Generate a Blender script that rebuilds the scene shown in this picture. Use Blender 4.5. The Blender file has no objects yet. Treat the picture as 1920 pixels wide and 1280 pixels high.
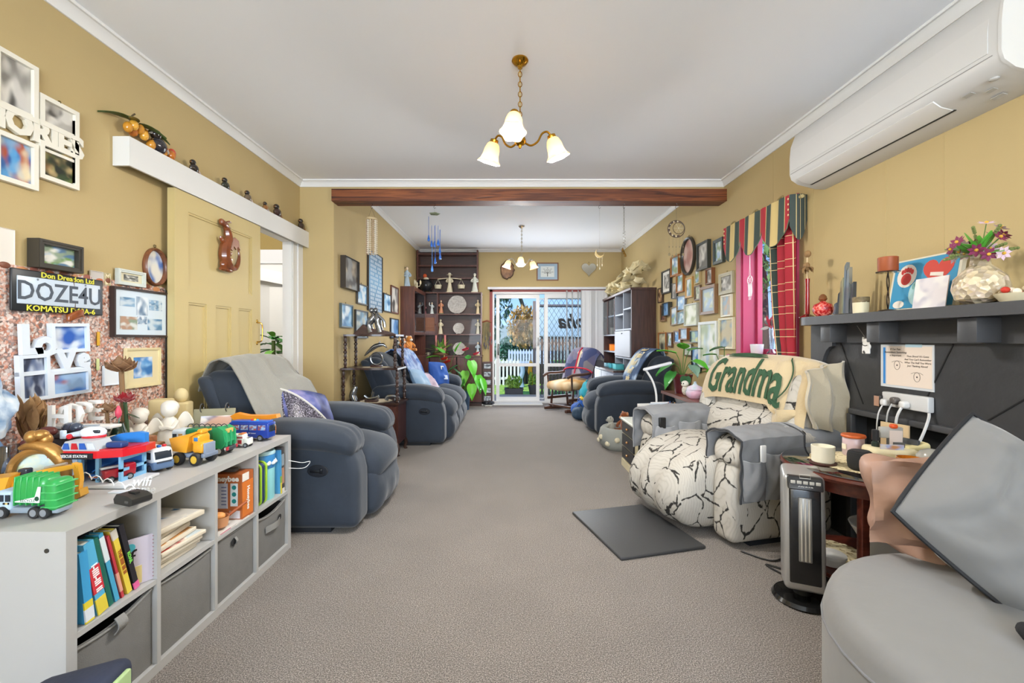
import bpy,bmesh,math,random
from mathutils import Vector as V,Matrix,noise as mnoise
scn=bpy.context.scene
COL=scn.collection
R=math.radians
PI=math.pi
F,U0,V0,H=830.0,956.0,638.0,1.1
cam=bpy.data.objects.new('camera',bpy.data.cameras.new('camera'))
COL.objects.link(cam)
cam.location=(0,0,H)
cam.rotation_euler=(R(90),0,0)
cam.data.sensor_width=36
cam.data.lens=F/1920*36
cam.data.shift_x=(960-U0)/1920
cam.data.shift_y=(V0-640)/1920
cam.data.clip_start=0.05
cam.data.clip_end=200
scn.camera=cam
vs=scn.view_settings
vs.view_transform='Standard'
vs.look='None'
vs.gamma=1
vs.use_curve_mapping=False
vs.exposure=0.97
def make_world():
 w=bpy.data.worlds.new('world')
 scn.world=w
 w.use_nodes=True
 nt=w.node_tree
 bg=nt.nodes['Background']
 tc=nt.nodes.new('ShaderNodeTexCoord')
 sp=nt.nodes.new('ShaderNodeSeparateXYZ')
 r=nt.nodes.new('ShaderNodeValToRGB')
 e=r.color_ramp.elements
 e[0].position,e[0].color=0,(.42,.64,.92,1)
 e[1].position,e[1].color=1,(.06,.2,.6,1)
 q=e.new(.22)
 q.color=(.15,.37,.80,1)
 nt.links.new(tc.outputs['Generated'],sp.inputs[0])
 nt.links.new(sp.outputs[2],r.inputs[0])
 nt.links.new(r.outputs[0],bg.inputs[0])
 bg.inputs[1].default_value=.8
make_world()
def light(kind,name,loc,energy,color=(1,1,1),rot=(0,0,0),size=0.1,size_y=None,parent=None):
 l=bpy.data.lights.new(name,kind)
 l.energy=energy
 l.color=color
 if kind=='AREA':
  l.size=size
  if size_y:
   l.shape='RECTANGLE'
   l.size_y=size_y
 elif kind=='POINT':
  l.shadow_soft_size=size
 elif kind=='SUN':
  l.angle=size
 o=bpy.data.objects.new(name,l)
 COL.objects.link(o)
 o.location=loc
 o.rotation_euler=rot
 o.parent=parent
 return o
light('SUN','sun',(0,0,12),2.6,(1,.94,.84),(R(48),0,R(-38)),R(.6))
light('AREA','rear_fill_light',(0,-3.9,1.5),260,(.80,.90,1),(R(146),0,0),3.4,2.0)  # added fill light behind the camera, tilted up to brighten the ceiling
light('AREA','garden_door_daylight',(.5,7.5,1.1),24,(.86,.93,1),(R(-100),0,0),1.9,1.8)
light('AREA','side_window_daylight',(2.35,3.41,1.55),5,(.95,.975,1),(R(90),0,R(90)),.55,.9)
def W(u,v,X=None,Y=None,Z=None):
 """the point of a known plane (X, Y or Z) that the photograph shows at u, v"""
 if Y is None:
  Y=X*F/(u-U0)if X is not None else (Z-H)*F/(V0-v)
 return V(((u-U0)*Y/F,Y,H+(V0-v)*Y/F))
def lin(c):
 if isinstance(c,str):
  c=c.lstrip('#')
  c=[int(c[i:i+2],16)/255 for i in (0,2,4)]
 return tuple(x/12.92 if x<=.04045 else ((x+.055)/1.055)**2.4 for x in c[:3])+(1,)
MATS={}
def new_mat(name):
 m=bpy.data.materials.new(name)
 m.use_nodes=True
 nt=m.node_tree
 return m,nt,nt.nodes['Principled BSDF']
def nd(nt,typ,**kw):
 n=nt.nodes.new(typ)
 for k,v in kw.items():
  if k.startswith('i_'):
   n.inputs[k[2:].replace('_',' ')].default_value=v
  else:
   setattr(n,k,v)
 return n
def ramp(nt,stops,interp='LINEAR'):
 r=nt.nodes.new('ShaderNodeValToRGB')
 e=r.color_ramp.elements
 r.color_ramp.interpolation=interp
 while len(e)<len(stops):
  e.new(1)
 for q,(p,c)in zip(e,stops):
  q.position=p
  q.color=lin(c)
 return r
def M(color,rough=.55,metal=0,bump=0,bscale=60,var=0,vscale=8,sheen=0,alpha=1,trans=0,emit=0,coat=0,ior=1.45,stretch=None,key=None):
 """plain procedural material: colour with slight noise variation and fine relief"""
 k=key or (color,rough,metal,bump,bscale,var,vscale,sheen,alpha,trans,emit,coat,stretch)
 if k in MATS:
  return MATS[k]
 m,nt,b=new_mat('material')
 c=lin(color)
 b.inputs['Base Color'].default_value=c
 b.inputs['Roughness'].default_value=rough
 b.inputs['Metallic'].default_value=metal
 b.inputs['IOR'].default_value=ior
 b.inputs['Alpha'].default_value=alpha
 b.inputs['Transmission Weight'].default_value=trans
 b.inputs['Coat Weight'].default_value=coat
 if sheen:
  b.inputs['Sheen Weight'].default_value=sheen
  b.inputs['Sheen Roughness'].default_value=.45
 if emit:
  b.inputs['Emission Color'].default_value=c
  b.inputs['Emission Strength'].default_value=emit
 if bump or var:
  tc=nd(nt,'ShaderNodeTexCoord')
  src=tc.outputs['Object']
  if stretch:
   mp=nd(nt,'ShaderNodeMapping')
   mp.inputs['Scale'].default_value=stretch
   nt.links.new(src,mp.inputs[0])
   src=mp.outputs[0]
  if var:
   n=nd(nt,'ShaderNodeTexNoise',i_Scale=vscale,i_Detail=4)
   nt.links.new(src,n.inputs[0])
   cr=nd(nt,'ShaderNodeMapRange',i_From_Min=.25,i_From_Max=.75,i_To_Min=1-var,i_To_Max=1+var)
   nt.links.new(n.outputs[0],cr.inputs[0])
   mx=nd(nt,'ShaderNodeVectorMath',operation='SCALE')
   mx.inputs[0].default_value=c[:3]
   nt.links.new(cr.outputs[0],mx.inputs[3])
   nt.links.new(mx.outputs[0],b.inputs['Base Color'])
  if bump:
   n2=nd(nt,'ShaderNodeTexNoise',i_Scale=bscale,i_Detail=3)
   nt.links.new(src,n2 .inputs[0])
   bp=nd(nt,'ShaderNodeBump',i_Strength=bump,i_Distance=.01)
   nt.links.new(n2 .outputs[0],bp.inputs['Height'])
   nt.links.new(bp.outputs[0],b.inputs['Normal'])
 MATS[k]=m
 return m
def noise_mat(stops,scale=4,detail=3,rough=.5,bump=0,coord='Object',stretch=None,interp='LINEAR',kind='noise',dist=0,key=None,metal=0):
 """a colour ramp over noise, waves or cells: grain, prints, blurred photographs"""
 k=key or ('nm',str(stops),scale,detail,rough,bump,coord,stretch,interp,kind,dist)
 if k in MATS:
  return MATS[k]
 m,nt,b=new_mat('material')
 b.inputs['Roughness'].default_value=rough
 b.inputs['Metallic'].default_value=metal
 tc=nd(nt,'ShaderNodeTexCoord')
 src=tc.outputs[coord]
 mp=nd(nt,'ShaderNodeMapping')
 if stretch:
  mp.inputs['Scale'].default_value=stretch
 random.seed(str(k))
 mp.inputs['Location'].default_value=(random.uniform(0,9),random.uniform(0,9),random.uniform(0,9))
 nt.links.new(src,mp.inputs[0])
 if kind=='voronoi':
  n=nd(nt,'ShaderNodeTexVoronoi',i_Scale=scale)
  nt.links.new(mp.outputs[0],n.inputs['Vector'])
  sx=nd(nt,'ShaderNodeSeparateColor')
  nt.links.new(n.outputs['Color'],sx.inputs[0])
  out=sx.outputs[0]
  hgt=n.outputs['Distance']
 elif kind=='wave':
  n=nd(nt,'ShaderNodeTexWave',i_Scale=scale,i_Distortion=dist,i_Detail=detail)
  nt.links.new(mp.outputs[0],n.inputs['Vector'])
  out=hgt=n.outputs['Fac']
 else:
  n=nd(nt,'ShaderNodeTexNoise',i_Scale=scale,i_Detail=detail,i_Distortion=dist)
  nt.links.new(mp.outputs[0],n.inputs['Vector'])
  out=hgt=n.outputs[0]
 r=ramp(nt,stops,interp)
 nt.links.new(out,r.inputs[0])
 nt.links.new(r.outputs[0],b.inputs['Base Color'])
 if bump:
  bp=nd(nt,'ShaderNodeBump',i_Strength=bump,i_Distance=.01)
  nt.links.new(hgt,bp.inputs['Height'])
  nt.links.new(bp.outputs[0],b.inputs['Normal'])
 MATS[k]=m
 return m
def photo(seed,*cols):
 """a blurred snapshot: soft blobs of the given colours"""
 k=('photo',seed)+cols
 if k in MATS:
  return MATS[k]
 m,nt,b=new_mat('snapshot')
 b.inputs['Roughness'].default_value=.45
 b.inputs['Specular IOR Level'].default_value=.25
 tc=nd(nt,'ShaderNodeTexCoord')
 random.seed(str(k))
 cur=None
 for i,c in enumerate(cols):
  if cur is None:
   rgb=nd(nt,'ShaderNodeRGB')
   rgb.outputs[0].default_value=lin(c)
   cur=rgb.outputs[0]
   continue
  mp=nd(nt,'ShaderNodeMapping')
  mp.inputs['Location'].default_value=[random.uniform(0,9)for _ in range(3)]
  nt.links.new(tc.outputs['Generated'],mp.inputs[0])
  n=nd(nt,'ShaderNodeTexNoise',i_Scale=random.uniform(1.6,3.2),i_Detail=.6)
  nt.links.new(mp.outputs[0],n.inputs[0])
  mr=nd(nt,'ShaderNodeMapRange',i_From_Min=.42,i_From_Max=.66,interpolation_type='SMOOTHSTEP')
  nt.links.new(n.outputs[0],mr.inputs[0])
  mx=nd(nt,'ShaderNodeMix',data_type='RGBA')
  nt.links.new(mr.outputs[0],mx.inputs[0])
  nt.links.new(cur,mx.inputs[6])
  mx.inputs[7].default_value=lin(c)
  cur=mx.outputs[2]
 nt.links.new(cur,b.inputs['Base Color'])
 MATS[k]=m
 return m
def wood(c1,c2,scale=2.2,axis=2,rough=.4,coat=.15):
 k=('wood',c1,c2,scale,axis,rough)
 if k in MATS:
  return MATS[k]
 st=[9,9,9]
 st[axis]=.6
 m=noise_mat([(.3,c1),(.7,c2)],scale*3,5,rough,.06,'Object',tuple(st),key=k)
 m.node_tree.nodes['Principled BSDF'].inputs['Coat Weight'].default_value=coat
 return m
def glass_mat(tint=(1,1,1),refl=.12,rough=.02,fres=.8):
 k=('glass',tint,refl,fres)
 if k in MATS:
  return MATS[k]
 m,nt,b=new_mat('glass')
 nt.nodes.remove(b)
 out=nt.nodes['Material Output']
 t=nd(nt,'ShaderNodeBsdfTransparent')
 t.inputs[0].default_value=tint+(1,)
 g=nd(nt,'ShaderNodeBsdfGlossy')
 g.inputs['Roughness'].default_value=rough
 fr=nd(nt,'ShaderNodeFresnel',i_IOR=1.45)
 mx=nd(nt,'ShaderNodeMixShader')
 ad=nd(nt,'ShaderNodeMath',operation='MULTIPLY_ADD')
 ad.inputs[1].default_value=fres
 ad.inputs[2].default_value=refl*.3
 nt.links.new(fr.outputs[0],ad.inputs[0])
 nt.links.new(ad.outputs[0],mx.inputs[0])
 nt.links.new(t.outputs[0],mx.inputs[1])
 nt.links.new(g.outputs[0],mx.inputs[2])
 nt.links.new(mx.outputs[0],out.inputs[0])
 MATS[k]=m
 return m
class MB:
 """collects shapes into one mesh"""
 def __init__(s):
  s.v=[]
  s.f=[]
  s.m=Matrix()
 def at(s,loc=(0,0,0),rot=(0,0,0),sc=(1,1,1)):
  from mathutils import Euler
  s.m=Matrix.LocRotScale(V(loc),Euler([R(a)for a in rot]),V(sc))
  return s
 def add(s,vs,fs):
  o=len(s.v)
  s.v+=[s.m@V(p)for p in vs]
  s.f+=[[i+o for i in f]for f in fs]
  return s
 def box(s,x0,x1,y0,y1,z0,z1):
  vs=[(x,y,z)for z in (z0,z1)for y in (y0,y1)for x in (x0,x1)]
  return s.add(vs,[(0,2,3,1),(4,5,7,6),(0,1,5,4),(2,6,7,3),(0,4,6,2),(1,3,7,5)])
 def cbox(s,c,d):
  return s.box(c[0]-d[0]/2,c[0]+d[0]/2,c[1]-d[1]/2,c[1]+d[1]/2,c[2]-d[2]/2,c[2]+d[2]/2)
 def rbox(s,c,d,r,n=4,puff=(0,0,0),fn=None,flat=1):
  """box with rounded edges; puff bulges the faces, fn deforms each point"""
  h=[q/2 for q in d]
  r=min(r,min(h)*.999)
  def axis(hh):
   a=[-hh+r*(1-math.cos(PI/2*i/n))for i in range(n)]
   k=flat+1
   b=[-hh+r+(2*hh-2*r)*i/k for i in range(k+1)]
   return a+b+[-q for q in reversed(a)]
  A=[axis(q)for q in h]
  idx={}
  vs=[]
  def vid(i,j,k):
   if (i,j,k)not in idx:
    p=V((A[0][i],A[1][j],A[2][k]))
    q=V([max(-h[t]+r,min(h[t]-r,p[t]))for t in range(3)])
    e=p-q
    if e.length>1e-9:
     p=q+e.normalized()*r
    g=[1-(p[t]/h[t])**2 for t in range(3)]
    o=p.copy()
    for t in range(3):
     if puff[t]:
      a,b=[x for x in range(3)if x!=t]
      o[t]+=puff[t]*(p[t]/h[t])*max(0,g[a])*max(0,g[b])
    o+=V(c)
    idx[i,j,k]=len(vs)
    vs.append(fn(o)if fn else o)
   return idx[i,j,k]
  N=[len(a)-1 for a in A]
  fs=[]
  for a in range(3):
   b,e=(a+1)%3,(a+2)%3
   for side in (0,N[a]):
    for i in range(N[b]):
     for j in range(N[e]):
      def mk(ii,jj):
       t=[0,0,0]
       t[a],t[b],t[e]=side,ii,jj
       return vid(*t)
      q=[mk(i,j),mk(i+1,j),mk(i+1,j+1),mk(i,j+1)]
      fs.append(q if side else q[::-1])
  return s.add(vs,fs)
 def cyl(s,p0,p1,r0,r1=None,n=16,cap=True):
  p0,p1=V(p0),V(p1)
  r1=r0 if r1 is None else r1
  d=(p1-p0).normalized()
  a=d.orthogonal().normalized()
  b=d.cross(a)
  vs=[]
  for p,r in ((p0,r0),(p1,r1)):
   vs+=[p+(a*math.cos(2*PI*i/n)+b*math.sin(2*PI*i/n))*r for i in range(n)]
  fs=[(i,(i+1)%n,n+(i+1)%n,n+i)for i in range(n)]
  if cap:
   fs+=[tuple(range(n-1,-1,-1)),tuple(range(n,2*n))]
  return s.add(vs,fs)
 def lathe(s,prof,n=20,c=(0,0,0),axis='z',wob=None):
  vs=[]
  for r,z in prof:
   for i in range(n):
    a=2*PI*i/n
    rr=r if wob is None else r*wob(a,z)
    p=(rr*math.cos(a),rr*math.sin(a),z)
    if axis=='x':
     p=(p[2],p[0],p[1])
    elif axis=='y':
     p=(p[0],p[2],p[1])
    vs.append(V(p)+V(c))
  fs=[]
  m=len(prof)
  for j in range(m-1):
   for i in range(n):
    k=(i+1)%n
    fs.append((j*n+i,j*n+k,(j+1)*n+k,(j+1)*n+i))
  if prof[0][0]>1e-4:
   fs.append(tuple(range(n-1,-1,-1)))
  if prof[-1][0]>1e-4:
   fs.append(tuple((m-1)*n+i for i in range(n)))
  return s.add(vs,fs)
 def ell(s,c,d,n=14,m=9):
  c=V(c)
  d=(d,d,d)if isinstance(d,(int,float))else d
  vs=[c+V((0,0,-d[2]))]
  for j in range(1,m):
   t=-PI/2+PI*j/m
   vs+=[c+V((d[0]*math.cos(t)*math.cos(2*PI*i/n),d[1]*math.cos(t)*math.sin(2*PI*i/n),d[2]*math.sin(t)))for i in range(n)]
  vs.append(c+V((0,0,d[2])))
  fs=[(0,1+(i+1)%n,1+i)for i in range(n)]
  for j in range(m-2):
   fs+=[(1+j*n+i,1+j*n+(i+1)%n,1+(j+1)*n+(i+1)%n,1+(j+1)*n+i)for i in range(n)]
  L=len(vs)-1
  fs+=[(L,1+(m-2)*n+i,1+(m-2)*n+(i+1)%n)for i in range(n)]
  return s.add(vs,fs)
 def tube(s,pts,r,n=8,closed=False):
  pts=[V(p)for p in pts]
  m=len(pts)
  rs=r if isinstance(r,(list,tuple))else [r]*m
  prev=None
  vs=[]
  for i,p in enumerate(pts):
   if closed:
    d=pts[(i+1)%m]-pts[i-1]
   else:
    d=pts[min(i+1,m-1)]-pts[max(i-1,0)]
   d=d.normalized()if d.length>1e-9 else V((0,0,1))
   if prev is None:
    a=d.orthogonal().normalized()
   else:
    a=(prev-d*prev.dot(d))
    a=a.normalized()if a.length>1e-6 else d.orthogonal().normalized()
   prev=a
   b=d.cross(a)
   vs+=[p+(a*math.cos(2*PI*k/n)+b*math.sin(2*PI*k/n))*rs[i]for k in range(n)]
  fs=[]
  for i in range(m if closed else m-1):
   j=(i+1)%m
   fs+=[(i*n+k,i*n+(k+1)%n,j*n+(k+1)%n,j*n+k)for k in range(n)]
  if not closed:
   fs+=[tuple(range(n-1,-1,-1)),tuple((m-1)*n+k for k in range(n))]
  return s.add(vs,fs)
 def prism(s,poly,h0,h1,axis='z'):
  """polygon in the plane across axis, extruded from h0 to h1 (ngon caps)"""
  def p3(p,h):
   return{'z':(p[0],p[1],h),'y':(p[0],h,p[1]),'x':(h,p[0],p[1])}[axis]
  n=len(poly)
  vs=[p3(p,h0)for p in poly]+[p3(p,h1)for p in poly]
  fs=[(i,(i+1)%n,n+(i+1)%n,n+i)for i in range(n)]+[tuple(range(n-1,-1,-1)),tuple(range(n,2*n))]
  return s.add(vs,fs)
 def grid(s,fn,nu,nv,thick=0):
  """surface fn(a,b), a and b in 0..1; thick gives a second skin along the normal"""
  P=[[V(fn(i/nu,j/nv))for j in range(nv+1)]for i in range(nu+1)]
  vs=[p for row in P for p in row]
  k=nv+1
  fs=[(i*k+j,(i+1)*k+j,(i+1)*k+j+1,i*k+j+1)for i in range(nu)for j in range(nv)]
  if thick:
   N=len(vs)
   back=[]
   for i in range(nu+1):
    for j in range(nv+1):
     du=P[min(i+1,nu)][j]-P[max(i-1,0)][j]
     dv=P[i][min(j+1,nv)]-P[i][max(j-1,0)]
     nn=du.cross(dv)
     nn=nn.normalized()if nn.length>1e-12 else V((0,0,1))
     back.append(P[i][j]-nn*thick)
   vs=vs+back
   fs+=[tuple(N+q for q in reversed(f))for f in list(fs)]
   ring=[i*k for i in range(nu+1)]+[nu*k+j for j in range(1,k)]+[i*k+nv for i in range(nu-1,-1,-1)]+[j for j in range(nv-1,0,-1)]
   L=len(ring)
   fs+=[(ring[(i+1)%L],ring[i],N+ring[i],N+ring[(i+1)%L])for i in range(L)]
  return s.add(vs,fs)
 def text(s,t,size,loc=(0,0,0),rot=(0,0,0),depth=.001,sc=(1,1,1),align='CENTER',shear=0,bold=0,spacing=1):
  cu=bpy.data.curves.new('lettering','FONT')
  cu.body=t
  cu.size=size
  cu.extrude=depth
  cu.align_x=align
  cu.align_y='CENTER'
  cu.shear=shear
  cu.offset=bold
  cu.resolution_u=2
  cu.space_character=spacing
  o=bpy.data.objects.new('lettering',cu)
  COL.objects.link(o)
  me=o.to_mesh()
  from mathutils import Euler
  mt=Matrix.LocRotScale(V(loc),Euler([R(a)for a in rot]),V(sc))
  s.add([mt@q.co for q in me.vertices],[list(p.vertices)for p in me.polygons])
  o.to_mesh_clear()
  bpy.data.objects.remove(o)
  bpy.data.curves.remove(cu)
  return s
 def build(s,name,mat,parent=None,smooth=True,ang=38,label=None,recalc=True):
  me=bpy.data.meshes.new(name)
  me.from_pydata([tuple(p)for p in s.v],[],s.f)
  if recalc:
   bm=bmesh.new()
   bm.from_mesh(me)
   bmesh.ops.recalc_face_normals(bm,faces=bm.faces)
   bm.to_mesh(me)
   bm.free()
  me.materials.append(mat)
  if smooth:
   me.polygons.foreach_set('use_smooth',[True]*len(me.polygons))
   me.set_sharp_from_angle(angle=R(ang))
  me.update()
  o=bpy.data.objects.new(name,me)
  COL.objects.link(o)
  if parent is not None:
   o.parent=parent
  if label:
   o['label']=label
  return o
def tag(o,label,cat,group=None,kind=None):
 o['label']=label
 o['category']=cat
 if group:
  o['group']=group
 if kind:
  o['kind']=kind
 return o
def struct(o,label=None,cat=None):
 o['kind']='structure'
 if label:
  o['label']=label
  o['category']=cat or 'structure'
 return o
def T(name,label,cat,loc=(0,0,0),rz=0,group=None,rx=0,ry=0):
 """a thing: an Empty at its base that parents its parts"""
 o=bpy.data.objects.new(name,None)
 o.empty_display_size=.05
 COL.objects.link(o)
 o.location=loc
 o.rotation_euler=(R(rx),R(ry),R(rz))
 return tag(o,label,cat,group)
def dup(root,loc,rz=None,label=None):
 def cp(o,par):
  c=o.copy()
  COL.objects.link(c)
  c.parent=par
  for ch in o.children:
   cp(ch,c)
  return c
 r=cp(root,None)
 r.location=loc
 if rz is not None:
  r.rotation_euler=(0,0,R(rz))
 if label:
  r['label']=label
 return r
def B(name,mat,parent,*a,**k):
 """one plain box part"""
 return MB().box(*a).build(name,mat,parent,**k)
def arc(c,r,a0,a1,n,plane='xz'):
 out=[]
 for i in range(n+1):
  a=R(a0+(a1-a0)*i/n)
  p,q=r*math.cos(a),r*math.sin(a)
  out.append({'xz':V((c[0]+p,c[1],c[2]+q)),'xy':V((c[0]+p,c[1]+q,c[2])),'yz':V((c[0],c[1]+p,c[2]+q))}[plane])
 return out
def spline(pts,n=6):
 """smooth curve through points"""
 pts=[V(p)for p in pts]
 out=[]
 for i in range(len(pts)-1):
  p0,p1,p2,p3=pts[max(i-1,0)],pts[i],pts[i+1],pts[min(i+2,len(pts)-1)]
  for k in range(n):
   t=k/n
   out.append(.5*((2*p1)+(p2-p0)*t+(2*p0-5*p1+4*p2-p3)*t*t+(3*p1-p0-3*p2+p3)*t**3))
 return out+[pts[-1]]
XL,XR,XF=-1.926,1.964,-1.615
YB,YE,YR=4.06,7.8,-4.0
ZN,ZF=2.56,2.70
def carpet_mat():
 m,nt,b=new_mat('carpet')
 tc=nd(nt,'ShaderNodeTexCoord')
 n1=nd(nt,'ShaderNodeTexNoise',i_Scale=230,i_Detail=3,i_Roughness=.75)
 n2=nd(nt,'ShaderNodeTexNoise',i_Scale=3,i_Detail=3)
 vo=nd(nt,'ShaderNodeTexVoronoi',i_Scale=330)
 for n in (n1,n2,vo):
  nt.links.new(tc.outputs['Object'],n.inputs['Vector'])
 r=ramp(nt,[(.36,'#2a2522'),(.46,'#665e57'),(.56,'#897f77'),(.66,'#bfb6ad')])
 nt.links.new(n1 .outputs[0],r.inputs[0])
 mr=nd(nt,'ShaderNodeMapRange',i_From_Min=.3,i_From_Max=.7,i_To_Min=.93,i_To_Max=1.06)
 nt.links.new(n2 .outputs[0],mr.inputs[0])
 mx=nd(nt,'ShaderNodeVectorMath',operation='SCALE')
 nt.links.new(r.outputs[0],mx.inputs[0])
 nt.links.new(mr.outputs[0],mx.inputs[3])
 nt.links.new(mx.outputs[0],b.inputs['Base Color'])
 b.inputs['Roughness'].default_value=.95
 b.inputs['Sheen Weight'].default_value=.2
 bp=nd(nt,'ShaderNodeBump',i_Strength=.45,i_Distance=.005)
 nt.links.new(vo.outputs['Distance'],bp.inputs['Height'])
 nt.links.new(bp.outputs[0],b.inputs['Normal'])
 return m
CARPET=carpet_mat()
WALL=M('#bca676',.75,bump=.05,bscale=90,var=.03,vscale=2)
CEIL=M('#f4f6fb',.8,bump=.02,bscale=120)
WHITE=M('#e9e8e6',.4)
WHITEP=M('#dfdedb',.45,bump=.02,bscale=40)
DOORY=M('#c6b27c',.5,var=.02,vscale=3)
struct(B('floor',CARPET,None,XL-.1,XR+.12,YR,YE+.1,-.06,0))
struct(MB().box(XL-.07,XL,YR,3.05,0,ZN).box(XL-.07,XL,3.9,YB,0,ZN).box(XL-.07,XL,3.05,3.9,1.98,ZN).build('wall_left',WALL,smooth=False))
struct(B('wall_left_return',WALL,None,XL-.07,XF,YB,YB+.09,0,ZF+.1))
struct(B('wall_left_far',WALL,None,XF-.09,XF,YB+.09,YE,0,ZF+.1))
WY0,WY1,WZ0,WZ1=3.08,3.74,.98,2.03
struct(MB().box(XR,XR+.15,YR,WY0,0,ZF).box(XR,XR+.15,WY1,YE,0,ZF).box(XR,XR+.15,WY0,WY1,0,WZ0).box(XR,XR+.15,WY0,WY1,WZ1,ZF).build('wall_right',WALL,smooth=False))
DX0,DX1,DZ=-.305,1.66,1.955
struct(MB().box(XF-.09,DX0,YE,YE+.12,0,ZF).box(DX1,XR+.12,YE,YE+.12,0,ZF).box(DX0,DX1,YE,YE+.12,DZ,ZF).build('wall_far',WALL,smooth=False))
struct(MB().box(XL-.07,-1.75,YR-.12,YR,0,ZN).box(1.75,XR+.12,YR-.12,YR,0,ZN).box(-1.75,1.75,YR-.12,YR,0,.5).box(-1.75,1.75,YR-.12,YR,2.4,ZN).build('wall_back',WALL,smooth=False))
w=struct(MB().box(-1.75,1.75,YR-.08,YR-.03,.5,.56).box(-1.75,1.75,YR-.08,YR-.03,2.34,2.4).box(-1.75,-1.69,YR-.08,YR-.03,.5,2.4).box(1.69,1.75,YR-.08,YR-.03,.5,2.4).box(-.03,.03,YR-.08,YR-.03,.5,2.4).build('added_rear_window',WHITE,smooth=False))  # unseen window frame, made up to carry the fill light behind the camera
struct(B('ceiling',CEIL,None,XL-.07,XR+.12,YR-.1,YB+.09,ZN,ZN+.1))
struct(B('ceiling_far',CEIL,None,XF-.09,XR+.12,YB+.09,YE+.12,ZF,ZF+.1))
struct(B('wall_over_beam',WALL,None,XF,XR,YB,YB+.09,2.47,ZN))
def cornice(n,pts,z,d=.055):
 """coved moulding along a run of corner points (room on the left of the run)"""
 prof=[(0,-d),(.008,-d),(.012,-d*.82),(.022,-d*.45),(.04,-d*.2),(d*.95,-.012),(d,-.008),(d,0),(0,0)]
 mb=MB()
 for (a,b)in zip(pts[:-1],pts[1:]):
  a,b=V((*a,z)),V((*b,z))
  t=(b-a).normalized()
  nrm=V((-t.y,t.x,0))
  k=len(prof)
  vs=[a+nrm*p[0]+t*p[0]+V((0,0,p[1]))for p in prof]+[b+nrm*p[0]-t*p[0]+V((0,0,p[1]))for p in prof]
  mb.add(vs,[(i,(i+1)%k,k+(i+1)%k,k+i)for i in range(k)])
 return struct(mb.build('trim_%d'%n,WHITE))
cornice(1,[(XL,YB),(XL,YR)],ZN)
cornice(2,[(XR,YR),(XR,YB)],ZN)
cornice(3,[(XR,YB),(XL,YB)],ZN)
cornice(4,[(XF,YE),(XF,YB+.09)],ZF,.045)
cornice(5,[(XR,YB+.09),(XR,YE)],ZF,.045)
cornice(6,[(XR,YE),(XF,YE)],ZF,.045)
for i,y in enumerate((2.86,2.31,3.3,2.0)):
 struct(B('trim_%d'%(7+i),WALL,None,XR-.0015,XR,y,y+.006,1.25,ZN-.06,smooth=False))
struct(B('wall_ceiling_step',WALL,None,XF-.09,XR+.15,YB,YB+.09,ZN+.1,ZF+.1))
BEAM=noise_mat([(.25,'#33180c'),(.42,'#5e2f17'),(.55,'#7c4422'),(.75,'#95552c')],3.2,5,.5,.25,'Object',(.5,6,9),dist=1.6)
beam=struct(MB().box(XF-.0,XR,YB-.055,YB+.1,2.362,2.472).build('beam',BEAM,smooth=False),'dark stained timber beam across the room under the ceiling','beam')
HALLW=M('#dcdbd8',.6)
struct(B('floor_hall',M('#8d7a64',.6),None,-4.6,XL-.07,2.2,6.2,-.06,0))
struct(B('wall_hall',HALLW,None,-4.6,XL-.07,5.2,5.3,0,2.0))
struct(B('wall_hall_upper',M('#8f7a44',.7),None,-4.6,XL-.07,5.19,5.3,2.16,2.7))
struct(B('trim_12',M('#cfd0d2',.5),None,-4.6,XL-.07,5.17,5.3,2.0,2.16))
struct(B('wall_hall_side',HALLW,None,-4.7,-4.6,2.2,5.3,0,2.7))
struct(B('wall_hall_near',HALLW,None,-4.7,XL-.07,2.1,2.2,0,2.7))
struct(B('ceiling_hall',CEIL,None,-4.7,XL-.07,2.1,5.3,2.7,2.8))
struct(MB().prism([(-3.2,2.0),(-2.2,1.80),(-2.2,1.66),(-3.2,1.86)],5.08,5.19,'y').build('trim_13',WHITE,smooth=False))
struct(B('trim_14',WHITE,None,-2.79,-2.0,5.14,5.2,0,1.72))
light('POINT','hall_fill_light',(-2.9,3.9,2.3),26,(1,.97,.92),size=.15)  # added point light that brightens the hall, no fitting behind it
struct(MB().box(XL-.07,XL+.012,3.885,3.899,0,1.964).box(XL,XL+.018,3.9,3.975,0,1.98).box(XL,XL+.028,3.975,YB,0,1.98).box(XL-.07,XL+.012,3.05,3.885,1.964,1.979).build('trim_15',WHITE,smooth=False))
pel=T('door_pelmet','long white boxed pelmet above the yellow sliding door','pelmet',(XL,2.146,1.948))
B('front_board',WHITEP,pel,.07,.082,0,YB-2.146,0,.142,smooth=False)
B('end_board',WHITEP,pel,0,.07,0,.012,0,.142,smooth=False)
B('top_board',WHITEP,pel,0,.07,.012,YB-2.146,.13,.142,smooth=False)
B('track',M('#8a8a88',.35,1),pel,.03,.055,.05,1.88,.06,.1,smooth=False)
sd=T('sliding_door','yellow painted panelled sliding door hanging under the white pelmet','door',(-1.872,2.445,.02))
dw,dh=.84,1.925
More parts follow.
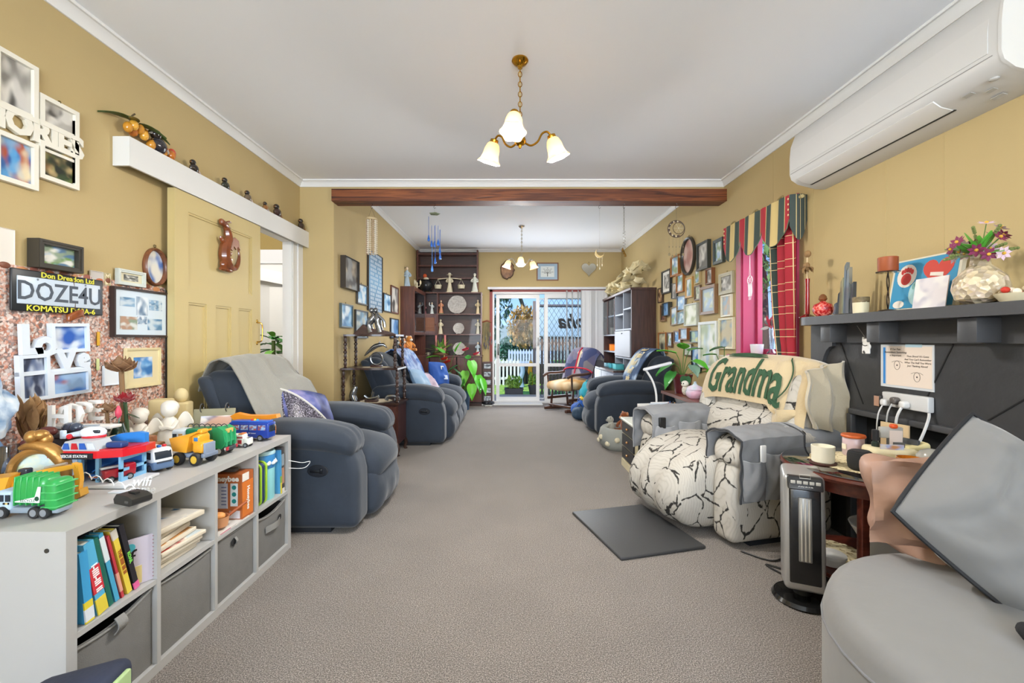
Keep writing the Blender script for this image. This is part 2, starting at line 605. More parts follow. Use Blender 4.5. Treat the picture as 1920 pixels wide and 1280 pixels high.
def panel_door():
 st=.105
 t=.02
 B('stile',DOORY,sd,-t,t,0,st,0,dh,smooth=False)
 B('stile',DOORY,sd,-t,t,dw-st,dw,0,dh,smooth=False)
 for z0,z1 in ((0,.22),(1.30,1.40),(1.82,dh)):
  B('rail',DOORY,sd,-t,t,st,dw-st,z0,z1,smooth=False)
 pw=(dw-2*st-2*.08)/3
 for i in (1,2):
  y=st+i*pw+(i-1)*.08
  B('muntin',DOORY,sd,-t,t,y,y+.08,.22,1.30,smooth=False)
 def panel(y0,y1,z0,z1):
  b=.012
  mb=MB().box(-.008,.008,y0,y1,z0,z1)
  for (a0,a1,c0,c1)in ((y0,y1,z0,z0+b),(y0,y1,z1-b,z1),(y0,y0+b,z0+b,z1-b),(y1-b,y1,z0+b,z1-b)):
   mb.box(.008,.015,a0,a1,c0,c1)
  mb.build('panel',DOORY,sd,smooth=False)
 panel(st,dw-st,1.40,1.82)
 for i in range(3):
  y=st+i*(pw+.08)
  panel(y,y+pw,.22,1.30)
panel_door()
BRASS=M('#c39a4a',.22,1)
hb=MB().tube(spline([(.02,.795,1.07),(.05,.80,1.075),(.055,.805,1.12),(.055,.805,1.17),(.05,.80,1.205),(.02,.795,1.21)],5),.005)
hb.ell((.022,.795,1.06),(.006,.009,.014)).ell((.022,.795,1.22),(.006,.009,.014))
hb.build('handle',BRASS,sd,label='small brass pull handle')
FRAMEW=M('#dfdedd',.35)
ALU=M('#c9c6c1',.3,.6)
gd=struct(MB().box(DX0-.05,DX0,YE-.02,YE+.1,0,DZ+.04).box(DX0-.05,DX1+.04,YE-.02,YE+.1,DZ,DZ+.04).build('trim_16',M('#8f3a33',.5),smooth=False))
door=struct(T('door_1','white framed sliding glass door to the garden','door',(0,YE,0)))
x=lambda u:(u-U0)*YE/F
z=lambda v:H+(V0-v)*YE/F
GL=glass_mat((.97,.985,1),0,fres=.1)
MB().box(DX0,DX1,-.005,.09,DZ-.035,DZ).box(DX0,DX0+.03,-.005,.09,0,DZ-.035).box(DX1-.03,DX1,-.005,.09,0,DZ-.035).box(DX0,DX1,-.005,.09,0,.03).build('frame',FRAMEW,door,smooth=False)
def leaf(u0,u1,y0,name):
 a,b=x(u0),x(u1)
 s=.06
 MB().box(a,a+s,y0,y0+.03,.03,DZ-.035).box(b-s,b,y0,y0+.03,.03,DZ-.035).box(a+s,b-s,y0,y0+.03,.03,.10).box(a+s,b-s,y0,y0+.03,DZ-.11,DZ-.035).box(a+s,b-s,y0-.003,y0+.03,z(687),z(681)).build(name,FRAMEW,door,smooth=False)
 B('pane',GL,door,a+s,b-s,y0+.012,y0+.018,z(681),DZ-.11,smooth=False)
 B('pane',GL,door,a+s,b-s,y0+.012,y0+.018,.10,z(687),smooth=False)
leaf(930,1012,.05,'sliding_leaf')
leaf(1021,1128,.01,'fixed_leaf')
MB().rbox((x(934.5),-.01,z(655)),(.03,.03,.2),.008,2).build('handle',M('#6f6c68',.35,.8),door)
MB().rbox((x(1009),.03,z(640)),(.02,.03,.14),.006,2).build('latch',M('#a5a29d',.35,.8),door)
gr=T('security_grille','black diamond mesh security grille outside the right half of the glass door','grille',(0,YE+.14,0))
gx0,gx1,gz0,gz1=x(1009),x(1130),.05,DZ-.1
BLK=M('#23201f',.5)
DGR=M('#4a4a52',.5)
MB().box(gx0,gx0+.02,0,.02,gz0,gz1).box(gx1-.02,gx1,0,.02,gz0,gz1).box(gx0,gx1,0,.02,gz1-.02,gz1).box(gx0,gx1,0,.02,gz0,gz0+.02).box(x(1021),x(1027),0,.02,gz0,gz1).build('grille_frame',FRAMEW,gr,smooth=False)
mb=MB()
st_,hh=.085,(gz1-gz0)
k=-hh*.62
while k<gx1-gx0:
 for sgn in (1,-1):
  pts=[]
  xa,za=gx0+k,gz0
  xb,zb=xa+hh/1.6,gz1
  if xb<gx0 or xa>gx1:
   continue
  if xa<gx0:
   za+=(gx0-xa)*1.6
   xa=gx0
  if xb>gx1:
   zb-=(xb-gx1)*1.6
   xb=gx1
  p,q=V((xa,.008,za)),V((xb,.008,zb))
  if sgn<0:
   p.z,q.z=gz0+gz1-p.z,gz0+gz1-q.z
  mb.cyl(p,q,.0035,n=4,cap=False)
 k+=st_
mb.build('mesh',BLK,gr)
tr=T('vertical_blind','white vertical blind gathered at the right of the garden door','blind',(0,YE-.1,0))
MB().box(x(915),x(1135),.0,.06,DZ+.035,DZ+.075).build('headrail',M('#d9d9dc',.4),tr,smooth=False)
SL=M('#f0efef',.6)
random.seed(4)
slat_us=[1062,1072,1083,1089]+[1093+i*2.9 for i in range(15)]
for i,u in enumerate(slat_us):
 xx=x(u)
 rot=random.uniform(8,38)if i>3 else 68
 s=MB().at((xx,.03,0),(0,0,rot)).grid(lambda a,b:((a-.5)*.088,.006*(1-(2*a-1)**2),.06+b*(DZ-.04)),4,1,.0012)
 s.build('slat',SL,tr)
MB().box(x(1132),x(1136),.0,.01,.9,DZ).build('cord',SL,tr)
tag(MB().rbox((x(954),YE-.18,.009),(1.16,.26,.018),.008,2).build('door_mat',M('#dcdcd8',.8,bump=.3,bscale=200)),'white mat lying in front of the garden door','mat')
PINK=M('#b03a5c',.4)
wn=struct(T('window_1','pink painted window with deep reveal and sill','window',(XR,0,0)))
MB().box(-.015,.012,WY1,WY1+.075,WZ0-.02,WZ1+.06).box(-.015,.012,WY0-.075,WY0,WZ0-.02,WZ1+.06).box(-.015,.012,WY0-.075,WY1+.075,WZ1,WZ1+.07).build('architrave',PINK,wn,smooth=False)
MB().box(0,.15,WY1-.012,WY1,WZ0,WZ1).box(0,.15,WY0,WY0+.012,WZ0,WZ1).box(0,.15,WY0,WY1,WZ1-.012,WZ1).build('reveal',PINK,wn,smooth=False)
MB().rbox((.045,(WY0+WY1)/2,WZ0-.012),(.23,WY1-WY0+.26,.028),.006,2).build('window_sill',PINK,wn)
MB().box(.11,.15,WY0+.012,WY0+.04,WZ0+.005,WZ1).box(.11,.15,WY1-.035,WY1-.012,WZ0+.005,WZ1).box(.11,.15,WY0,WY1,WZ0,WZ0+.05).box(.11,.15,WY0,WY1,WZ1-.06,WZ1-.01).build('sash',PINK,wn,smooth=False)
B('pane',GL,wn,.128,.133,WY0+.03,WY1-.03,WZ0+.04,WZ1-.05,smooth=False)
GRASS=noise_mat([(.3,'#4d7a2b'),(.5,'#86b23e'),(.75,'#b9cf5a')],9,5,.9,.4)
struct(tag(B('lawn',GRASS,None,-14,16,9.25,40,-.2,-.1),'sunlit green lawn beyond the garden door','lawn'),)
struct(tag(B('patio',M('#c7ac92',.8,bump=.1,var=.08),None,-4,6,YE+.12,9.25,-.2,-.03),'pale concrete patio outside the garden door','patio'))
struct(B('ground_side',M('#8b8f80',.9),None,XR+.15,14,-4,YE+.12,-.3,-.1))
def foliage(n,cols,name='leaf_cards',size=.12,region=None,seed=1,parent=None):
 """n small folded leaves scattered through an ellipsoid crown"""
 random.seed(seed)
 mb=MB()
 c,d=region
 for i in range(n):
  while True:
   p=V([random.uniform(-1,1)for _ in range(3)])
   if.25<p.length<1:
    break
  p=V([c[t]+p[t]*d[t]for t in range(3)])
  a,b,g=[random.uniform(0,6.28)for _ in range(3)]
  m=Matrix.Rotation(a,3,'Z')@Matrix.Rotation(b,3,'X')
  s=size*random.uniform(.6,1.3)
  q=[m@V(t)*s+p for t in ((0,-1,0),(.45,0,.12),(0,1,0),(-.45,0,.12))]
  mb.add(q,[(0,1,2),(0,2,3)])
 o=mb.build(name,cols,parent,smooth=False,recalc=False)
 return o
LEAFM=lambda a,b,c:noise_mat([(.3,a),(.5,b),(.7,c)],1.7,4,.6,0)
def tree(name,label,base,crown,d,n,mat,trunk=.12,size=.13,seed=1,cat='tree',bark='#5b5148'):
 t=T(name,label,cat,base)
 bx=V(base)
 c=V(crown)-bx
 MB().tube(spline([(0,0,0),(c.x*.3+.05,c.y*.3,c.z*.4),(c.x,c.y,c.z)],5),[trunk*(1-.045*i)for i in range(11)],8).build('trunk',M(bark,.9,bump=.5,bscale=20),t)
 f=foliage(n,mat,'foliage',size,(c,d),seed,t)
 f['kind']='stuff'
 return t
tree('leafy_tree','tall blue-green tree filling the left of the garden view',(-1.1,15,-.1),(-1.3,15.3,3.0),(1.5,1.4,2.3),2800,LEAFM('#2f4d3c','#587a68','#8ba697'),size=.12,seed=2)
tree('blossom_tree','small golden autumn tree in front of the garden fence',(.65,13.4,-.1),(.45,13.4,1.5),(.55,.5,.68),1300,LEAFM('#7d5f2c','#b8904c','#dcc48c'),size=.075,seed=3,trunk=.05)
tree('leafy_tree','distant tree with high branches crossing the sky above the garden',(1.2,20,-.1),(-.2,20,4.9),(2.6,1.5,1.5),2600,LEAFM('#39503c','#637d5e','#90a684'),size=.13,seed=4)
tree('round_shrub','dark round shrub beside the white picket fence',(-.2,13.9,-.1),(.15,13.9,.75),(.7,.5,.5),1100,LEAFM('#1f4a3a','#376a55','#5c8d74'),size=.08,seed=5,trunk=.05,cat='shrub')
tree('leafy_tree','green tree seen through the pink side window',(6.6,11.5,-.1),(6.4,11.2,3.3),(1.0,1.2,1.0),900,LEAFM('#2f5d33','#5c8d4c','#9cc07a'),size=.11,seed=6)
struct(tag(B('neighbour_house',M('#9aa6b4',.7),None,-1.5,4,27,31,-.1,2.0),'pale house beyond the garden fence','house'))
def fence(label,x0,x1,y,z0,z1,step,wid,col,rails):
 t=T('picket_fence',label,'fence',(x0,y,z0))
 hgt=z1-z0
 m=M(col,.7)
 me=None
 i=0
 while x0+i*step<x1:
  if me is None:
   o=MB().prism([(0,0),(wid,0),(wid,hgt-.06),(wid/2,hgt),(0,hgt-.06)],-.012,.012,'y').build('picket',m,t,smooth=False)
   me=o
  else:
   o=me.copy()
   COL.objects.link(o)
   o.location.x=i*step
  i+=1
 for r in rails:
  B('rail',m,t,0,x1-x0,.012,.05,r*hgt,r*hgt+.07,smooth=False)
 return t
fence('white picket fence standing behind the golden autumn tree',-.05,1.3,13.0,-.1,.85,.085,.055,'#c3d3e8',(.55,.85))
fence('weathered picket fence behind the planter box',-1.3,.25,11.9,-.1,.62,.1,.05,'#d8dadb',(.2,.8))
struct(tag(B('hedge_bank',M('#2d2b22',.9),None,-3,2.5,12.2,12.3,-.1,.45),'dark bank of soil and bark behind the pickets','bank'))
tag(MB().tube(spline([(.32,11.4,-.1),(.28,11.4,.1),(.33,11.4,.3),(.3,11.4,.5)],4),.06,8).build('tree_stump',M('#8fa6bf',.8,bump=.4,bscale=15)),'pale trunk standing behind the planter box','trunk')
tw=T('trellis_panel','brown slatted screen beneath the outdoor blind','screen',(.6,9.6,-.1))
for i in range(22):
 B('slat',M('#7b6a61',.8),tw,.0+i*.075,.045+i*.075,0,.02,0,1.28,smooth=False)
for a in (.15,1.1):
 B('rail',M('#cfcac8',.7),tw,-.02,1.7,.02,.05,a,a+.07,smooth=False)
ob=T('outdoor_blind','pale blue outdoor blind with black mirrored lettering beyond the glass','blind',(.62,9.55,1.2))
MB().rbox((.8,0,.31),(1.66,.012,.63),.004,1).build('sheet',M('#a9c6de',.5,var=.08,vscale=3),ob)
MB().text('aroha',.42,(.93,-.012,.3),(90,0,0),.002,(-1,1,1),shear=.35,bold=.012).build('lettering',BLK,ob,smooth=False)
MB().cyl((-.05,0,.65),(1.7,0,.65),.03,n=10).build('roller',M('#6d6a70',.5),ob)
struct(B('trellis_post',M('#8b7d77',.7),None,.5,.56,9.55,9.62,-.1,1.95),'brown post at the left of the outdoor blind','post')
def planter(label,u,v0,v1,wpx,Y,rnd,flowers):
 c=W(u,v1,Y=Y)
 wd=wpx*Y/F
 hg=(v1-v0)*Y/F
 t=T('garden_planter',label,'planter',(c.x,Y,c.z))
 DK=M('#5a5052',.6)
 if rnd:
  MB().lathe([(wd*.33,0),(wd*.36,.02),(wd*.5,hg*.85),(wd*.54,hg*.86),(wd*.54,hg),(wd*.46,hg),(wd*.42,hg*.9)],20).build('pot',DK,t)
 else:
  MB().rbox((0,0,hg/2),(wd,.26,hg),.02,3).box(-wd*.5-.01,wd*.5+.01,-.14,.14,hg-.03,hg).build('trough',DK,t)
 f=foliage(260,LEAFM('#5d8d2d','#9dbf45','#d8dc7a'),'leaves',.05,(V((0,0,hg+.12)),(wd*.5,.15,.15)),9,t)
 f['kind']='stuff'
 if flowers:
  random.seed(3)
  for i in range(9):
   a=random.uniform(-wd*.45,wd*.45)
   b=random.uniform(-.1,.1)
   h2=hg+random.uniform(.18,.42)
   MB().tube([(a*.5,b,hg),(a,b,h2)],.004,5).lathe([(.004,h2-.02),(.028,h2+.03),(.02,h2+.1),(.002,h2+.15)],7,(a,b,0)).build('yellow_flower',M('#f0b32c',.5),t)
planter('dark rectangular trough of leafy plants on the lawn edge',963.5,727,741,34,9.6,False,False)
planter('dark round pot of tall yellow flowers outside the garden door',1000,721,741,19,9.6,True,True)
SX,SD,SY0,SY1,SH=-1.165,.39,1.162,2.355,.598
shelf=T('cube_shelf','white eight-cube shelf unit standing along the left wall','shelf',(SX,SY0,0))
SWH=M('#b4b3b1',.42,bump=.02,bscale=30)
L=SY1-SY0
th=.022
B('side_panel',SWH,shelf,-SD,0,0,.03,0,SH-.026,smooth=False)
B('side_panel',SWH,shelf,-SD,0,L-.03,L,0,SH-.026,smooth=False)
B('top_panel',SWH,shelf,-SD,0,0,L,SH-.026,SH,smooth=False)
B('bottom_panel',SWH,shelf,-SD,0,.03,L-.03,0,.032,smooth=False)
B('back_panel',SWH,shelf,-SD,-SD+.006,.03,L-.03,.032,SH-.026,smooth=False)
cw=(L-.06-3*.016)/4
cells=[.03+i*(cw+.016)for i in range(4)]
SM=.312
for i in range(3):
 y=cells[i+1]-.016
 B('divider',SWH,shelf,-SD+.006,-.001,y,y+.016,.032,SH-.026,smooth=False)
for i in range(4):
 B('shelf_board',SWH,shelf,-SD+.006,-.002,cells[i],cells[i]+cw,SM-.016,SM,smooth=False)
MB().cyl((-.05,-.002,SH-.05),(-.05,.004,SH-.05),.006,n=12).build('bolt',M('#5c5c5c',.4,.8),shelf)
ledge=T('side_table','low ornament table between the cube shelf and the left wall','table',(-1.562,1.0,0))
B('table_top',M('#8b8178',.6),ledge,-.355,0,0,1.43,.57,.597,smooth=False)
for a,b in ((-.33,.03),(-.04,.03),(-.33,1.36),(-.04,1.36)):
 B('leg',M('#6a6058',.6),ledge,a,a+.035,b,b+.035,0,.57,smooth=False)
BIN=M('#7b7a78',.85,bump=.25,bscale=400,var=.05,vscale=20)
BIND=M('#2a2a2a',.9)
TABM=M('#8a8986',.85,bump=.2,bscale=300)
def bin_(i,label,kind,h=.255,tilt=0,drop=0):
 y0=SY0+cells[i]+.006
 w_=cw-.012
 t=T('storage_bin',label,'storage bin',(SX-.012,y0,.033),0,'fabric storage bins in the cube shelf')
 d=.33
 sag=.018 if tilt else.006
 def front(a,b):
  yy=a*w_
  zz=b*(h-sag*math.sin(PI*a)-tilt*(1-a)*.06)
  return (-.004+.006*math.sin(PI*a)*math.sin(PI*b),yy,zz)
 MB().grid(front,10,6,.006).build('front_panel',BIN,t)
 hh=h-.012
 MB().box(-d,-.012,0,.005,0,hh).box(-d,-.012,w_-.005,w_,0,hh).box(-d,-d+.005,.005,w_-.005,0,hh).box(-d,-.012,.005,w_-.005,0,.006).build('bin_body',BIND,t,smooth=False)
 MB().tube([(0,.004+(w_-.008)*k/12,front(k/12,1)[2]-.004)for k in range(13)],.0035,6).build('hem',TABM,t)
 if kind=='tab':
  MB().grid(lambda a,b:(.006+.014*math.sin(PI*b),w_*.5+(a-.5)*.032,h-.062+b*.05),2,8,.003).build('pull_tab',TABM,t)
 elif kind=='hole':
  MB().lathe([(.001,0),(.015,.001),(.0165,.004),(.018,.002)],16,(.003,w_*.42,h-.05),'x').build('pull_tab',BIND,t)
  MB().grid(lambda a,b:(.007+.01*math.sin(PI*b),w_*.42+.006+(a-.5)*.012,h-.066+b*.034),2,6,.002).build('pull_strap',TABM,t)
 elif kind=='strap':
  MB().grid(lambda a,b:(.006+.02*math.sin(PI*a),w_*(.25+.5*a),h-.1+b*.03+.004*math.sin(PI*a)),10,2,.003).build('strap',TABM,t)
  MB().lathe([(.001,0),(.013,.001),(.014,.003)],10,(.003,w_*.75,h-.07),'x').build('pull_tab',BIND,t)
 return t
bin_(0,'grey fabric bin with a short cloth tab, under the picture books','tab',.255,.4)
bin_(1,'grey fabric bin without handle, under the stacked board puzzles',None,.25)
bin_(2,'grey fabric bin with a round pull hole, under the orange box','hole',.262)
bin_(3,'grey fabric bin with a cloth strap, at the far end of the cube shelf','strap',.24,.2)
def cell(i,y,x=-.02,z=SM):
 """a point inside the upper cube i: y from its near side, x behind the shelf front"""
 return (SX+x,SY0+cells[i]+y,z)
PAGE=M('#efece2',.8)
def book(label,loc,t,h,d,col,lean=0,bands=(),name='picture_book',group='picture books leaning in the cube shelf',rz=0,title=None,tcol='#ffffff',ry=0):
 """spine towards +x; bands: (z0, z1, colour) painted strips on the spine"""
 o=T(name,label,'book',loc,rz,group,rx=lean,ry=ry)
 cm=M(col,.35)
 MB().box(-d,0,0,.003,0,h).box(-d,0,t-.003,t,0,h).box(-.003,.001,0,t,0,h).build('cover',cm,o,smooth=False)
 B('pages',PAGE,o,-d+.004,-.003,.003,t-.003,.004,h-.004,smooth=False)
 for i,(z0,z1,c)in enumerate(bands):
  e=.0004*i
  MB().box(-.0025,.0016+e,-.0006-e,t+.0006+e,z0*h,z1*h).build('cover_band',M(c,.35),o,smooth=False)
 if title:
  MB().text(title,t*.85,(.0025,t/2,h*.5),(90,90,90),.0004,bold=.0006).build('title',M(tcol,.4),o,smooth=False)
 return o
z=SM+.001
book('blue and yellow picture book with white label, nearest in its cube',cell(0,.035,-.01,z),.024,.205,.17,'#3f9fd6',6,((0,.3,'#e7d23b'),(0.03,.2,'#dfe6ee')))
book('blue picture book with a red title block and yellow foot',cell(0,.075,-.012,z),.03,.225,.17,'#58b3dd',12,((0,.22,'#e5cf45'),(.3,.66,'#d13440')),title='I-IIII-III II',tcol='#ffffff')
book('slim dark green picture book leaning in the shelf cube',cell(0,.117,-.02,z),.014,.225,.17,'#1f6f62',13)
book('teal and white picture book beside the slim green one',cell(0,.14,-.022,z),.014,.232,.17,'#4aa6cf',14,((.6,.95,'#dfe9ee'),))
book('thin red picture book between the teal and yellow ones',cell(0,.162,-.022,z),.008,.215,.17,'#c23b46',14,((.1,.4,'#e2a08c'),))
book('yellow picture book with dark orange title',cell(0,.182,-.022,z),.017,.225,.17,'#e5cd49',15,((.86,1,'#d8d2c6'),),title='THE IIIIII IIII III',tcol='#a85d2a')
book('black picture book with bright ROAR lettering',cell(0,.207,-.02,z),.017,.23,.17,'#25232a',15,((0,.1,'#e0649a'),),title='ROAR',tcol='#7fd85a')
book('large dark farm book lying across the tops of the books',cell(0,.02,-.06,z+.215),.012,.20,.22,'#2c3340',-78,((.55,.9,'#dfe3e6'),),title='FARM',tcol='#e9edf0')
sb=T('spiral_book','lilac spiral-bound alphabet book with round animal pictures','book',cell(0,.262,-.02,z),62,None)
MB().box(-.15,.02,0,.008,0,.15).build('cover',M('#cfc7d6',.4),sb,smooth=False)
B('yellow_panel',M('#e2cf8f',.5),sb,-.148,-.02,-.001,.001,.004,.06,smooth=False)
for k,(a,c)in enumerate(((-.12,'#5aa0d8'),(-.085,'#7fb24c'),(-.05,'#54bcd0'))):
 MB().cyl((a,-.001,.125),(a,.001,.125),.013,n=14).build('round_picture',M(c,.4),sb)
MB().cyl((-.09,-.001,.085),(-.09,.001,.085),.024,n=18).build('round_picture',M('#3f5fa0',.4),sb)
MB().text('f',.07,(-.045,-.001,.09),(90,0,0),.0005).build('letter',BLK,sb,smooth=False)
B('barcode',M('#5a74b8',.5),sb,-.085,-.035,-.0016,.001,.012,.045,smooth=False)
for k in range(12):
 MB().tube(arc((.016,.004,.01+k*.012),.008,0,360,8,'xy'),.0012,4).build('ring',M('#8d4650',.4),sb)
random.seed(11)
cols=['#d6b58c','#8fb3c9','#d98f4c','#c9d4d8','#cf9a62','#e0b07a','#7fae86','#ded8cf']
labs=['thin blue and orange puzzle board at the bottom of the stack','pale blue puzzle board second from the bottom of the stack','orange wooden puzzle board third from the bottom of the stack','light puzzle board with coloured print, fourth in the stack','tan puzzle board in the middle of the stack','orange puzzle board with dark red print in the stack','green and white puzzle board just under the top one','white puzzle board with red knobs on top of the stack']
zz=SM
for k in range(8):
 hgt=.015 if k<5 else.019
 y_=.02+random.uniform(-.012,.012)
 wd=.2+random.uniform(-.02,.01)
 o=T('board_puzzle',labs[k],'puzzle',cell(1,y_,-.012-random.uniform(0,.025),zz+.0006),random.uniform(-9,9),'board puzzles stacked in the cube shelf')
 MB().rbox((-.12,wd/2,hgt/2),(.24,wd,hgt-.001),.003,2).build('board',M('#ddd3c0',.5),o)
 B('printed_face',noise_mat([(.3,cols[k]),(.5,cols[k]),(.54,'#efe8dc'),(.6,random.choice(['#a03228','#3c78a8','#d5872c','#5b8a48']))],9,2,.4),o,-.23,-.01,.01,wd-.01,hgt-.001,hgt,smooth=False)
 if k==7:
  for q in range(6):
   MB().lathe([(.003,0),(.003,.005),(.007,.009),(.005,.014),(0,.015)],10,(-.04-.03*q,.03+.028*q%.15,hgt)).build('knob',M(['#d02c28','#2d5fb0','#d02c28','#e8e2d8','#d02c28','#3d8f4b'][q],.3),o)
 zz+=hgt+.0012
ORB=M('#b0602f',.5)
hbx=T('carton_box','brown and white toy carton reading Honeybee in the third cube','carton',cell(2,.178,-.012,SM),0)
MB().box(-.26,0,0,.085,0,.2).build('carton',ORB,hbx,smooth=False)
B('side_panel',M('#d8782f',.5),hbx,-.15,.0015,.003,.082,.01,.16,smooth=False)
B('white_panel',M('#e9e4de',.5),hbx,-.13,.0018,.003,.05,.165,.199,smooth=False)
B('front_label',M('#c9cfe0',.5),hbx,-.17,-.062,-.0012,.001,.05,.16,smooth=False)
B('icon_strip',M('#dce8ec',.5),hbx,-.05,-.018,-.0012,.001,.06,.16,smooth=False)
B('front_label',M('#e3dfe6',.5),hbx,-.055,-.008,-.0012,.001,.006,.04,smooth=False)
for k in range(3):
 MB().lathe([(.005,0),(.01,0),(.01,.001),(.005,.001)],12,(-.034,-.0014,.142-k*.03),'y').build('icon',M('#1f8a8a',.5),hbx)
for k in range(6):
 B('text_line',M('#6f7aa8',.5),hbx,-.09,-.068,-.0016,.001,.065+k*.015,.07+k*.015,smooth=False)
MB().text('Honeybee',.033,(-.082,-.0012,.179),(90,0,0),.0006,bold=.0012).build('lettering',M('#f2efe9',.4),hbx,smooth=False)
MB().text('Honeybee',.025,(.0022,.045,.085),(90,90,90),.0004,bold=.001).build('side_lettering',M('#f2efe9',.4),hbx,smooth=False)
MB().rbox((-.08,.04,.208),(.07,.03,.016),.006,2).build('carry_handle',M('#56514d',.6),hbx)
pan=T('toy_saucepan','peach toy saucepan with copper coloured handle in front of the carton','toy',cell(2,.085,-.05,SM+.013),20)
MB().lathe([(.0,.001),(.028,.001),(.034,.04),(.037,.04),(.031,0)],20).build('bowl',M('#d59a6f',.4),pan)
MB().tube([(.03,.01,.036),(.09,.045,.075)],[.007,.006],8).build('handle',M('#a85a35',.35),pan)
MB().ell((-.005,0,.04),(.028,.026,.016)).build('toy_food',M('#e9a05c',.5),pan)
book('white board book with pictures lying flat under the saucepan',cell(2,.005,-.008,SM+.0005),.011,.22,.2,'#e3e0da',-89.5,((.1,.4,'#c2768c'),),group=None,name='board_book')
cup=T('storage_tin','tall aqua and blue canister with white cloud print','canister',cell(3,.158,-.075,SM))
MB().lathe([(.0,0),(.055,0),(.058,.01),(.058,.15),(.055,.158)],24).build('canister',M('#8fd0d6',.35),cup)
MB().lathe([(.0585,.155),(.06,.16),(.06,.215),(.057,.222),(0,.222)],24).build('upper_band',M('#3c86c4',.35),cup)
MB().lathe([(.061,.222),(.062,.232),(.058,.24),(0,.241)],24).build('lid',M('#b6dce6',.3),cup)
for k in range(5):
 a=R(-100+k*32)
 MB().ell((.058*math.cos(a),.058*math.sin(a),.178),(.012,.012,.009)).ell((.057*math.cos(a+.16),.057*math.sin(a+.16),.182),(.01,.01,.012)).build('cloud_print',M('#e9f0f4',.5),cup)
bag=T('lunch_bag','navy lunch bag edged with lime green piping','bag',cell(3,.042,-.022,SM))
MB().rbox((-.07,.028,.1),(.15,.05,.2),.022,4).build('bag_body',M('#26355e',.7,bump=.1),bag)
for yy in (.006,.052):
 pts=[]
 for (a,b,a0)in ((-.02,.178,0),(-.12,.178,90),(-.12,.025,180),(-.02,.025,270)):
  pts+=[V((a+.024*math.cos(R(a0+q*22.5)),yy,b+.022*math.sin(R(a0+q*22.5))))for q in range(5)]
 MB().tube(pts,.006,6,True).build('piping',M('#a6d13c',.4),bag)
book('dark spined photo book at the far side of the fourth cube',cell(3,.235,-.012,SM),.02,.235,.16,'#4a4648',2,((.2,.55,'#b98d72'),(.0,.1,'#d9d4cd'),(.6,.85,'#8c9aa5')),group=None,name='photo_book')
book('thin meadow picture book beside the aqua canister',cell(3,.222,-.012,SM),.009,.225,.16,'#5aa6d6',2,((.0,.25,'#d7c44a'),(.25,.4,'#8fae4a')),group=None)
tag(MB().tube(spline([(SX+.003,SY1-.03,.47),(SX+.05,SY1+.02,.445),(SX+.075,SY1+.06,.44),(SX+.05,SY1+.045,.41),(SX+.003,SY1-.03,.43)],6),.0016,6).build('white_cable',M('#efefef',.4)),'thin white cable looping out of the far end of the shelf','cable')
ZT=SH+.0005
TYRE=M('#2b2b2d',.6)
def wheel(t,x_,y_,r,w_=.014,hub='#878b91',spokes=0,tyre=None):
 s=1 if y_>0 else -1
 o=MB().lathe([(.001,-w_/2),(r*.9,-w_/2),(r,-w_*.3),(r,w_*.3),(r*.9,w_/2),(r*.7,w_*.5),(r*.66,w_*.4),(.001,w_*.4)]if s>0 else [(.001,-w_*.4),(r*.66,-w_*.4),(r*.7,-w_*.5),(r*.9,-w_/2),(r,-w_*.3),(r,w_*.3),(r*.9,w_/2),(.001,w_/2)],20,(x_,y_,r),'y').build('wheel',tyre or TYRE,t)
 mb=MB().lathe([(.001,s*w_*.42),(r*.56,s*w_*.42),(r*.6,s*w_*.5),(r*.22,s*w_*.52),(.001,s*w_*.58)],16,(x_,y_,r),'y')
 mb.build('hub',M(hub,.35),o)
 return o
def place(u,v,Z=ZT):
 return W(u,v,Z=Z)
WINM=M('#2b3440',.15,coat=.5)
c=place(62,973)
t=T('toy_truck','green recycling truck toy with white cab at the near end of the shelf','toy truck',(-1.365,1.275,ZT),180,'toy vehicles on the cube shelf')
t.scale=(.86,.9,.9)
GRN=M('#2fa050',.3,coat=.4)
LB=M('#a9c4dc',.35)
MB().rbox((0,0,.022),(.2,.05,.02),.006,2).build('chassis',M('#8f9caa',.4),t)
MB().rbox((.077,0,.053),(.055,.06,.062),.01,3).build('cab',M('#b9cfe2',.3),t)
for yy in (-.0305,.0305):
 B('side_window',WINM,t,.072,.096,yy-.0008,yy+.0008,.052,.073,smooth=False)
 B('side_window',WINM,t,.052,.067,yy-.0008,yy+.0008,.052,.073,smooth=False)
 MB().cyl((.098,yy-.0012,.05),(.098,yy+.0012,.05),.009,n=14).build('door_badge',M('#2c5260',.4),t)
 B('hazard_stripe',noise_mat([(.49,'#1d1d1d'),(.51,'#d8c27a')],20,0,.4,kind='wave'),t,.055,.074,yy-.001,yy+.001,.043,.049,smooth=False)
def bodyfn(p):
 k=max(0,(p.z-.085)/.05)
 return V((p.x,p.y*(1-.12*k),p.z+.006*math.sin((p.x+.1)*16)))
MB().rbox((-.01,0,.078),(.11,.066,.088),.018,3,fn=bodyfn,flat=4).build('body',GRN,t)
for k in range(5):
 MB().rbox((.035-k*.02,0,.08),(.005,.07,.09),.0024,2,fn=bodyfn).build('rib',GRN,t)
MB().rbox((-.08,0,.07),(.05,.07,.1),.02,4).build('hopper',GRN,t)
for k in range(4):
 MB().rbox((-.08,0,.035+k*.023),(.053,.0725,.004),.002,2).build('hopper_rib',M('#4cb869',.3),t)
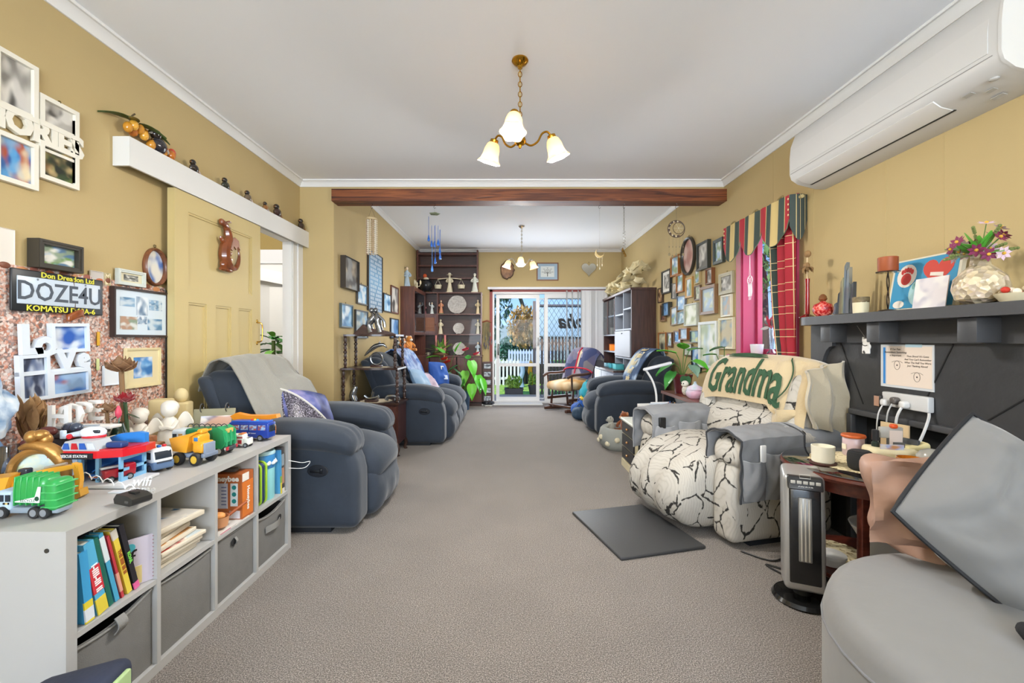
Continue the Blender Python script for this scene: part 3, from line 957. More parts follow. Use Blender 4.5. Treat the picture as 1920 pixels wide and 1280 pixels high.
for yy in (-.0345,.0345):
 MB().prism([(.03,.052),(-.05,.05),(-.055,.1),(-.045,.1),(-.035,.068),(.03,.055)],yy-.0008,yy+.0008,'y').build('white_decal',M('#e8ecee',.4),t,smooth=False)
 MB().text('RECYCLE',.012,(-.012,yy+(.001 if yy>0 else -.001),.0565),(90,0,180 if yy>0 else 0),.0003).build('lettering',M('#2e5f3c',.4),t,smooth=False)
 MB().lathe([(.004,-.0004),(.0075,-.0004),(.0075,.0004),(.004,.0004)],12,(-.042,yy*1.02,.063),'y').build('recycle_badge',M('#1f4f3a',.4),t)
for xx in (.075,-.03,-.063):
 for yy in (-.03,.03):
  wheel(t,xx,yy,.0185,.014)
YEL=M('#e0a32e',.32,coat=.3)
t=T('toy_excavator','yellow toy excavator with its arm reaching over the green truck','toy digger',(-1.515,1.40,ZT),6,'toy vehicles on the cube shelf')
t.scale=(.8,.8,.86)
for yy in (-.032,.032):
 MB().rbox((-.05,yy,.016),(.12,.022,.032),.015,4).build('track',TYRE,t)
MB().rbox((-.055,0,.055),(.10,.07,.035),.01,3).build('body',YEL,t)
MB().rbox((-.085,0,.07),(.06,.06,.03),.01,3).build('engine_cover',M('#3b3b3a',.5),t)
MB().rbox((-.035,.018,.085),(.035,.03,.05),.006,2).build('cab',WINM,t)
MB().prism([(-.02,.07),(.03,.105),(.10,.118),(.165,.125),(.17,.112),(.10,.098),(.04,.085),(-.01,.055)],-.012,.012,'y').build('boom',YEL,t)
MB().prism([(.155,.13),(.178,.125),(.185,.07),(.18,.03),(.168,.03),(.165,.08)],-.01,.01,'y').build('stick',YEL,t)
MB().prism([(.165,.03),(.19,.035),(.195,.01),(.18,-.0),(.155,.008)],-.02,.02,'y').build('bucket',M('#c39135',.45,var=.1),t)
MB().cyl((.05,0,.112),(.13,0,.128),.005,n=8).build('ram',M('#c9c9c9',.3,.8),t)
t=T('toy_dumper','yellow toy dumper at the left edge behind the green truck','toy truck',(-1.60,1.36,ZT),200,'toy vehicles on the cube shelf')
MB().prism([(-.05,.03),(.04,.03),(.06,.075),(-.065,.085)],-.035,.035,'y').build('tipper',YEL,t)
MB().rbox((.06,0,.05),(.04,.06,.06),.01,3).build('cab',YEL,t)
MB().rbox((0,0,.025),(.14,.045,.018),.006,2).build('chassis',TYRE,t)
for xx in (.05,-.04):
 for yy in (-.035,.035):
  wheel(t,xx,yy,.02,.016,'#e0a32e')
t=T('rescue_station','red and blue toy rescue station garage on the shelf','toy garage',(-1.455,1.58,ZT),0)
t.scale=(.86,.9,1)
LBL=M('#7fb6de',.3)
DBL=M('#2f6fc4',.3)
RED=M('#d3202c',.28,coat=.3)
MB().rbox((.03,-.012,.006),(.30,.17,.012),.005,2).build('base_plate',M('#cfd1d4',.4),t)
for xx,dd in ((-.115,.05),(.115,.018)):
 pass
def wallframe(x0,x1,y0,y1):
 """light blue pillar panel with two window holes facing +x"""
 mb=MB()
 mb.box(x0,x1,y0,y1,.012,.025).box(x0,x1,y0,y1,.046,.056).box(x0,x1,y0,y1,.085,.1)
 mb.box(x0,x1,y0,y0+.012,.025,.085).box(x0,x1,y1-.012,y1,.025,.085)
 return mb
wallframe(.118,.128,-.055,.065).build('side_wall',LBL,t,smooth=False)
wallframe(-.128,-.118,-.055,.065).build('side_wall',LBL,t,smooth=False)
B('back_wall',DBL,t,-.118,.118,.055,.065,.012,.1,smooth=False)
B('front_panel',M('#b4c8e0',.3),t,-.118,-.045,-.057,-.053,.035,.1,smooth=False)
for xx in (-.04,.03):
 B('pillar',LBL,t,xx,xx+.014,-.06,-.048,.012,.1,smooth=False)
MB().rbox((-.005,.02,.05),(.05,.07,.006),.002,1,fn=lambda p:V((p.x,p.y,p.z+p.x*.5))).build('ramp',DBL,t)
MB().prism([(-.15,-.075),(.06,-.085),(.14,-.06),(.165,.02),(.15,.085),(-.14,.085),(-.165,.02)],.1,.124,'z').build('roof',RED,t,smooth=False)
MB().prism([(-.135,-.06),(.06,-.068),(.125,-.045),(.145,.02),(.13,.07),(-.12,.07),(-.145,.02)],.124,.127,'z').build('deck',M('#b81f2a',.35),t,smooth=False)
B('sign_board',M('#20242c',.4),t,-.10,.045,-.0875,-.075,.098,.118,smooth=False)
MB().text('RESCUE STATION',.0135,(-.028,-.0885,.108),(90,0,0),.0005,bold=.0003).build('lettering',M('#e9ecee',.4),t,smooth=False)
MB().prism([(-.10,.0),(.055,.0),(.03,.032),(-.075,.032)],-.075,.0,'y').at((0,0,0)).build('control_tower',M('#b9bec4',.35),t,smooth=False).location=(0,0,.124)
for k,cc in enumerate(('#2e5fb8','#c12a34','#2e5fb8','#d5dce4')):
 MB().prism([(-.085+k*.034,.005),(-.057+k*.034,.005),(-.062+k*.032,.026),(-.078+k*.03,.026)],-.0775,-.074,'y').build('tower_window',M(cc,.2),t,smooth=False).location=(0,0,.124)
MB().rbox((.09,-.03,.137),(.07,.035,.02),.008,3).build('blue_car',M('#27407a',.3),t)
MB().prism([(-.02,.12),(.13,.12),(.13,.16),(.10,.165),(.02,.158),(-.02,.145)],.055,.075,'y').build('top_ramp',M('#2f83d6',.3),t,smooth=False)
hc=T('toy_helicopter','white toy helicopter with red underside on the rescue station roof','toy helicopter',(-1.50,1.575,ZT+.152),12,'toy vehicles on the cube shelf')
MB().ell((.015,0,.022),(.042,.022,.022)).build('fuselage',M('#dfe6ee',.25),hc)
MB().ell((.018,0,.008),(.038,.021,.012)).build('underside',M('#cf2e3a',.3),hc)
MB().cyl((-.02,0,.02),(-.075,0,.012),.011,.006,10).rbox((-.075,0,.018),(.02,.006,.03),.003,2).build('tail',M('#c7d6e4',.25),hc)
MB().cyl((-.05,-.012,.012),(-.05,.012,.012),.009,n=12).build('tail_rotor',M('#cf2e3a',.3),hc)
for yy in (-.017,.017):
 MB().rbox((.035,yy,.027),(.022,.006,.012),.003,2).build('window',WINM,hc)
MB().rbox((.01,0,.047),(.05,.008,.004),.002,1).build('rotor',M('#8c97a4',.4),hc)
t=T('toy_fire_engine','small dark red toy fire engine parked under the rescue station','toy truck',(-1.375,1.555,ZT+.012),60,'toy vehicles on the cube shelf')
CR=M('#a3192c',.22,coat=.5)
MB().rbox((.0,0,.028),(.088,.04,.03),.005,2).build('body',CR,t)
MB().rbox((.028,0,.038),(.034,.042,.036),.007,3).build('cab',CR,t)
B('windscreen',WINM,t,.0445,.046,-.016,.016,.038,.052,smooth=False)
MB().rbox((-.012,0,.05),(.075,.016,.008),.002,1).build('ladder',M('#c9d2da',.35,.5),t)
for xx in (.025,-.027):
 for yy in (-.02,.02):
  wheel(t,xx,yy,.011,.009)
t=T('toy_car','small blue toy car with orange stripes under the rescue station','toy car',(-1.43,1.56,ZT+.012),75,'toy vehicles on the cube shelf')
MB().rbox((0,0,.018),(.07,.034,.016),.006,3).build('body',DBL,t)
MB().rbox((-.005,0,.03),(.036,.03,.018),.007,3).build('cabin',WINM,t)
MB().rbox((0,0,.018),(.072,.0355,.004),.001,1).build('stripe',M('#e07a2f',.4),t)
for xx in (.022,-.022):
 for yy in (-.016,.016):
  wheel(t,xx,yy,.009,.008)
t=T('toy_police_truck','white toy truck with blue lower half beside the rescue station','toy truck',(-1.355,1.705,ZT),-25,'toy vehicles on the cube shelf')
MB().rbox((-.02,0,.055),(.12,.07,.072),.012,3,fn=lambda p:V((p.x-max(0,p.z-.05)*.25*(p.x>.02),p.y,p.z))).build('body',M('#e3e6e8',.3),t)
MB().rbox((-.02,0,.028),(.124,.073,.032),.008,3).build('lower_body',M('#5a7396',.35),t)
MB().rbox((.034,0,.066),(.006,.056,.028),.002,2,fn=lambda p:V((p.x-(p.z-.066)*.25,p.y,p.z))).build('windscreen',WINM,t)
for yy in (-.0355,.0355):
 B('side_window',WINM,t,-.005,.022,yy-.001,yy+.001,.052,.078,smooth=False)
MB().rbox((.042,0,.04),(.003,.05,.006),.001,1).build('grille',M('#3a4350',.5),t)
for k,cc in enumerate(('#e2a32e','#2f6fc4','#d3202c')):
 MB().rbox((.005,-.018+k*.018,.095),(.014,.013,.01),.004,2).build('beacon',M(cc,.2),t)
for xx in (.015,-.055):
 for yy in (-.03,.03):
  wheel(t,xx,yy,.0165,.014,'#3d4a5c')
t=T('toy_dump_truck','bright yellow toy dump truck with big black wheels','toy truck',(-1.292,1.815,ZT),-8,'toy vehicles on the cube shelf')
t.scale=(.82,.9,.92)
YB_=M('#eaa52c',.28,coat=.4)
MB().rbox((.0,0,.038),(.16,.05,.02),.006,2).build('chassis',M('#8f9db5',.4),t)
MB().prism([(-.095,.115),(-.075,.06),(.0,.055),(.018,.125),(.05,.14),(.05,.148),(-.005,.132)],-.045,.045,'y').build('tipper',YB_,t)
MB().rbox((.05,0,.075),(.06,.075,.05),.014,4).build('bonnet',YB_,t)
MB().rbox((.035,0,.11),(.05,.066,.05),.016,4).build('cab',YB_,t)
MB().rbox((.045,0,.143),(.03,.04,.02),.008,3).build('roof',YB_,t)
for yy in (-.0335,.0335):
 MB().rbox((.04,yy,.112),(.02,.003,.016),.001,1).build('side_window',M('#3a7fc4',.2),t)
MB().rbox((.082,0,.07),(.012,.06,.05),.004,2).build('grille',M('#8a96aa',.4),t)
MB().rbox((.084,0,.042),(.02,.082,.018),.005,2).build('bumper',M('#7b879b',.4),t)
for xx in (.05,-.045):
 for yy in (-.042,.042):
  wheel(t,xx,yy,.028,.026,'#d9b13f')
t=T('toy_lorry','dark green toy rubbish lorry with a white cab behind the dump truck','toy truck',(-1.345,1.965,ZT),0,'toy vehicles on the cube shelf')
t.scale=(.88,1,.95)
DG=M('#1f7d52',.3,coat=.3)
MB().rbox((.0,0,.028),(.26,.06,.018),.005,2).build('chassis',M('#3a3d42',.5),t)
MB().rbox((-.115,0,.075),(.07,.075,.085),.012,3).build('cab',M('#cfdae2',.3),t)
for yy in (-.038,.038):
 B('side_window',WINM,t,-.14,-.12,yy-.001,yy+.001,.075,.1,smooth=False)
 B('side_window',M('#c79a5a',.3),t,-.112,-.092,yy-.001,yy+.001,.075,.1,smooth=False)
 B('recycle_badge',M('#d7e3da',.4),t,-.03,-.012,yy-.0025,yy+.0025,.09,.108,smooth=False)
MB().rbox((-.01,0,.08),(.14,.078,.085),.01,3).build('body',DG,t)
MB().prism([(.06,.035),(.105,.03),(.122,.06),(.112,.115),(.085,.13),(.06,.122)],-.042,.042,'y').build('hopper',M('#2d9a63',.3),t)
for yy in (-.03,.0,.03):
 B('rib',M('#39ab72',.3),t,.105,.124,yy-.003,yy+.003,.04,.11,smooth=False)
B('sign_panel',M('#d8b96a',.4),t,.1,.118,-.022,.022,.1,.118,smooth=False)
MB().rbox((.12,0,.03),(.012,.08,.012),.003,1).build('bumper',M('#c9c9c9',.3),t)
for yy in (-.032,.032):
 MB().rbox((.127,yy,.03),(.006,.016,.016),.002,1).build('tail_light',M('#b02a35',.3),t)
for k in range(7):
 MB().tube(arc((-.08+k*.028,0,.122),.016,0,180,6,'xz'),.002,5).build('top_hoop',M('#2a2d30',.5),t)
for xx in (-.09,.045,.09):
 for yy in (-.032,.032):
  wheel(t,xx,yy,.02,.018,'#b5b9bd')
t=T('toy_ambulance','tiny white toy ambulance with red markings near the blue bus','toy truck',(-1.262,2.09,ZT),0,'toy vehicles on the cube shelf')
MB().rbox((-.018,0,.036),(.065,.042,.05),.006,2).build('body',M('#e9e6e0',.3),t)
MB().rbox((.026,0,.028),(.03,.04,.034),.008,3).build('cab',M('#e9e6e0',.3),t)
MB().rbox((.032,0,.04),(.012,.034,.01),.003,1).build('windscreen',WINM,t)
for yy in (-.0215,.0215):
 B('red_stripe',M('#b8323c',.4),t,-.048,.012,yy-.0005,yy+.0005,.044,.05,smooth=False)
 B('red_block',M('#b8323c',.4),t,-.01,.008,yy-.0007,yy+.0007,.018,.036,smooth=False)
MB().rbox((-.0,0,.062),(.02,.036,.006),.002,1).build('beacon',M('#d87a3a',.3),t)
for xx in (.025,-.03):
 for yy in (-.019,.019):
  wheel(t,xx,yy,.011,.009)
t=T('toy_bus','royal blue toy bus with pictured windows at the far end of the shelf','toy bus',(-1.30,2.235,ZT),-4,'toy vehicles on the cube shelf')
BUS=M('#1f3f9e',.28,coat=.4)
MB().rbox((0,0,.053),(.21,.062,.078),.008,3).build('body',BUS,t)
MB().rbox((0,0,.095),(.19,.05,.008),.003,2).build('roof',M('#2f5fc0',.3),t)
for yy in (-.0315,.0315):
 for k in range(4):
  B('side_window',photo(40+k,'#6a5a8c','#cfd6e6','#a8584a','#8fb3d8'),t,-.085+k*.045,-.047+k*.045,yy-.0006,yy+.0006,.055,.08,smooth=False)
 MB().text('IIIII Iumner',.009,(.02,yy+(.0006 if yy>0 else -.0006),.04),(90,0,180 if yy>0 else 0),.0003).build('lettering',M('#e4e9f2',.4),t,smooth=False)
MB().rbox((.1045,0,.062),(.003,.052,.032),.001,1).build('windscreen',WINM,t)
for k,cc in enumerate(('#d3202c','#e5cf3a','#2f9ed6')):
 MB().ell((.0+k*.014,0,.1),(.006,.008,.006)).build('roof_button',M(cc,.3),t)
for xx in (.06,-.06):
 for yy in (-.027,.027):
  wheel(t,xx,yy,.016,.012)
t=T('toy_loader','orange toy crane vehicle half hidden behind the blue bus','toy digger',(-1.33,2.31,ZT),0,'toy vehicles on the cube shelf')
MB().rbox((0,0,.035),(.2,.05,.05),.008,3).build('body',M('#e08a28',.35),t)
MB().prism([(-.12,.108),(-.09,.125),(-.03,.113),(.06,.112),(.12,.118),(.125,.1),(.06,.09),(-.1,.09)],-.02,.02,'y').build('boom',M('#e58f22',.35),t)
MB().rbox((.05,0,.075),(.05,.05,.04),.008,2).build('cab',M('#e08a28',.35),t)
for xx in (.06,-.06):
 for yy in (-.026,.026):
  wheel(t,xx,yy,.018,.012)
t=T('wifi_sign','white wire sign of curling script standing on the shelf edge','sign',(-1.30,1.465,ZT),0)
pts=[]
for k in range(34):
 a=k/33
 pts.append((-.14+.2*a+.006*math.sin(a*34),0,.065-.055*a+.010*math.cos(a*34)))
MB().tube(pts,.0016,5).build('scroll',M('#eceef0',.4),t)
for s_,q,z_ in (('wifi',.045,.034),('come',.04,.008)):
 MB().text(s_,q,(.08,0,z_),(90,0,0),.0012,shear=.3).build('lettering',M('#eceef0',.4),t,smooth=False)
B('foot',M('#dfe4ea',.3),t,-.02,.1,-.012,.012,0,.003,smooth=False)
t=T('black_charger','black plastic charger box resting on the shelf front edge','charger',(-1.168,1.372,ZT),-20)
MB().prism([(-.04,0),(.032,0),(.044,.008),(.044,.022),(.02,.03),(-.03,.03),(-.044,.014)],-.028,.028,'y').build('case',M('#2c2b2a',.45),t)
MB().rbox((.005,0,.032),(.034,.014,.008),.002,1).build('slide',M('#232222',.4),t)
MB().rbox((.02,-.0285,.012),(.016,.003,.008),.001,1).build('socket',M('#4f4e4c',.5),t)
CREAM=M('#e3d9c2',.5,bump=.1,bscale=30,var=.05)
SHELLW=M('#e6e0d4',.35,var=.06)
WOODT=wood('#8a5632','#b98352',3,0)
def W3(u,v,Xp):
 return W(u,v,X=Xp)
def onledge(u,X,Z=.598):
 """a spot on the ornament table: depth from the column u shows at X"""
 return (X,X*F/(u-U0),Z)
p=onledge(132,-1.70)
t=T('dark_box','dark brown lidded box beneath the HOPE letters','box',p,0)
MB().rbox((0,0,.068),(.19,.12,.136),.006,2).build('box_body',wood('#2d2522','#463a35',2,0),t)
MB().rbox((0,0,.145),(.2,.13,.018),.005,2).build('lid',wood('#38302d','#50443f',2,0),t)
HW=M('#eceae6',.5)
hx=-1.72
for k,(ch,uu)in enumerate((('H',112),('O',133),('P',157),('E',179))):
 y_=hx*F/(uu-U0)
 o=MB().text(ch,.115,(0,0,.042),(90,0,8),.008,bold=.002).build('letter_block',HW,None)
 o.location=(hx,y_,.598+.1665)
 tag(o,'white block letter %s of the HOPE ornament'%ch,'letter','HOPE letters on the dark box')
tag(MB().rbox((0,0,.006),(.26,.055,.012),.003,2).build('display_plinth',HW,None),'white strip on which the HOPE letters stand','base').location=(hx+.02,1.765,.598+.1542)
t=T('stone_seal','polished blue-black stone lying before the HOPE letters','ornament',onledge(134,-1.655,.598+.155),-20)
MB().ell((0,0,.018),(.045,.022,.02)).ell((.03,0,.02),(.025,.02,.019)).build('stone',M('#3f4a5c',.2,coat=.5,var=.2),t)
for uu,dz,lab in ((56,.02,'dark red seed pod on a stem beside the HOPE letters'),(90,.05,'dark red seed pod leaning against the letter H')):
 t=T('seed_pod',lab,'seed pod',onledge(uu,-1.66))
 MB().tube(spline([(0,0,0),(.01,.01,.06+dz*.5),(0,0,.11+dz)],4),.0025,6).build('stem',M('#6b5240',.8),t)
 MB().ell((0,0,.125+dz),(.03,.022,.018)).build('pod',M('#5a2c28',.35),t)
def pebble_block(label,u,X,w_,h_,col=CREAM):
 t=T('stone_candle',label,'candle',onledge(u,X),15)
 MB().rbox((0,0,h_/2),(w_,w_*.8,h_),w_*.3,4,fn=lambda q:V((q.x+.1*max(0,q.z-h_*.5),q.y,q.z*(1+.9*q.x)))).build('wax_block',col,t)
pebble_block('tall cream wax block behind the toy helicopter',184,-1.60,.065,.125)
pebble_block('cream wax block half hidden behind the wooden ring block',212,-1.62,.06,.115)
pebble_block('rounded cream stone in front of the rose stems',203,-1.70,.07,.15)
t=T('wooden_block','wooden block with a large round hole through it','toy',onledge(232,-1.60),4)
sq=[(-.042,0),(.042,0),(.042,.1),(-.042,.1)]
mb=MB()
n=24
ring=[V((.03*math.cos(2*PI*i/n),0,.052+.03*math.sin(2*PI*i/n)))for i in range(n)]
outer=[]
for i in range(n):
 a=2*PI*i/n
 k=1/max(abs(math.cos(a)),abs(math.sin(a)))
 outer.append(V((.042*math.cos(a)*k,0,.051+.05*math.sin(a)*k)))
vs_,fs_=[],[]
for yy in (-.022,.022):
 for q in outer+ring:
  vs_.append(q+V((0,yy,0)))
for i in range(n):
 j=(i+1)%n
 fs_+=[(i,j,n+j,n+i),(2*n+i,3*n+i,3*n+j,2*n+j),(i,2*n+i,2*n+j,j),(n+i,n+j,3*n+j,3*n+i)]
mb.add(vs_,fs_).build('block',WOODT,t)
t=T('wooden_truck','small unpainted wooden toy truck among the cream ornaments','toy truck',onledge(278,-1.60),-18)
MB().rbox((-.02,0,.055),(.075,.055,.05),.005,2).build('load',wood('#7c4b2c','#a3683f',3,0),t)
MB().rbox((.0,0,.024),(.15,.05,.014),.004,2).build('chassis',WOODT,t)
MB().rbox((.055,0,.042),(.035,.05,.03),.006,2).build('cab',wood('#8f5c36','#b98250',3,0),t)
for xx in (-.05,.05):
 for yy in (-.03,.03):
  wheel(t,xx,yy,.02,.012,'#4d3322',tyre=wood('#6e432a','#8f5c3a',3,0))
def angel(label,u,X,s,halo=False):
 t=T('angel_figurine',label,'figurine',onledge(u,X),25,'white angels on the ornament table')
 MB().lathe([(.0,0),(.05*s,0),(.052*s,.02*s),(.035*s,.08*s),(.028*s,.11*s),(.012*s,.125*s)],18).build('gown',SHELLW,t)
 MB().ell((0,-.004,.155*s),(.034*s,.034*s,.036*s)).build('head',SHELLW,t)
 for sx in (-1,1):
  MB().grid(lambda a,b:(sx*(.02+.065*a)*s,.02*s+.012*math.sin(a*3),(.05+.075*b*math.sin(PI*(.15+.8*a))+.03*a)*s),8,6,.008*s).build('wing',SHELLW,t)
 MB().tube(spline([(-.03*s,-.01,.1*s),(-.02*s,-.045*s,.075*s),(0,-.05*s,.08*s),(.02*s,-.045*s,.075*s),(.03*s,-.01,.1*s)],4),.01*s,8).build('arms',SHELLW,t)
 MB().ell((0,.008*s,.168*s),(.037*s,.034*s,.03*s)).build('hair',SHELLW,t)
angel('large pearly angel figurine with spread wings near the flip frame',318,-1.67,1.05)
angel('smaller pearly angel figurine turned beside the wooden block',262,-1.73,.95)
for lab,u,X,hh in (('cream square stone behind the large angel',303,-1.80,.2),('cream stone block next to the flip photo stand',340,-1.78,.17)):
 t=T('stone_block',lab,'ornament',onledge(u,X),20)
 MB().rbox((0,0,hh/2),(.09,.09,hh),.012,3).build('block',M('#d8c594',.7,bump=.15,bscale=40),t)
 if u==340:
  MB().ell((0,0,hh+.035),(.032,.03,.04)).build('knob',M('#d8c594',.7,bump=.15,bscale=40),t)
t=T('flip_photo_stand','grey flip photo stand with two rings beside the blue recliner','photo stand',(-1.515,2.25,.598),14)
def lean(p,k=.28):
 return V((p.x,p.y+(p.z)*k,p.z))
MB().rbox((0,0,.075),(.19,.008,.15),.002,1,fn=lean).build('front_board',M('#8f8a70',.6),t)
MB().rbox((0,.085,.075),(.19,.008,.15),.002,1,fn=lambda p:V((p.x,p.y-p.z*.28+.0,p.z))).build('rear_board',M('#3a3936',.6),t)
MB().rbox((.012,-.0065,.07),(.14,.003,.09),.001,1,fn=lean).build('photo',photo(51,'#d6dbe6','#b59aa2','#5b5f7a','#e8e4e0','#c9a08a'),t)
for xx in (-.06,.055):
 MB().tube(arc((xx,.042,.155),.022,0,360,16,'yz'),.0025,6,True).build('ring',M('#7c7c7c',.25,1),t)
t=T('mermaid_frame','bronze arch photo frame with a reclining mermaid and a seaside card','photo frame',(-1.60,1.50,.598),18)
GOLD=M('#b48648',.35,.55,bump=.2,bscale=60,var=.15)
MB().tube(arc((0,0,.06),.07,-20,200,16,'xz'),.013,8).build('arch',GOLD,t)
MB().grid(lambda a,b:((a*2-1)*.062,.006,.012+b*(.045+.062*math.sqrt(max(0,1-(a*2-1)**2)))),14,4,.004).build('card',noise_mat([(.3,'#b9c98a'),(.45,'#dfe6d2'),(.6,'#c6dde0'),(.8,'#eef0ea')],3,2,.4,coord='Generated'),t)
MB().tube(spline([(.08,0,.03),(.07,-.005,.09),(.035,-.008,.135),(-.01,-.008,.15),(-.045,-.006,.14)],5),[.014,.015,.017,.019,.021,.022,.023,.023,.023,.022,.021,.02,.019,.018,.017,.016,.014,.012,.010,.008,.006],10).build('mermaid_body',GOLD,t)
MB().ell((-.01,-.01,.178),(.02,.019,.022)).ell((.008,-.002,.182),(.025,.02,.018)).ell((.02,.002,.165),(.02,.016,.022)).build('mermaid_head',GOLD,t)
MB().prism([(.075,.0),(.12,.035),(.095,.01),(.125,-.0)],-.006,.006,'y').build('tail_fin',GOLD,t).location.z=.02
MB().rbox((0,0,.006),(.18,.05,.012),.004,2).build('foot',GOLD,t)
MB().grid(lambda a,b:(-.06+.12*a,-.03-.02*b,.014+.016*math.sin(PI*b)*math.sin(PI*a)),10,4,.004).build('shell',SHELLW,t)
t=T('acrylic_frame','clear acrylic upright frame beside the bronze mermaid','photo frame',(-1.685,1.49,.598),10)
MB().rbox((0,0,.075),(.03,.05,.15),.004,2).build('block',glass_mat((.93,.96,1),.5),t)
t=T('blue_bouquet','crumpled pale blue tulle bunch at the left edge of the shelf','ornament',(-1.765,1.47,.598))
BLU=noise_mat([(.3,'#3f5f8c'),(.45,'#7f9fc4'),(.6,'#c5d6e6'),(.75,'#eef2f6')],14,4,.35,.5)
def crump(c_,d_,k,seed):
 mb=MB().ell(c_,d_,26,18)
 for i,q in enumerate(mb.v):
  e=(q-V(c_))
  nz=mnoise.noise(e*k+V((seed,0,0)))
  mb.v[i]=V(c_)+e*(1+.35*nz)
 return mb
crump((0,0,.26),(.085,.075,.11),22,1).build('tulle_top',BLU,t)
crump((0,.0,.09),(.06,.06,.1),16,5).build('tulle_base',M('#6f8db4',.5,var=.2,vscale=15),t)
random.seed(8)
t=T('dried_flowers','bunch of tan dried leaves and flowers left of the HOPE letters','dried flowers',onledge(62,-1.80))
TAN=noise_mat([(.3,'#7a5a3a'),(.5,'#b08a5e'),(.75,'#dcc096')],10,4,.8,.3)
for k in range(16):
 a=random.uniform(0,6.28)
 r_=random.uniform(.0,.06)
 hh=random.uniform(.2,.29)
 MB().grid(lambda p,q:(r_*math.cos(a)+.035*(p-.5)*math.cos(a+1.5)*math.sin(PI*q)+.02*q*math.cos(a),r_*math.sin(a)+.035*(p-.5)*math.sin(a+1.5)*math.sin(PI*q)+.02*q*math.sin(a),hh-.085+.09*q+.012*math.sin(5*p+3*q)),3,5,.002).build('dried_leaf',TAN,t)
for k in range(6):
 a=k*1.05
 MB().tube(spline([(0,0,0),(.02*math.cos(a),.02*math.sin(a),.12),(.045*math.cos(a),.045*math.sin(a),.22)],4),.003,6).build('stem',M('#6e4a30',.8),t)
def rose(label,name,u,v,X,petal,s,stem_z,leaf=None):
 q=W3(u,v,X)
 t=T(name,label,'flower',(q.x,q.y,stem_z))
 hh=q.z-stem_z
 MB().tube(spline([(.02,0,0),(.01,.0,hh*.5),(0,0,hh)],4),.006*s+.002,8).build('stem',M('#8a6a48' if leaf is None else '#3f5a3a',.7),t)
 for ring_,(nn,rr,tilt)in enumerate(((3,.012,0),(5,.022,12),(6,.034,26))):
  for k in range(nn):
   a=360/nn*k+ring_*25
   MB().at((0,0,hh),(tilt,0,a)).grid(lambda p,b:((p-.5)*.055*s*math.sin(PI*(.12+.82*b)),-rr*s*(.4+.6*math.sin(b*1.7)),.045*s*b-.012*s+.008*s*math.cos(PI*(p-.5))),4,5,.0015).build('petal',petal,t)
 if leaf:
  for k in range(2):
   MB().at((0,0,hh*.75),(40,0,120+160*k)).grid(lambda p,b:((p-.5)*.03*math.sin(PI*(.05+.9*b)),-.06*b,.01*b),2,5,.001).build('leaf',leaf,t)
BRWN=M('#9a7656',.7,var=.15,vscale=30,bump=.3)
rose('large carved wooden rose on a tall stem in front of the pebble panel','wooden_rose',227,688,-1.74,BRWN,1.25,.598)
rose('small brown wooden rose beside the dark green bud vase','wooden_rose',200,768,-1.70,BRWN,.75,.598)
rose('red velvet rose beside the wooden rose stem','red_rose',234,748,-1.72,M('#a3141f',.8,sheen=.6),.85,.598,M('#3a4a34',.6))
q=W3(222,780,-1.66)
t=T('bud_vase','dark green glass bud vase with a small pink tulip bud','vase',(q.x,q.y,.598))
MB().lathe([(0,0),(.03,0),(.034,.05),(.032,.1),(.02,.14),(.017,.15),(.02,.155)],16).build('vase',M('#21382f',.2,coat=.5),t)
MB().tube([(0,0,.14),(.004,0,.18)],.002,6).build('stem',M('#5b8f86',.4),t)
MB().lathe([(.002,.17),(.011,.185),(.012,.2),(.004,.225)],10).build('bud',M('#dc4f66',.4),t)
def pebble_mat():
 m,nt,b=new_mat('pebble_print')
 tc=nd(nt,'ShaderNodeTexCoord')
 vo=nd(nt,'ShaderNodeTexVoronoi',i_Scale=105)
 n=nd(nt,'ShaderNodeTexNoise',i_Scale=60,i_Detail=3)
 nt.links.new(tc.outputs['Object'],n.inputs['Vector'])
 mxv=nd(nt,'ShaderNodeMix',data_type='VECTOR')
 mxv.inputs[0].default_value=.02
 nt.links.new(tc.outputs['Object'],mxv.inputs[4])
 nt.links.new(n.outputs[1],mxv.inputs[5])
 nt.links.new(mxv.outputs[1],vo.inputs['Vector'])
 sp=nd(nt,'ShaderNodeSeparateColor')
 nt.links.new(vo.outputs['Color'],sp.inputs[0])
 r=ramp(nt,[(0,'#6a5853'),(.15,'#a8958f'),(.3,'#c98468'),(.45,'#e2b5a2'),(.6,'#efe5de'),(.75,'#d6c8c2'),(.88,'#d98f6c'),(1,'#f6f1ed')])
 nt.links.new(sp.outputs[0],r.inputs[0])
 r2=ramp(nt,[(0,'#ffffff'),(.55,'#e0d6d2'),(.95,'#5b4a46')])
 nt.links.new(vo.outputs['Distance'],r2 .inputs[0])
 mx=nd(nt,'ShaderNodeMix',data_type='RGBA',blend_type='MULTIPLY')
 mx.inputs[0].default_value=.5
 nt.links.new(r.outputs[0],mx.inputs[6])
 nt.links.new(r2 .outputs[0],mx.inputs[7])
 nt.links.new(mx.outputs[2],b.inputs['Base Color'])
 b.inputs['Roughness'].default_value=.4
 return m
PEB=pebble_mat()
t=T('pebble_panel','large panel printed with orange and white pebbles on the left wall','panel',(XL,1.2,.6))
B('board',PEB,t,.001,.008,0,1.262,0,.792,smooth=False)
B('edge_strip',M('#5c5650',.5),t,.001,.011,1.262,1.274,0,.78,smooth=False)
for k in range(15):
 MB().ell((.007,.42+k*.055+(k%3)*.006,.778+(k%2)*.008),(.004,.017+.004*(k%3),.013)).build('printed_stone',M(['#b5653f','#7d4a35','#c98a5c','#a06050'][k%4],.4),t)
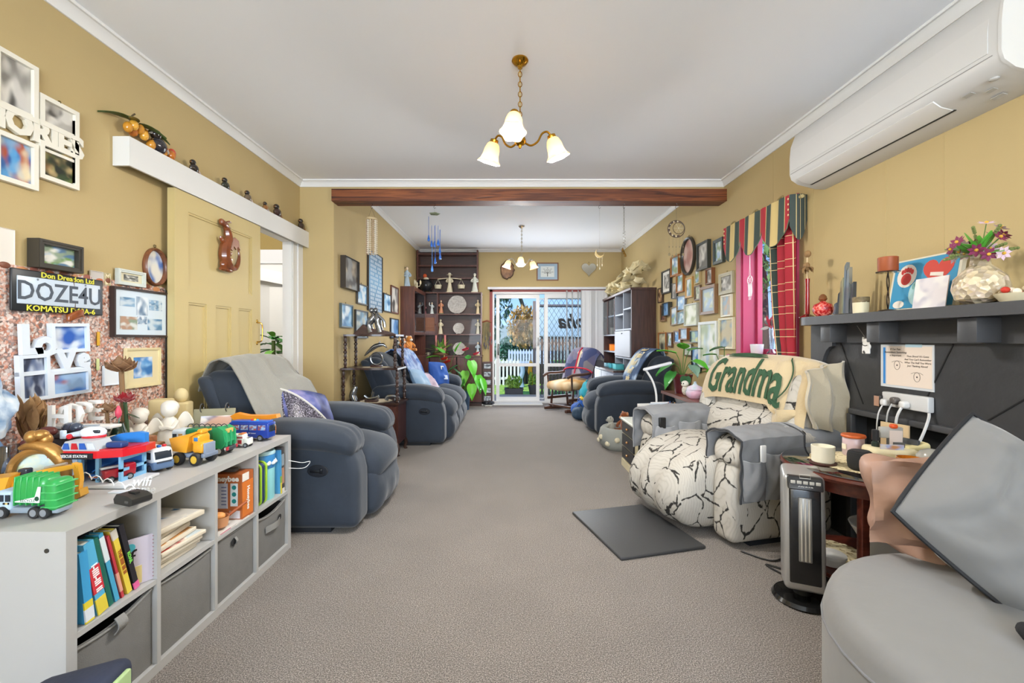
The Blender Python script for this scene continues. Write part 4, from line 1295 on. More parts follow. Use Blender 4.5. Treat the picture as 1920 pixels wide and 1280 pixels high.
def frame_at(side,u0,u1,uc_top,uc_bot,label,fcol,pic,border=.016,depth=.02,mount=None,tilt=0,name='framed_picture',group=None,hook=False,cat='picture frame',metal=0,plane=None,mb_=.0):
 """a picture frame on a side wall: u0..u1 its columns, uc_top..uc_bot the rows at its middle"""
 Xp=plane if plane is not None else (XL if side=='L' else XR if side=='R' else XF)
 s=1 if side in 'LF' else -1
 ya,yb=sorted((Xp*F/(u0-U0),Xp*F/(u1-U0)))
 yc=(ya+yb)/2
 um=U0+Xp*F/yc
 z0=H+(V0-uc_bot)*yc/F
 z1=H+(V0-uc_top)*yc/F
 w_,h_=yb-ya,z1-z0
 t=T(name,label,cat,(Xp,yc,(z0+z1)/2),0,group,rx=tilt)
 fm=fcol if not isinstance(fcol,str)else M(fcol,.4,metal,var=.06,vscale=25)
 b=border
 hy,hz=w_/2,h_/2
 def ringbox(mb,y_,z_,bb,d0,d1):
  return mb.box(d0,d1,-y_,y_,z_-bb,z_).box(d0,d1,-y_,y_,-z_,-z_+bb).box(d0,d1,-y_,-y_+bb,-z_+bb,z_-bb).box(d0,d1,y_-bb,y_,-z_+bb,z_-bb)
 mb=MB()
 if s<0:
  mb.at(sc=(-1,1,1))
 ringbox(mb,hy,hz,b,.001,depth)
 ringbox(mb,hy-.001,hz-.001,b*.45,depth,depth+.003)
 mb.build('frame',fm,t,smooth=False)
 iy,iz=hy-b,hz-b
 if mount:
  mb=MB()
  if s<0:
   mb.at(sc=(-1,1,1))
  mb.box(.002,depth*.55,-iy,iy,-iz,iz).build('mount',M(mount,.7),t,smooth=False)
  iy,iz=iy*(1-mb_ if mb_ else.68),iz*(1-mb_ if mb_ else.7)
 mb=MB()
 if s<0:
  mb.at(sc=(-1,1,1))
 mb.box(.0022,depth*.6,-iy,iy,-iz,iz).build('picture',pic,t,smooth=False)
 if hook:
  MB().tube(arc((.004*s,0,hz+.012),.007,0,360,8,'yz'),.0016,5,True).build('hook',M('#8a7a4a',.4,1),t)
 return t
t=T('collage_frame','white collage frame spelling MEMORIES high on the left wall','picture frame',(XL,0,0))
CF=M('#e9e4d6',.45)
def open_frame(u0,u1,v0,v1,pic,wl):
 ya,yb=sorted((XL*F/(u0-U0),XL*F/(u1-U0)))
 yc=(ya+yb)/2
 z0,z1=H+(V0-v1)*yc/F,H+(V0-v0)*yc/F
 b=.018
 MB().box(.001,.022,ya,yb,z1-b,z1).box(.001,.022,ya,yb,z0,z0+b).box(.001,.022,ya,ya+b,z0+b,z1-b).box(.001,.022,yb-b,yb,z0+b,z1-b).build('frame_cell',CF,t,smooth=False)
 B('photo',pic,t,.001,.008,ya+b,yb-b,z0+b,z1-b,smooth=False)
 return ya,yb,z0,z1
open_frame(-20,63,105,215,photo(61,'#e0dcd4','#8c8882','#3c3a38','#d0ccc6'),0)
open_frame(66,140,193,250,photo(62,'#d6d2ca','#e0dcd4','#5a5652','#b5b0a8'),0)
open_frame(-20,63,256,346,photo(63,'#5aa0d6','#2f5fa8','#b0563a','#e2d2b0','#7fb0d8'),0)
open_frame(66,140,277,345,photo(64,'#3c4a30','#7a8a50','#8a6a45','#c0a878','#2a2e24'),0)
yc=XL*F/(75-U0)
MB().text('MEMORIES',.125,(.012,yc-.11,H+(V0-252)*yc/F),(90,0,90),.008,bold=.006,spacing=.92).build('lettering',CF,t,smooth=False)
ya,yb=XL*F/(-20-U0),XL*F/(140-U0)
for vv in (228,279):
 zz_=H+(V0-vv)*yc/F
 B('rail',CF,t,.003,.016,ya,yb,zz_-.006,zz_+.006,smooth=False)
B('edge_rail',CF,t,.001,.02,yb-.018,yb,H+(V0-346)*yb/F,H+(V0-230)*yb/F,smooth=False)
MB().tube(spline([(.005,yc+.06,H+(V0-182)*yc/F),(.02,yc+.062,H+(V0-178)*yc/F),(.015,yc+.064,H+(V0-174)*yc/F),(.004,yc+.064,H+(V0-176)*yc/F)],4),.003,6).build('hook',M('#6a5c2c',.4,.8),t)
frame_at('L',50,135,455,507,'black box frame with a blurred photo above the number plate','#3c372f',photo(65,'#7a9a5a','#7fb0e0','#e8e6e0','#5a7a9a','#8fa08a'),.02,.05)
def oval(side,u0,u1,v0,v1,label,fcol,pic,rim=.014,depth=.02):
 Xp=XL if side=='L' else XR
 s=1 if side=='L' else -1
 ya,yb=sorted((Xp*F/(u0-U0),Xp*F/(u1-U0)))
 yc=(ya+yb)/2
 z0,z1=H+(V0-v1)*yc/F,H+(V0-v0)*yc/F
 t=T('oval_frame',label,'picture frame',(Xp,yc,(z0+z1)/2))
 a,b=(yb-ya)/2,(z1-z0)/2
 n=36
 prof=[(0,.001),(0,depth*.7),(rim*.35,depth),(rim*.75,depth*.8),(rim,depth*.4),(rim,.001)]
 vs_,fs_=[],[]
 for i in range(n):
  an=2*PI*i/n
  for (q,d)in prof:
   vs_.append((s*d,(a-q)*math.cos(an),(b-q)*math.sin(an)))
 k=len(prof)
 for i in range(n):
  j=(i+1)%n
  for m_ in range(k-1):
   fs_.append((i*k+m_,j*k+m_,j*k+m_+1,i*k+m_+1))
 MB().add(vs_,fs_).build('frame',fcol,t)
 c_=[(s*.004,0,0)]+[(s*.004,(a-rim*.9)*math.cos(2*PI*i/n),(b-rim*.9)*math.sin(2*PI*i/n))for i in range(n)]
 MB().add(c_,[(0,1+i,1+(i+1)%n)for i in range(n)]).build('picture',pic,t,smooth=False)
 MB().tube(arc((s*.006,0,b+.01),.008,0,360,10,'yz'),.002,5,True).build('hook',M('#8a7a5a',.4,1),t)
 return t
oval('L',266,309,465,536,'small oval brown frame with pale photo next to the sliding door',wood('#5a3320','#8a5636',3,2),photo(66,'#d8dce0','#dcd8cc','#5f7fc0','#e0ddd4'),.016,.025)
ya,yb=XL*F/(9-U0),XL*F/(183-U0)
yc=(ya+yb)/2
t=T('number_plate','number plate reading DOZE4U in a black holder on the pebble panel','number plate',(XL+.012,yc,H+(V0-551)*yc/F))
w_=yb-ya
MB().rbox((.008,0,0),(.012,w_,.165),.005,2).build('holder',M('#1f2326',.35),t)
MB().rbox((.014,0,.001),(.006,w_-.035,.108),.002,1).build('plate',M('#c9d6e4',.3),t)
MB().text('DOZE4U',.105,(.0175,.0,-.003),(90,0,90),.001,(.86,1,1),bold=.0012).build('plate_lettering',M('#4d5560',.5),t,smooth=False)
MB().text('Don Dreadon Ltd',.03,(.0145,.03,.068),(90,0,90),.0008,(1.05,1,1),bold=.0006).build('dealer_lettering',M('#e6e04a',.5),t,smooth=False)
MB().text('KOMATSU D60A-6',.032,(.0145,.005,-.069),(90,0,90),.0008,(1.1,1,1),bold=.0006).build('model_lettering',M('#e6e04a',.5),t,smooth=False)
for yy in (-.1,.1):
 MB().ell((.018,yy,.048),(.003,.004,.004)).build('screw',M('#9aa4ae',.3,1),t)
q=W3(141,590,XL+.03)
t=T('bone_pendant','polished brown carved pendant hanging on a cord over the number plate','pendant',q)
MB().tube(spline([(0,0,.02),(-.004,.002,.09),(0,-.008,.155)],4),.0018,5).build('cord',M('#5a4030',.8),t)
MB().rbox((0,0,0),(.02,.07,.035),.009,4,fn=lambda p:V((p.x,p.y,p.z-4*p.y*p.y+.012*math.sin(p.y*50)))).build('carving',M('#8a4a22',.25,coat=.4,var=.3,vscale=20),t)
t=frame_at('L',205,310,543,632,'dark framed collage of document and machinery photos on the pebble panel','#3a2c28',M('#d3e0ea',.3),.012,.022,plane=XL+.011)
for k,(a,b,c_,d)in enumerate(((-.13,-.045,.03,.075),(.045,.13,.02,.075),(-.13,-.03,-.085,-.02),(.035,.13,-.085,-.025),(-.035,.035,-.01,.085),(-.03,.03,-.055,-.015))):
 B('photo',photo(80+k,*(('#8fb0cc','#5f86a8','#c9d6de')if k in (0,1,3)else ('#b08f78','#8a9a86','#d6d8d4')if k==2 else ('#9fb2c4','#6f86a0','#dfe6ec'))),t,.0135,.0145,a,b,c_,d,smooth=False)
yc=XL*F/(98-U0)
t=T('love_frame','white LOVE photo collage frame hanging askew on the pebbles','picture frame',(XL+.012,yc,H+(V0-675)*yc/F),rx=2)
LW=M('#dfe8f2',.4)
def fr(y0,y1,z0,z1,pic,b=.014):
 MB().box(0,.022,y0,y1,z1-b,z1).box(0,.022,y0,y1,z0,z0+b).box(0,.022,y0,y0+b,z0+b,z1-b).box(0,.022,y1-b,y1,z0+b,z1-b).build('frame_cell',LW,t,smooth=False)
 B('photo',pic,t,.001,.01,y0+b,y1-b,z0+b,z1-b,smooth=False)
fr(-.03,.135,.03,.155,photo(71,'#d9e2ee','#3f6fc0','#8fb0dc','#2f5fb8'))
fr(-.155,-.04,-.155,.03,photo(72,'#5a6a8c','#8a94ac','#c9d2e0','#3a4258'))
fr(-.04,.135,-.155,-.045,photo(73,'#3f78c8','#6f9fd8','#a8585a','#9fc0e6'))
MB().text('L',.16,(.012,-.108,.085),(90,0,90),.009,bold=.006).build('letter',LW,t,smooth=False)
MB().text('O',.1,(.012,-.052,.055),(90,0,90),.009,bold=.008).build('letter',LW,t,smooth=False)
MB().text('V',.12,(.012,.03,-.005),(90,0,90),.009,bold=.008).build('letter',LW,t,smooth=False)
MB().text('e',.11,(.012,.105,.0),(90,0,90),.009,bold=.008).build('letter',LW,t,smooth=False)
B('bar',LW,t,.001,.018,-.155,.135,-.052,-.036,smooth=False)
frame_at('L',231,297,652,725,'cream family photo frame with a blue seabird picture','#e2d3a6',photo(74,'#5a96d4','#8fbfe8','#dfeaf4','#3f78b8'),.012,.014,'#e4d6ac',plane=XL+.011,mb_=.4)
frame_at('L',191,222,685,722,'small plain white card propped against the pebble panel','#dde4ec',M('#e6ebf0',.5),.004,.008,plane=XL+.011,name='white_card',cat='card')
frame_at('L',215,267,507,536,'clear glass frame with a tiny black and white photo','#ccd2cc',photo(75,'#8a8a82','#d9d6cc','#55554f'),.016,.018,'#d9d2b4',mb_=.35,plane=XL+.008)
frame_at('L',167,192,508,537,'small white printed verse card beside the number plate','#e8e2d8',noise_mat([(.46,'#efe9df'),(.54,'#c9c2bc')],26,0,.6,kind='wave',stretch=(0,0,1)),.002,.004,plane=XL+.006,name='verse_card',cat='card')
frame_at('L',194,206,512,535,'verse card with a floral edge beside the clear glass frame','#e3d9b8',noise_mat([(.4,'#e9dfc2'),(.55,'#b9a070'),(.65,'#8a9a5a')],6,2,.6,coord='Generated'),.001,.003,plane=XL+.006,name='verse_card',cat='card')
frame_at('L',-30,26,425,515,'curled printed page taped at the left edge of the wall','#e6dfd3',noise_mat([(.46,'#e9e2d8'),(.5,'#e9e2d8'),(.56,'#bdb4b0')],14,0,.6,kind='wave',stretch=(0,0,1)),.001,.003,name='printed_page',cat='page')
for (uu,v0,v1,lab,cc)in ((184,622,648,'yellow pencil shaped token on the pebble panel','#e0ac34'),(183,672,694,'pale green paper butterfly on the pebble panel','#cfd79a')):
 yq=(XL+.012)*F/(uu-U0)
 z0,z1=H+(V0-v1)*yq/F,H+(V0-v0)*yq/F
 t=tag(MB().rbox((XL+.013,yq,(z0+z1)/2),(.006,.014,z1-z0),.0025,2).build('wall_token',M(cc,.5)),lab,'token')
VEL=M('#2f3743',.85,bump=.12,bscale=25,var=.14,vscale=5,sheen=.25)
def seam(mb_pts,r=.004):
 return MB().tube(mb_pts,r,6)
def recliner(label,loc,rz,w_,seats=1,mat=VEL,hback=.97,arm_h=.6,name='recliner_chair',cat='armchair',lever=True,dep=1.03,foot=0.0,aw=.21,sp=.045,sl=.66,bulb=False,ln=.42):
 """faces +x; x = 0 at the back, y across; returns the thing"""
 t=T(name,label,cat,loc,rz)
 iw=w_-2*aw+.03
 for s in (-1,1):
  yc=s*(w_/2-aw/2)
  side=MB().rbox((dep*.56,yc,arm_h*.44),(dep*.8,aw,arm_h*.82),.05,4,fn=lambda p:V((p.x-.10*max(0,(p.z-arm_h*.5)/(arm_h*.4))**2*(p.x>dep*.5),p.y,p.z+.005)),flat=5).build('arm_panel',mat,t)
  def armfn(p):
   k=(p.x-dep*.52)/(dep*.42)
   g=.006*math.sin(p.y*90)*max(0,k-.55)*2
   return V((p.x,p.y,p.z-.045*max(0,k)**3+.015*(1-k*k)+g))
  c_=MB().rbox((dep*.54,yc,arm_h-.065),(dep*.80,aw+.06,.15),.073,5,(0,.01,.015),armfn,7).build('arm_cushion',mat,t)
  if lever and s==lever:
   yo=s*(w_/2+.002)
   lv=MB().lathe([(.001,-.004),(.052,-.004),(.057,0),(.052,.006),(.045,.004),(.001,.003)],22,(0,0,0),'y').build('lever_plate',M('#20232a',.35),t)
   lv.location=(dep*.74,yo,arm_h*.60)
   lv.scale=(1.05,1,.62)
   MB().rbox((-.01,s*.007,0),(.06,.008,.026),.004,2).rbox((.02,s*.007,.002),(.016,.01,.045),.004,2).build('lever',M('#15171c',.3),lv)
 sw=iw/seats
 for i in range(seats):
  y0=-iw/2+(i+.5)*sw
  def sfn(p):
   a=(p.y-y0)/sw*2
   k=(p.x-dep*.66)/(dep*.34)
   return V((p.x+.02*(1-a*a),p.y,p.z+.014*math.cos(a*PI*1.0)-.03*max(0,k)**2))
  if bulb:
   prof=spline([(.26,0,.42),(.5,0,.475),(.75,0,.49),(.95,0,.455),(1.10,0,.375),(1.18,0,.26),(1.18,0,.14),(1.10,0,.055),(.92,0,.03),(.6,0,.04),(.34,0,.12),(.26,0,.28),(.26,0,.42)],5)
   cen=V((.75,0,.27))
   def bf(a,b):
    q=prof[min(int(b*(len(prof)-1)+.5),len(prof)-1)]
    e=abs(2*a-1)
    k=max(0,1-e**9)**.38
    w=.010*math.sin(a*23+b*9)
    q=cen+(q-cen)*(k+.03*(1-e*e))+V((w,0,0))
    return (q.x*dep,(a-.5)*(iw+.01),q.z)
   MB().grid(bf,40,len(prof)-1).build('seat_cushion',mat,t)
  else:
   MB().rbox((dep*(.34+sl/2),y0,.355),(dep*sl,sw-.004,.20),.085,5,(sp*.6,0,sp),sfn,7).build('seat_cushion',mat,t)
  def ffn(p):
   a=(p.y-y0)/sw*2
   return V((p.x+foot*(.3-p.z)+.012*math.sin((p.z-.05)*18)+.006*math.cos(a*9.5)*(p.z<.2),p.y,p.z))
  if not bulb:
   MB().rbox((dep*.93+foot*.3,y0,.165),(.15,sw-.004,.29),.055,4,(.03,0,0),ffn,9).build('footrest',mat,t)
  def bfn(p):
   return V((p.x-ln*(p.z-.45),p.y,p.z))
  MB().rbox((dep*.36,y0,.55),(.21,sw-.004,.27),.09,5,(.04,0,.01),bfn,5).build('lumbar_cushion',mat,t)
  MB().rbox((dep*.33,y0,.80),(.20,sw+.02,.31+(hback-.97)),.09,5,(.035,0,.015),lambda p:V((bfn(p).x,p.y,p.z-.03*((p.y-y0)/sw*2)**2)),5).build('head_cushion',mat,t)
 for s in (-1,1):
  yw=s*(iw/2+.045)
  MB().rbox((dep*.29,yw,.64),(.24,.17,.54+(hback-.97)),.08,5,(.015,.01,.01),lambda p:V((p.x-ln*(p.z-.45)+.03,p.y-s*.04*max(0,p.z-.7),p.z)),4).build('back_wing',mat,t)
 MB().rbox((dep*.24,0,.58),(.10,w_-(.2 if bulb else.1),.62+(hback-.97)),.04,3,(0,0,0),lambda p:V((p.x-ln*(p.z-.45),p.y,p.z)),2).build('back_shell',mat,t)
 MB().box(dep*.2,dep*.80,-w_/2+.03,w_/2-.03,.0,.045).build('base',M('#23262c',.8),t,smooth=False)
 return t
chair_l=recliner('blue-grey velvet recliner beside the white cube shelf',(XL+.075,2.97,0),0,.92,lever=-1,dep=1.03)
sofa=recliner('blue-grey velvet reclining sofa against the far left wall',(XF+.03,5.56,0),0,1.9,3,name='recliner_sofa',cat='sofa',lever=-1,dep=.94)
chair_r=recliner('blue-grey velvet recliner across the room beside the wall unit',(1.92,5.50,0),180,.87,lever=0,dep=.96)
THR=M('#918f87',.9,bump=.3,bscale=120,sheen=.4)
t=T('throw_blanket','light grey fleece throw over the back of the left recliner','blanket',(XL+.06,2.97,0))
def drape(a,b):
 """a across the chair back, b from the front hem over the top to the rear"""
 y_=-.36+.62*a
 hem=.60+.16*(1-a)*.0+.10*math.sin(a*2.4-.5)
 path=[(.42,hem),(.36,hem+.12),(.27,.86),(.205,.965),(.14,.995),(.08,.975),(.03,.88),(.012,.80)]
 f=b*(len(path)-1)
 i=min(int(f),len(path)-2)
 q=f-i
 x_=path[i][0]*(1-q)+path[i+1][0]*q
 z_=path[i][1]*(1-q)+path[i+1][1]*q
 fold=.012*math.sin(a*17+b*2)*(1-b)+.006*math.sin(a*31)
 return (x_+fold+.035*(1-b)+.014,y_+.12*(1-b)*(a-.6),z_+.02*math.sin(PI*a)+.3*fold)
MB().grid(drape,36,22,.008).build('fleece',THR,t)
def pillow(label,loc,rot,s,th_,mat,name='cushion',back=None,group=None,wrk=.012):
 """knife-edge cushion in its local xz plane, face towards -y"""
 t=T(name,label,'cushion',loc)
 t.rotation_euler=[R(a)for a in rot]
 t['group']=group or ''
 if not group:
  del t['group']
 def f(sg):
  def g(a,b):
   x_,z_=a*2-1,b*2-1
   k=(1-x_**2)*(1-z_**2)
   pinch=1-.07*(1-abs(x_))*0-.06*((1-x_*x_)*abs(z_)**3+(1-z_*z_)*abs(x_)**3)*1.0
   xr,zr=x_*math.sqrt(1-.18*z_*z_),z_*math.sqrt(1-.18*x_*x_)
   wr=wrk*math.sin(7*xr+4*zr)*math.sin(5*zr-3*xr)*k
   wr+=wrk*.8*mnoise.noise(V((xr*2.6,zr*2.6,sg+s[0])))*min(1,3*k)
   for cx in (-1,1):
    for cz in (-1,1):
     wr+=wrk*.5*math.sin(9*math.atan2(zr-cz,xr-cx)+cx)*math.exp(-1.6*math.hypot(xr-cx,zr-cz))*min(1,4*k)
   return (xr*s[0]/2*pinch,sg*(th_/2*max(0,k)**.42+wr),zr*s[1]/2*pinch)
  return g
 MB().grid(f(-1),30,30).build('front_face',mat,t)
 MB().grid(f(1),18,18).build('rear_face',back or mat,t)
 return t
GLIT=noise_mat([(.35,'#14131b'),(.5,'#3a3644'),(.62,'#8f8a9a'),(.7,'#e8e4ec')],160,2,.3,.2)
p_=pillow('scatter cushion, half glittery black and half blue photo print, on the left recliner',(-1.33,2.92,.60),(-32,12,62),(.40,.40),.14,noise_mat([(.35,'#2d2f55'),(.5,'#4f5a94'),(.62,'#8a86b4'),(.75,'#a98a86')],6,3,.5))
def halfface(a,b):
 x_,z_=a*2-1,(b*2-1)
 z_=min(z_,-x_)
 k=(1-x_**2)*(1-z_**2)
 pinch=1-.06*((1-x_*x_)*abs(z_)**3+(1-z_*z_)*abs(x_)**3)
 xr,zr=x_*math.sqrt(1-.18*z_*z_),z_*math.sqrt(1-.18*x_*x_)
 return (xr*.2*pinch,-.078*max(0,k)**.42-.003,zr*.2*pinch)
MB().grid(halfface,18,18).build('glitter_half',GLIT,p_)
MB().tube([V(halfface(i/14,1))+V((0,-.003,0))for i in range(15)],.007,6).build('white_piping',M('#c9c6c0',.7),p_)
SHADE,nt,b=new_mat('frosted_shade')
b.inputs['Base Color'].default_value=lin('#f1e4cc')
b.inputs['Roughness'].default_value=.4
b.inputs['Transmission Weight'].default_value=0
tr_=nd(nt,'ShaderNodeBsdfTranslucent')
tr_.inputs[0].default_value=lin('#f5dfbb')
mx_=nd(nt,'ShaderNodeMixShader')
mx_.inputs[0].default_value=.5
nt.links.new(b.outputs[0],mx_.inputs[1])
nt.links.new(tr_.outputs[0],mx_.inputs[2])
nt.links.new(mx_.outputs[0],nt.nodes['Material Output'].inputs[0])
BULB=M('#fff1cf',.4,emit=4)
def pendant(label,loc,z_top,z_body,metal,angs,power,r=.185,sc=1,chain_r=.006):
 t=T('pendant_lamp',label,'lamp',(loc[0],loc[1],z_top))
 dz=z_body-z_top
 MB().lathe([(0,0),(.042,0),(.044,-.008),(.032,-.024),(.014,-.034),(.012,-.045),(0,-.045)],24).build('ceiling_rose',metal,t)
 n=int((abs(dz)-.12)/.026)
 for i in range(n):
  z_=-.05-i*.026
  pl='xz' if i%2 else 'yz'
  o=MB().tube([V((q.x,q.y,z_+(q.z)*1.5))for q in arc((0,0,0),.0095,0,360,10,pl)],.0025,5,True).build('chain_link',metal,t)
 MB().cyl((0,0,-.04),(0,0,dz+.05),.003,n=8).build('cord',M('#b59a58',.4),t)
 MB().lathe([(.004,dz+.1),(.012,dz+.095),(.016,dz+.06),(.022,dz+.03),(.03,dz+.012),(.032,dz),(.025,dz-.014),(.01,dz-.022),(.006,dz-.035),(0,dz-.038)],18).build('hub',metal,t)
 for a in angs:
  d=V((math.cos(R(a)),math.sin(R(a)),0))
  P=[V((0,0,dz))+d*.02,V((0,0,dz-.012))+d*.06,V((0,0,dz+.015))+d*.10,V((0,0,dz+.06))+d*.125,V((0,0,dz+.075))+d*.155,V((0,0,dz+.055))+d*.18]
  arm=MB().tube(spline(P,5),.0055,8).build('arm',metal,t)
  tip=P[-1]
  ax=(V((0,0,-1))+d*.38).normalized()
  rot=V((0,0,-1)).rotation_difference(ax)
  m_=Matrix.Translation(tip)@rot.to_matrix().to_4x4()
  mb=MB()
  mb.m=m_
  mb.lathe([(.008,.012),(.022,.006),(.024,-.01),(.02,-.018)],16).build('lamp_holder',metal,t)
  mb=MB()
  mb.m=m_
  fl=lambda an,z_:1+(.10*math.cos(6*an)*max(0,(-z_-.085)/.04))
  mb.lathe([(.022,-.008),(.033,-.02),(.041,-.045),(.044,-.075),(.05,-.098),(.062,-.116),(.059,-.117),(.046,-.098),(.041,-.075),(.038,-.045),(.03,-.022),(.02,-.011)],36,wob=fl)
  mb.build('lamp_shade',SHADE,t)
  mb=MB()
  mb.m=m_
  mb.lathe([(.01,-.02),(.012,-.035),(.022,-.06),(.024,-.075),(.018,-.092),(0,-.098)],14).build('bulb',BULB,t)
  q=m_@V((0,0,-.102))
  l=light('POINT','bulb_light',q,power,(1,.97,.92),size=.035,parent=t)
 return t
GOLDM=M('#b98a2c',.18,1)
pendant('brass three-arm ceiling lamp with frosted tulip shades in the front room',(.053,2.304),ZN,2.135,GOLDM,(-100,20,140),30)
pendant('silver and white three-arm ceiling lamp in the far room',(.165,6.18),ZF,2.175,M('#cfc9bd',.25,.8),(-95,35,165),22)
BRN=wood('#4a251b','#6b3a2a',2.0,2,.35)
BRND=wood('#35201a','#4b2d24',2.0,0,.45)
YF=7.42
xx_=lambda u,Y=YF:(u-U0)*Y/F
zz_=lambda v,Y=YF:H+(V0-v)*Y/F
t=T('wall_shelf','empty dark brown shelves built up to the ceiling in the far corner','shelf',(0,YE,0))
ux0,ux1,uz0,uz1=-1.60,-.545,zz_(545,7.6),2.655
B('back_board',BRND,t,ux0,ux1,-.012,-.002,uz0,uz1,smooth=False)
for a in (ux0,ux1-.025):
 B('side_board',BRN,t,a,a+.025,-.2,-.012,uz0,uz1,smooth=False)
for v_ in (476,498,521.5):
 zc=zz_(v_,7.6)
 B('shelf_board',BRN,t,ux0+.025,ux1-.025,-.2,-.012,zc-.011,zc+.011,smooth=False)
t=T('display_cabinet','brown display shelving with a louvred door along the far wall','cabinet',(0,YF,0))
x0,x1,xm=xx_(791),xx_(903),xx_(819)
zt=[zz_(547.5),zz_(588),zz_(626),zz_(666)]
D_=YE-YF-.21
B('top_board',BRN,t,x0,x1,0,D_+.2,zt[0]-.02,zt[0],smooth=False)
for a in (x0,xm,x1-.02):
 B('upright',BRN,t,a,a+.02,0.002,D_,zt[3],zt[0]-.02,smooth=False)
for k in (1,2):
 B('shelf_board',BRN,t,x0+.02,xm,.004,D_,zt[k]-.018,zt[k],smooth=False)
 B('shelf_board',BRN,t,xm+.02,x1-.02,.004,D_,zt[k]-.018,zt[k],smooth=False)
B('counter',BRN,t,xx_(771),x1+.005,-.03,D_+.2,zt[3]-.025,zt[3],smooth=False)
B('back_board',BRND,t,x0,x1,D_,D_+.01,0,zt[0],smooth=False)
lz0,lz1=zt[2],zt[1]-.018
la,lb=x0+.022,xm-.002
MB().box(la,la+.035,-.004,.016,lz0,lz1).box(lb-.035,lb,-.004,.016,lz0,lz1).box(la+.035,lb-.035,-.004,.016,lz0,lz0+.05).box(la+.035,lb-.035,-.004,.016,lz1-.05,lz1).build('louvre_door',BRN,t,smooth=False)
nl=8
for k in range(nl):
 zc=lz0+.06+(lz1-lz0-.12)*k/(nl-1)
 MB().at(((la+lb)/2,.004,zc),(35,0,0)).cbox((0,0,0),(lb-la-.07,.004,.03)).build('louvre',M('#b5826a',.45),t,smooth=False)
MB().ell((lb-.018,-.012,(lz0+lz1)/2),.012).build('knob',M('#7a4a30',.3),t)
B('plinth',BRND,t,xx_(771),x1,0,D_,0,.06,smooth=False)
for a,b_ in ((771,805),(806,856),(857,903)):
 B('cupboard_door',BRN,t,xx_(a)+.004,xx_(b_)-.004,-.018,.0,.07,zt[3]-.03,smooth=False)
 MB().ell((xx_(a)+.05,-.026,.45),.012).build('knob',M('#8a5a3a',.3),t)
t=T('corner_cabinet','brown corner cabinet with a narrow glass door by the far left wall','cabinet',(XF+.002,6.52,0))
ch=1.9
cd=.2
B('side_board',BRN,t,0,cd,0,.02,0,ch,smooth=False)
B('side_board',BRN,t,0,cd,.88,.9,0,ch,smooth=False)
B('top_board',BRN,t,0,cd,.02,.88,ch-.02,ch,smooth=False)
B('back_board',BRND,t,0,.01,.02,.88,0,ch-.02,smooth=False)
for q in (.86,1.2,1.55):
 B('shelf_board',BRN,t,.01,cd-.01,.02,.88,q-.015,q,smooth=False)
B('lower_door',BRN,t,cd-.02,cd,.02,.88,.05,.845,smooth=False)
B('glass_pane',glass_mat((.86,.9,.95),.15,fres=.5),t,cd-.008,cd-.003,.06,.84,1.22,ch-.06,smooth=False)
MB().box(cd-.012,cd,.02,.06,1.2,ch-.02).box(cd-.012,cd,.84,.88,1.2,ch-.02).box(cd-.012,cd,.06,.84,1.2,1.23).box(cd-.012,cd,.06,.84,ch-.06,ch-.02).build('glass_door_frame',BRN,t,smooth=False)
IVO=M('#d8cdb0',.45,var=.08,vscale=40)
def figurine(label,loc,h,robe,head='#e6cdb0',hair='#5a4636',arm=0,rz=0,base=None,group='figurines on the brown display shelves',hat=None):
 t=T('figurine',label,'figurine',loc,rz,group)
 rm=robe if not isinstance(robe,str)else M(robe,.45,var=.12,vscale=40)
 s=h
 if base:
  MB().rbox((0,0,.03*s),(.34*s,.3*s,.06*s),.01*s,2).build('base',M(base,.5),t)
 z0=.06*s if base else 0
 MB().lathe([(.0,z0),(.16*s,z0),(.165*s,z0+.04*s),(.12*s,.3*s),(.085*s,.5*s),(.10*s,.62*s),(.11*s,.72*s),(.06*s,.8*s),(.035*s,.83*s)],14,wob=lambda a,z_:1+.07*math.sin(5*a)*(z_<.45*s)).build('robe',rm,t)
 MB().ell((0,-.01*s,.905*s),(.065*s,.065*s,.085*s),12,8).build('head',M(head,.5),t)
 MB().ell((0,.014*s,.93*s),(.07*s,.066*s,.075*s),12,8).build('hair',M(hair,.6),t)
 for sx in (-1,1):
  e=[(sx*.10*s,0,.71*s),(sx*.17*s,-.03*s,.58*s),(sx*.06*s,-.13*s,.55*s)]
  if arm and sx==arm:
   e=[(sx*.10*s,0,.71*s),(sx*.22*s,-.02*s,.76*s),(sx*.2*s,-.05*s,.98*s)]
  MB().tube(spline(e,4),[.04*s]*4+[.034*s]*4+[.026*s],8).build('arm',rm,t)
 if hat:
  MB().lathe([(.16*s,.93*s),(.14*s,.95*s),(.08*s,.97*s),(.07*s,1.03*s),(0,1.06*s)],14).build('hat',M(hat,.6),t)
 return t
def fig(label,u,v0,v1,Y,robe,**k):
 b_=W(u,v1,Y=Y)
 return figurine(label,b_,(v1-v0)*Y/F,robe,**k)
yi=YF+.07
fig('blue and white kneeling figurine on top of the corner cabinet',763,494,535,6.8,'#a9bccb',hair='#3a3430',rz=20,base='#d6d2c2').location.z=1.9
zf={1:zt[0],2:zt[1],3:zt[2],4:zt[3]}
def on(n,o):
 o.location.z=zf[n]
 return o
on(2,fig('pink robed figurine in the small upper cubby',796,566,585,yi,'#d98a98'))
on(2,fig('white dancer figurine with a raised arm in the small upper cubby',810,563,585,yi,'#dfe3dd',hair='#8a8a80',arm=-1))
on(2,fig('red and white seated figurine left of the large glass plate',827,561,587,yi,'#c98a68',hair='#c0502c',base='#6a7a4a'))
on(2,fig('tan robed figurine right of the large glass plate',896,560,587,yi,'#c9b590',hair='#6a5a44'))
on(3,fig('ivory standing figurine on the middle shelf beside the louvred door',826,597,625,yi,IVO,head='#d8cdb0',hair='#c9bc9a'))
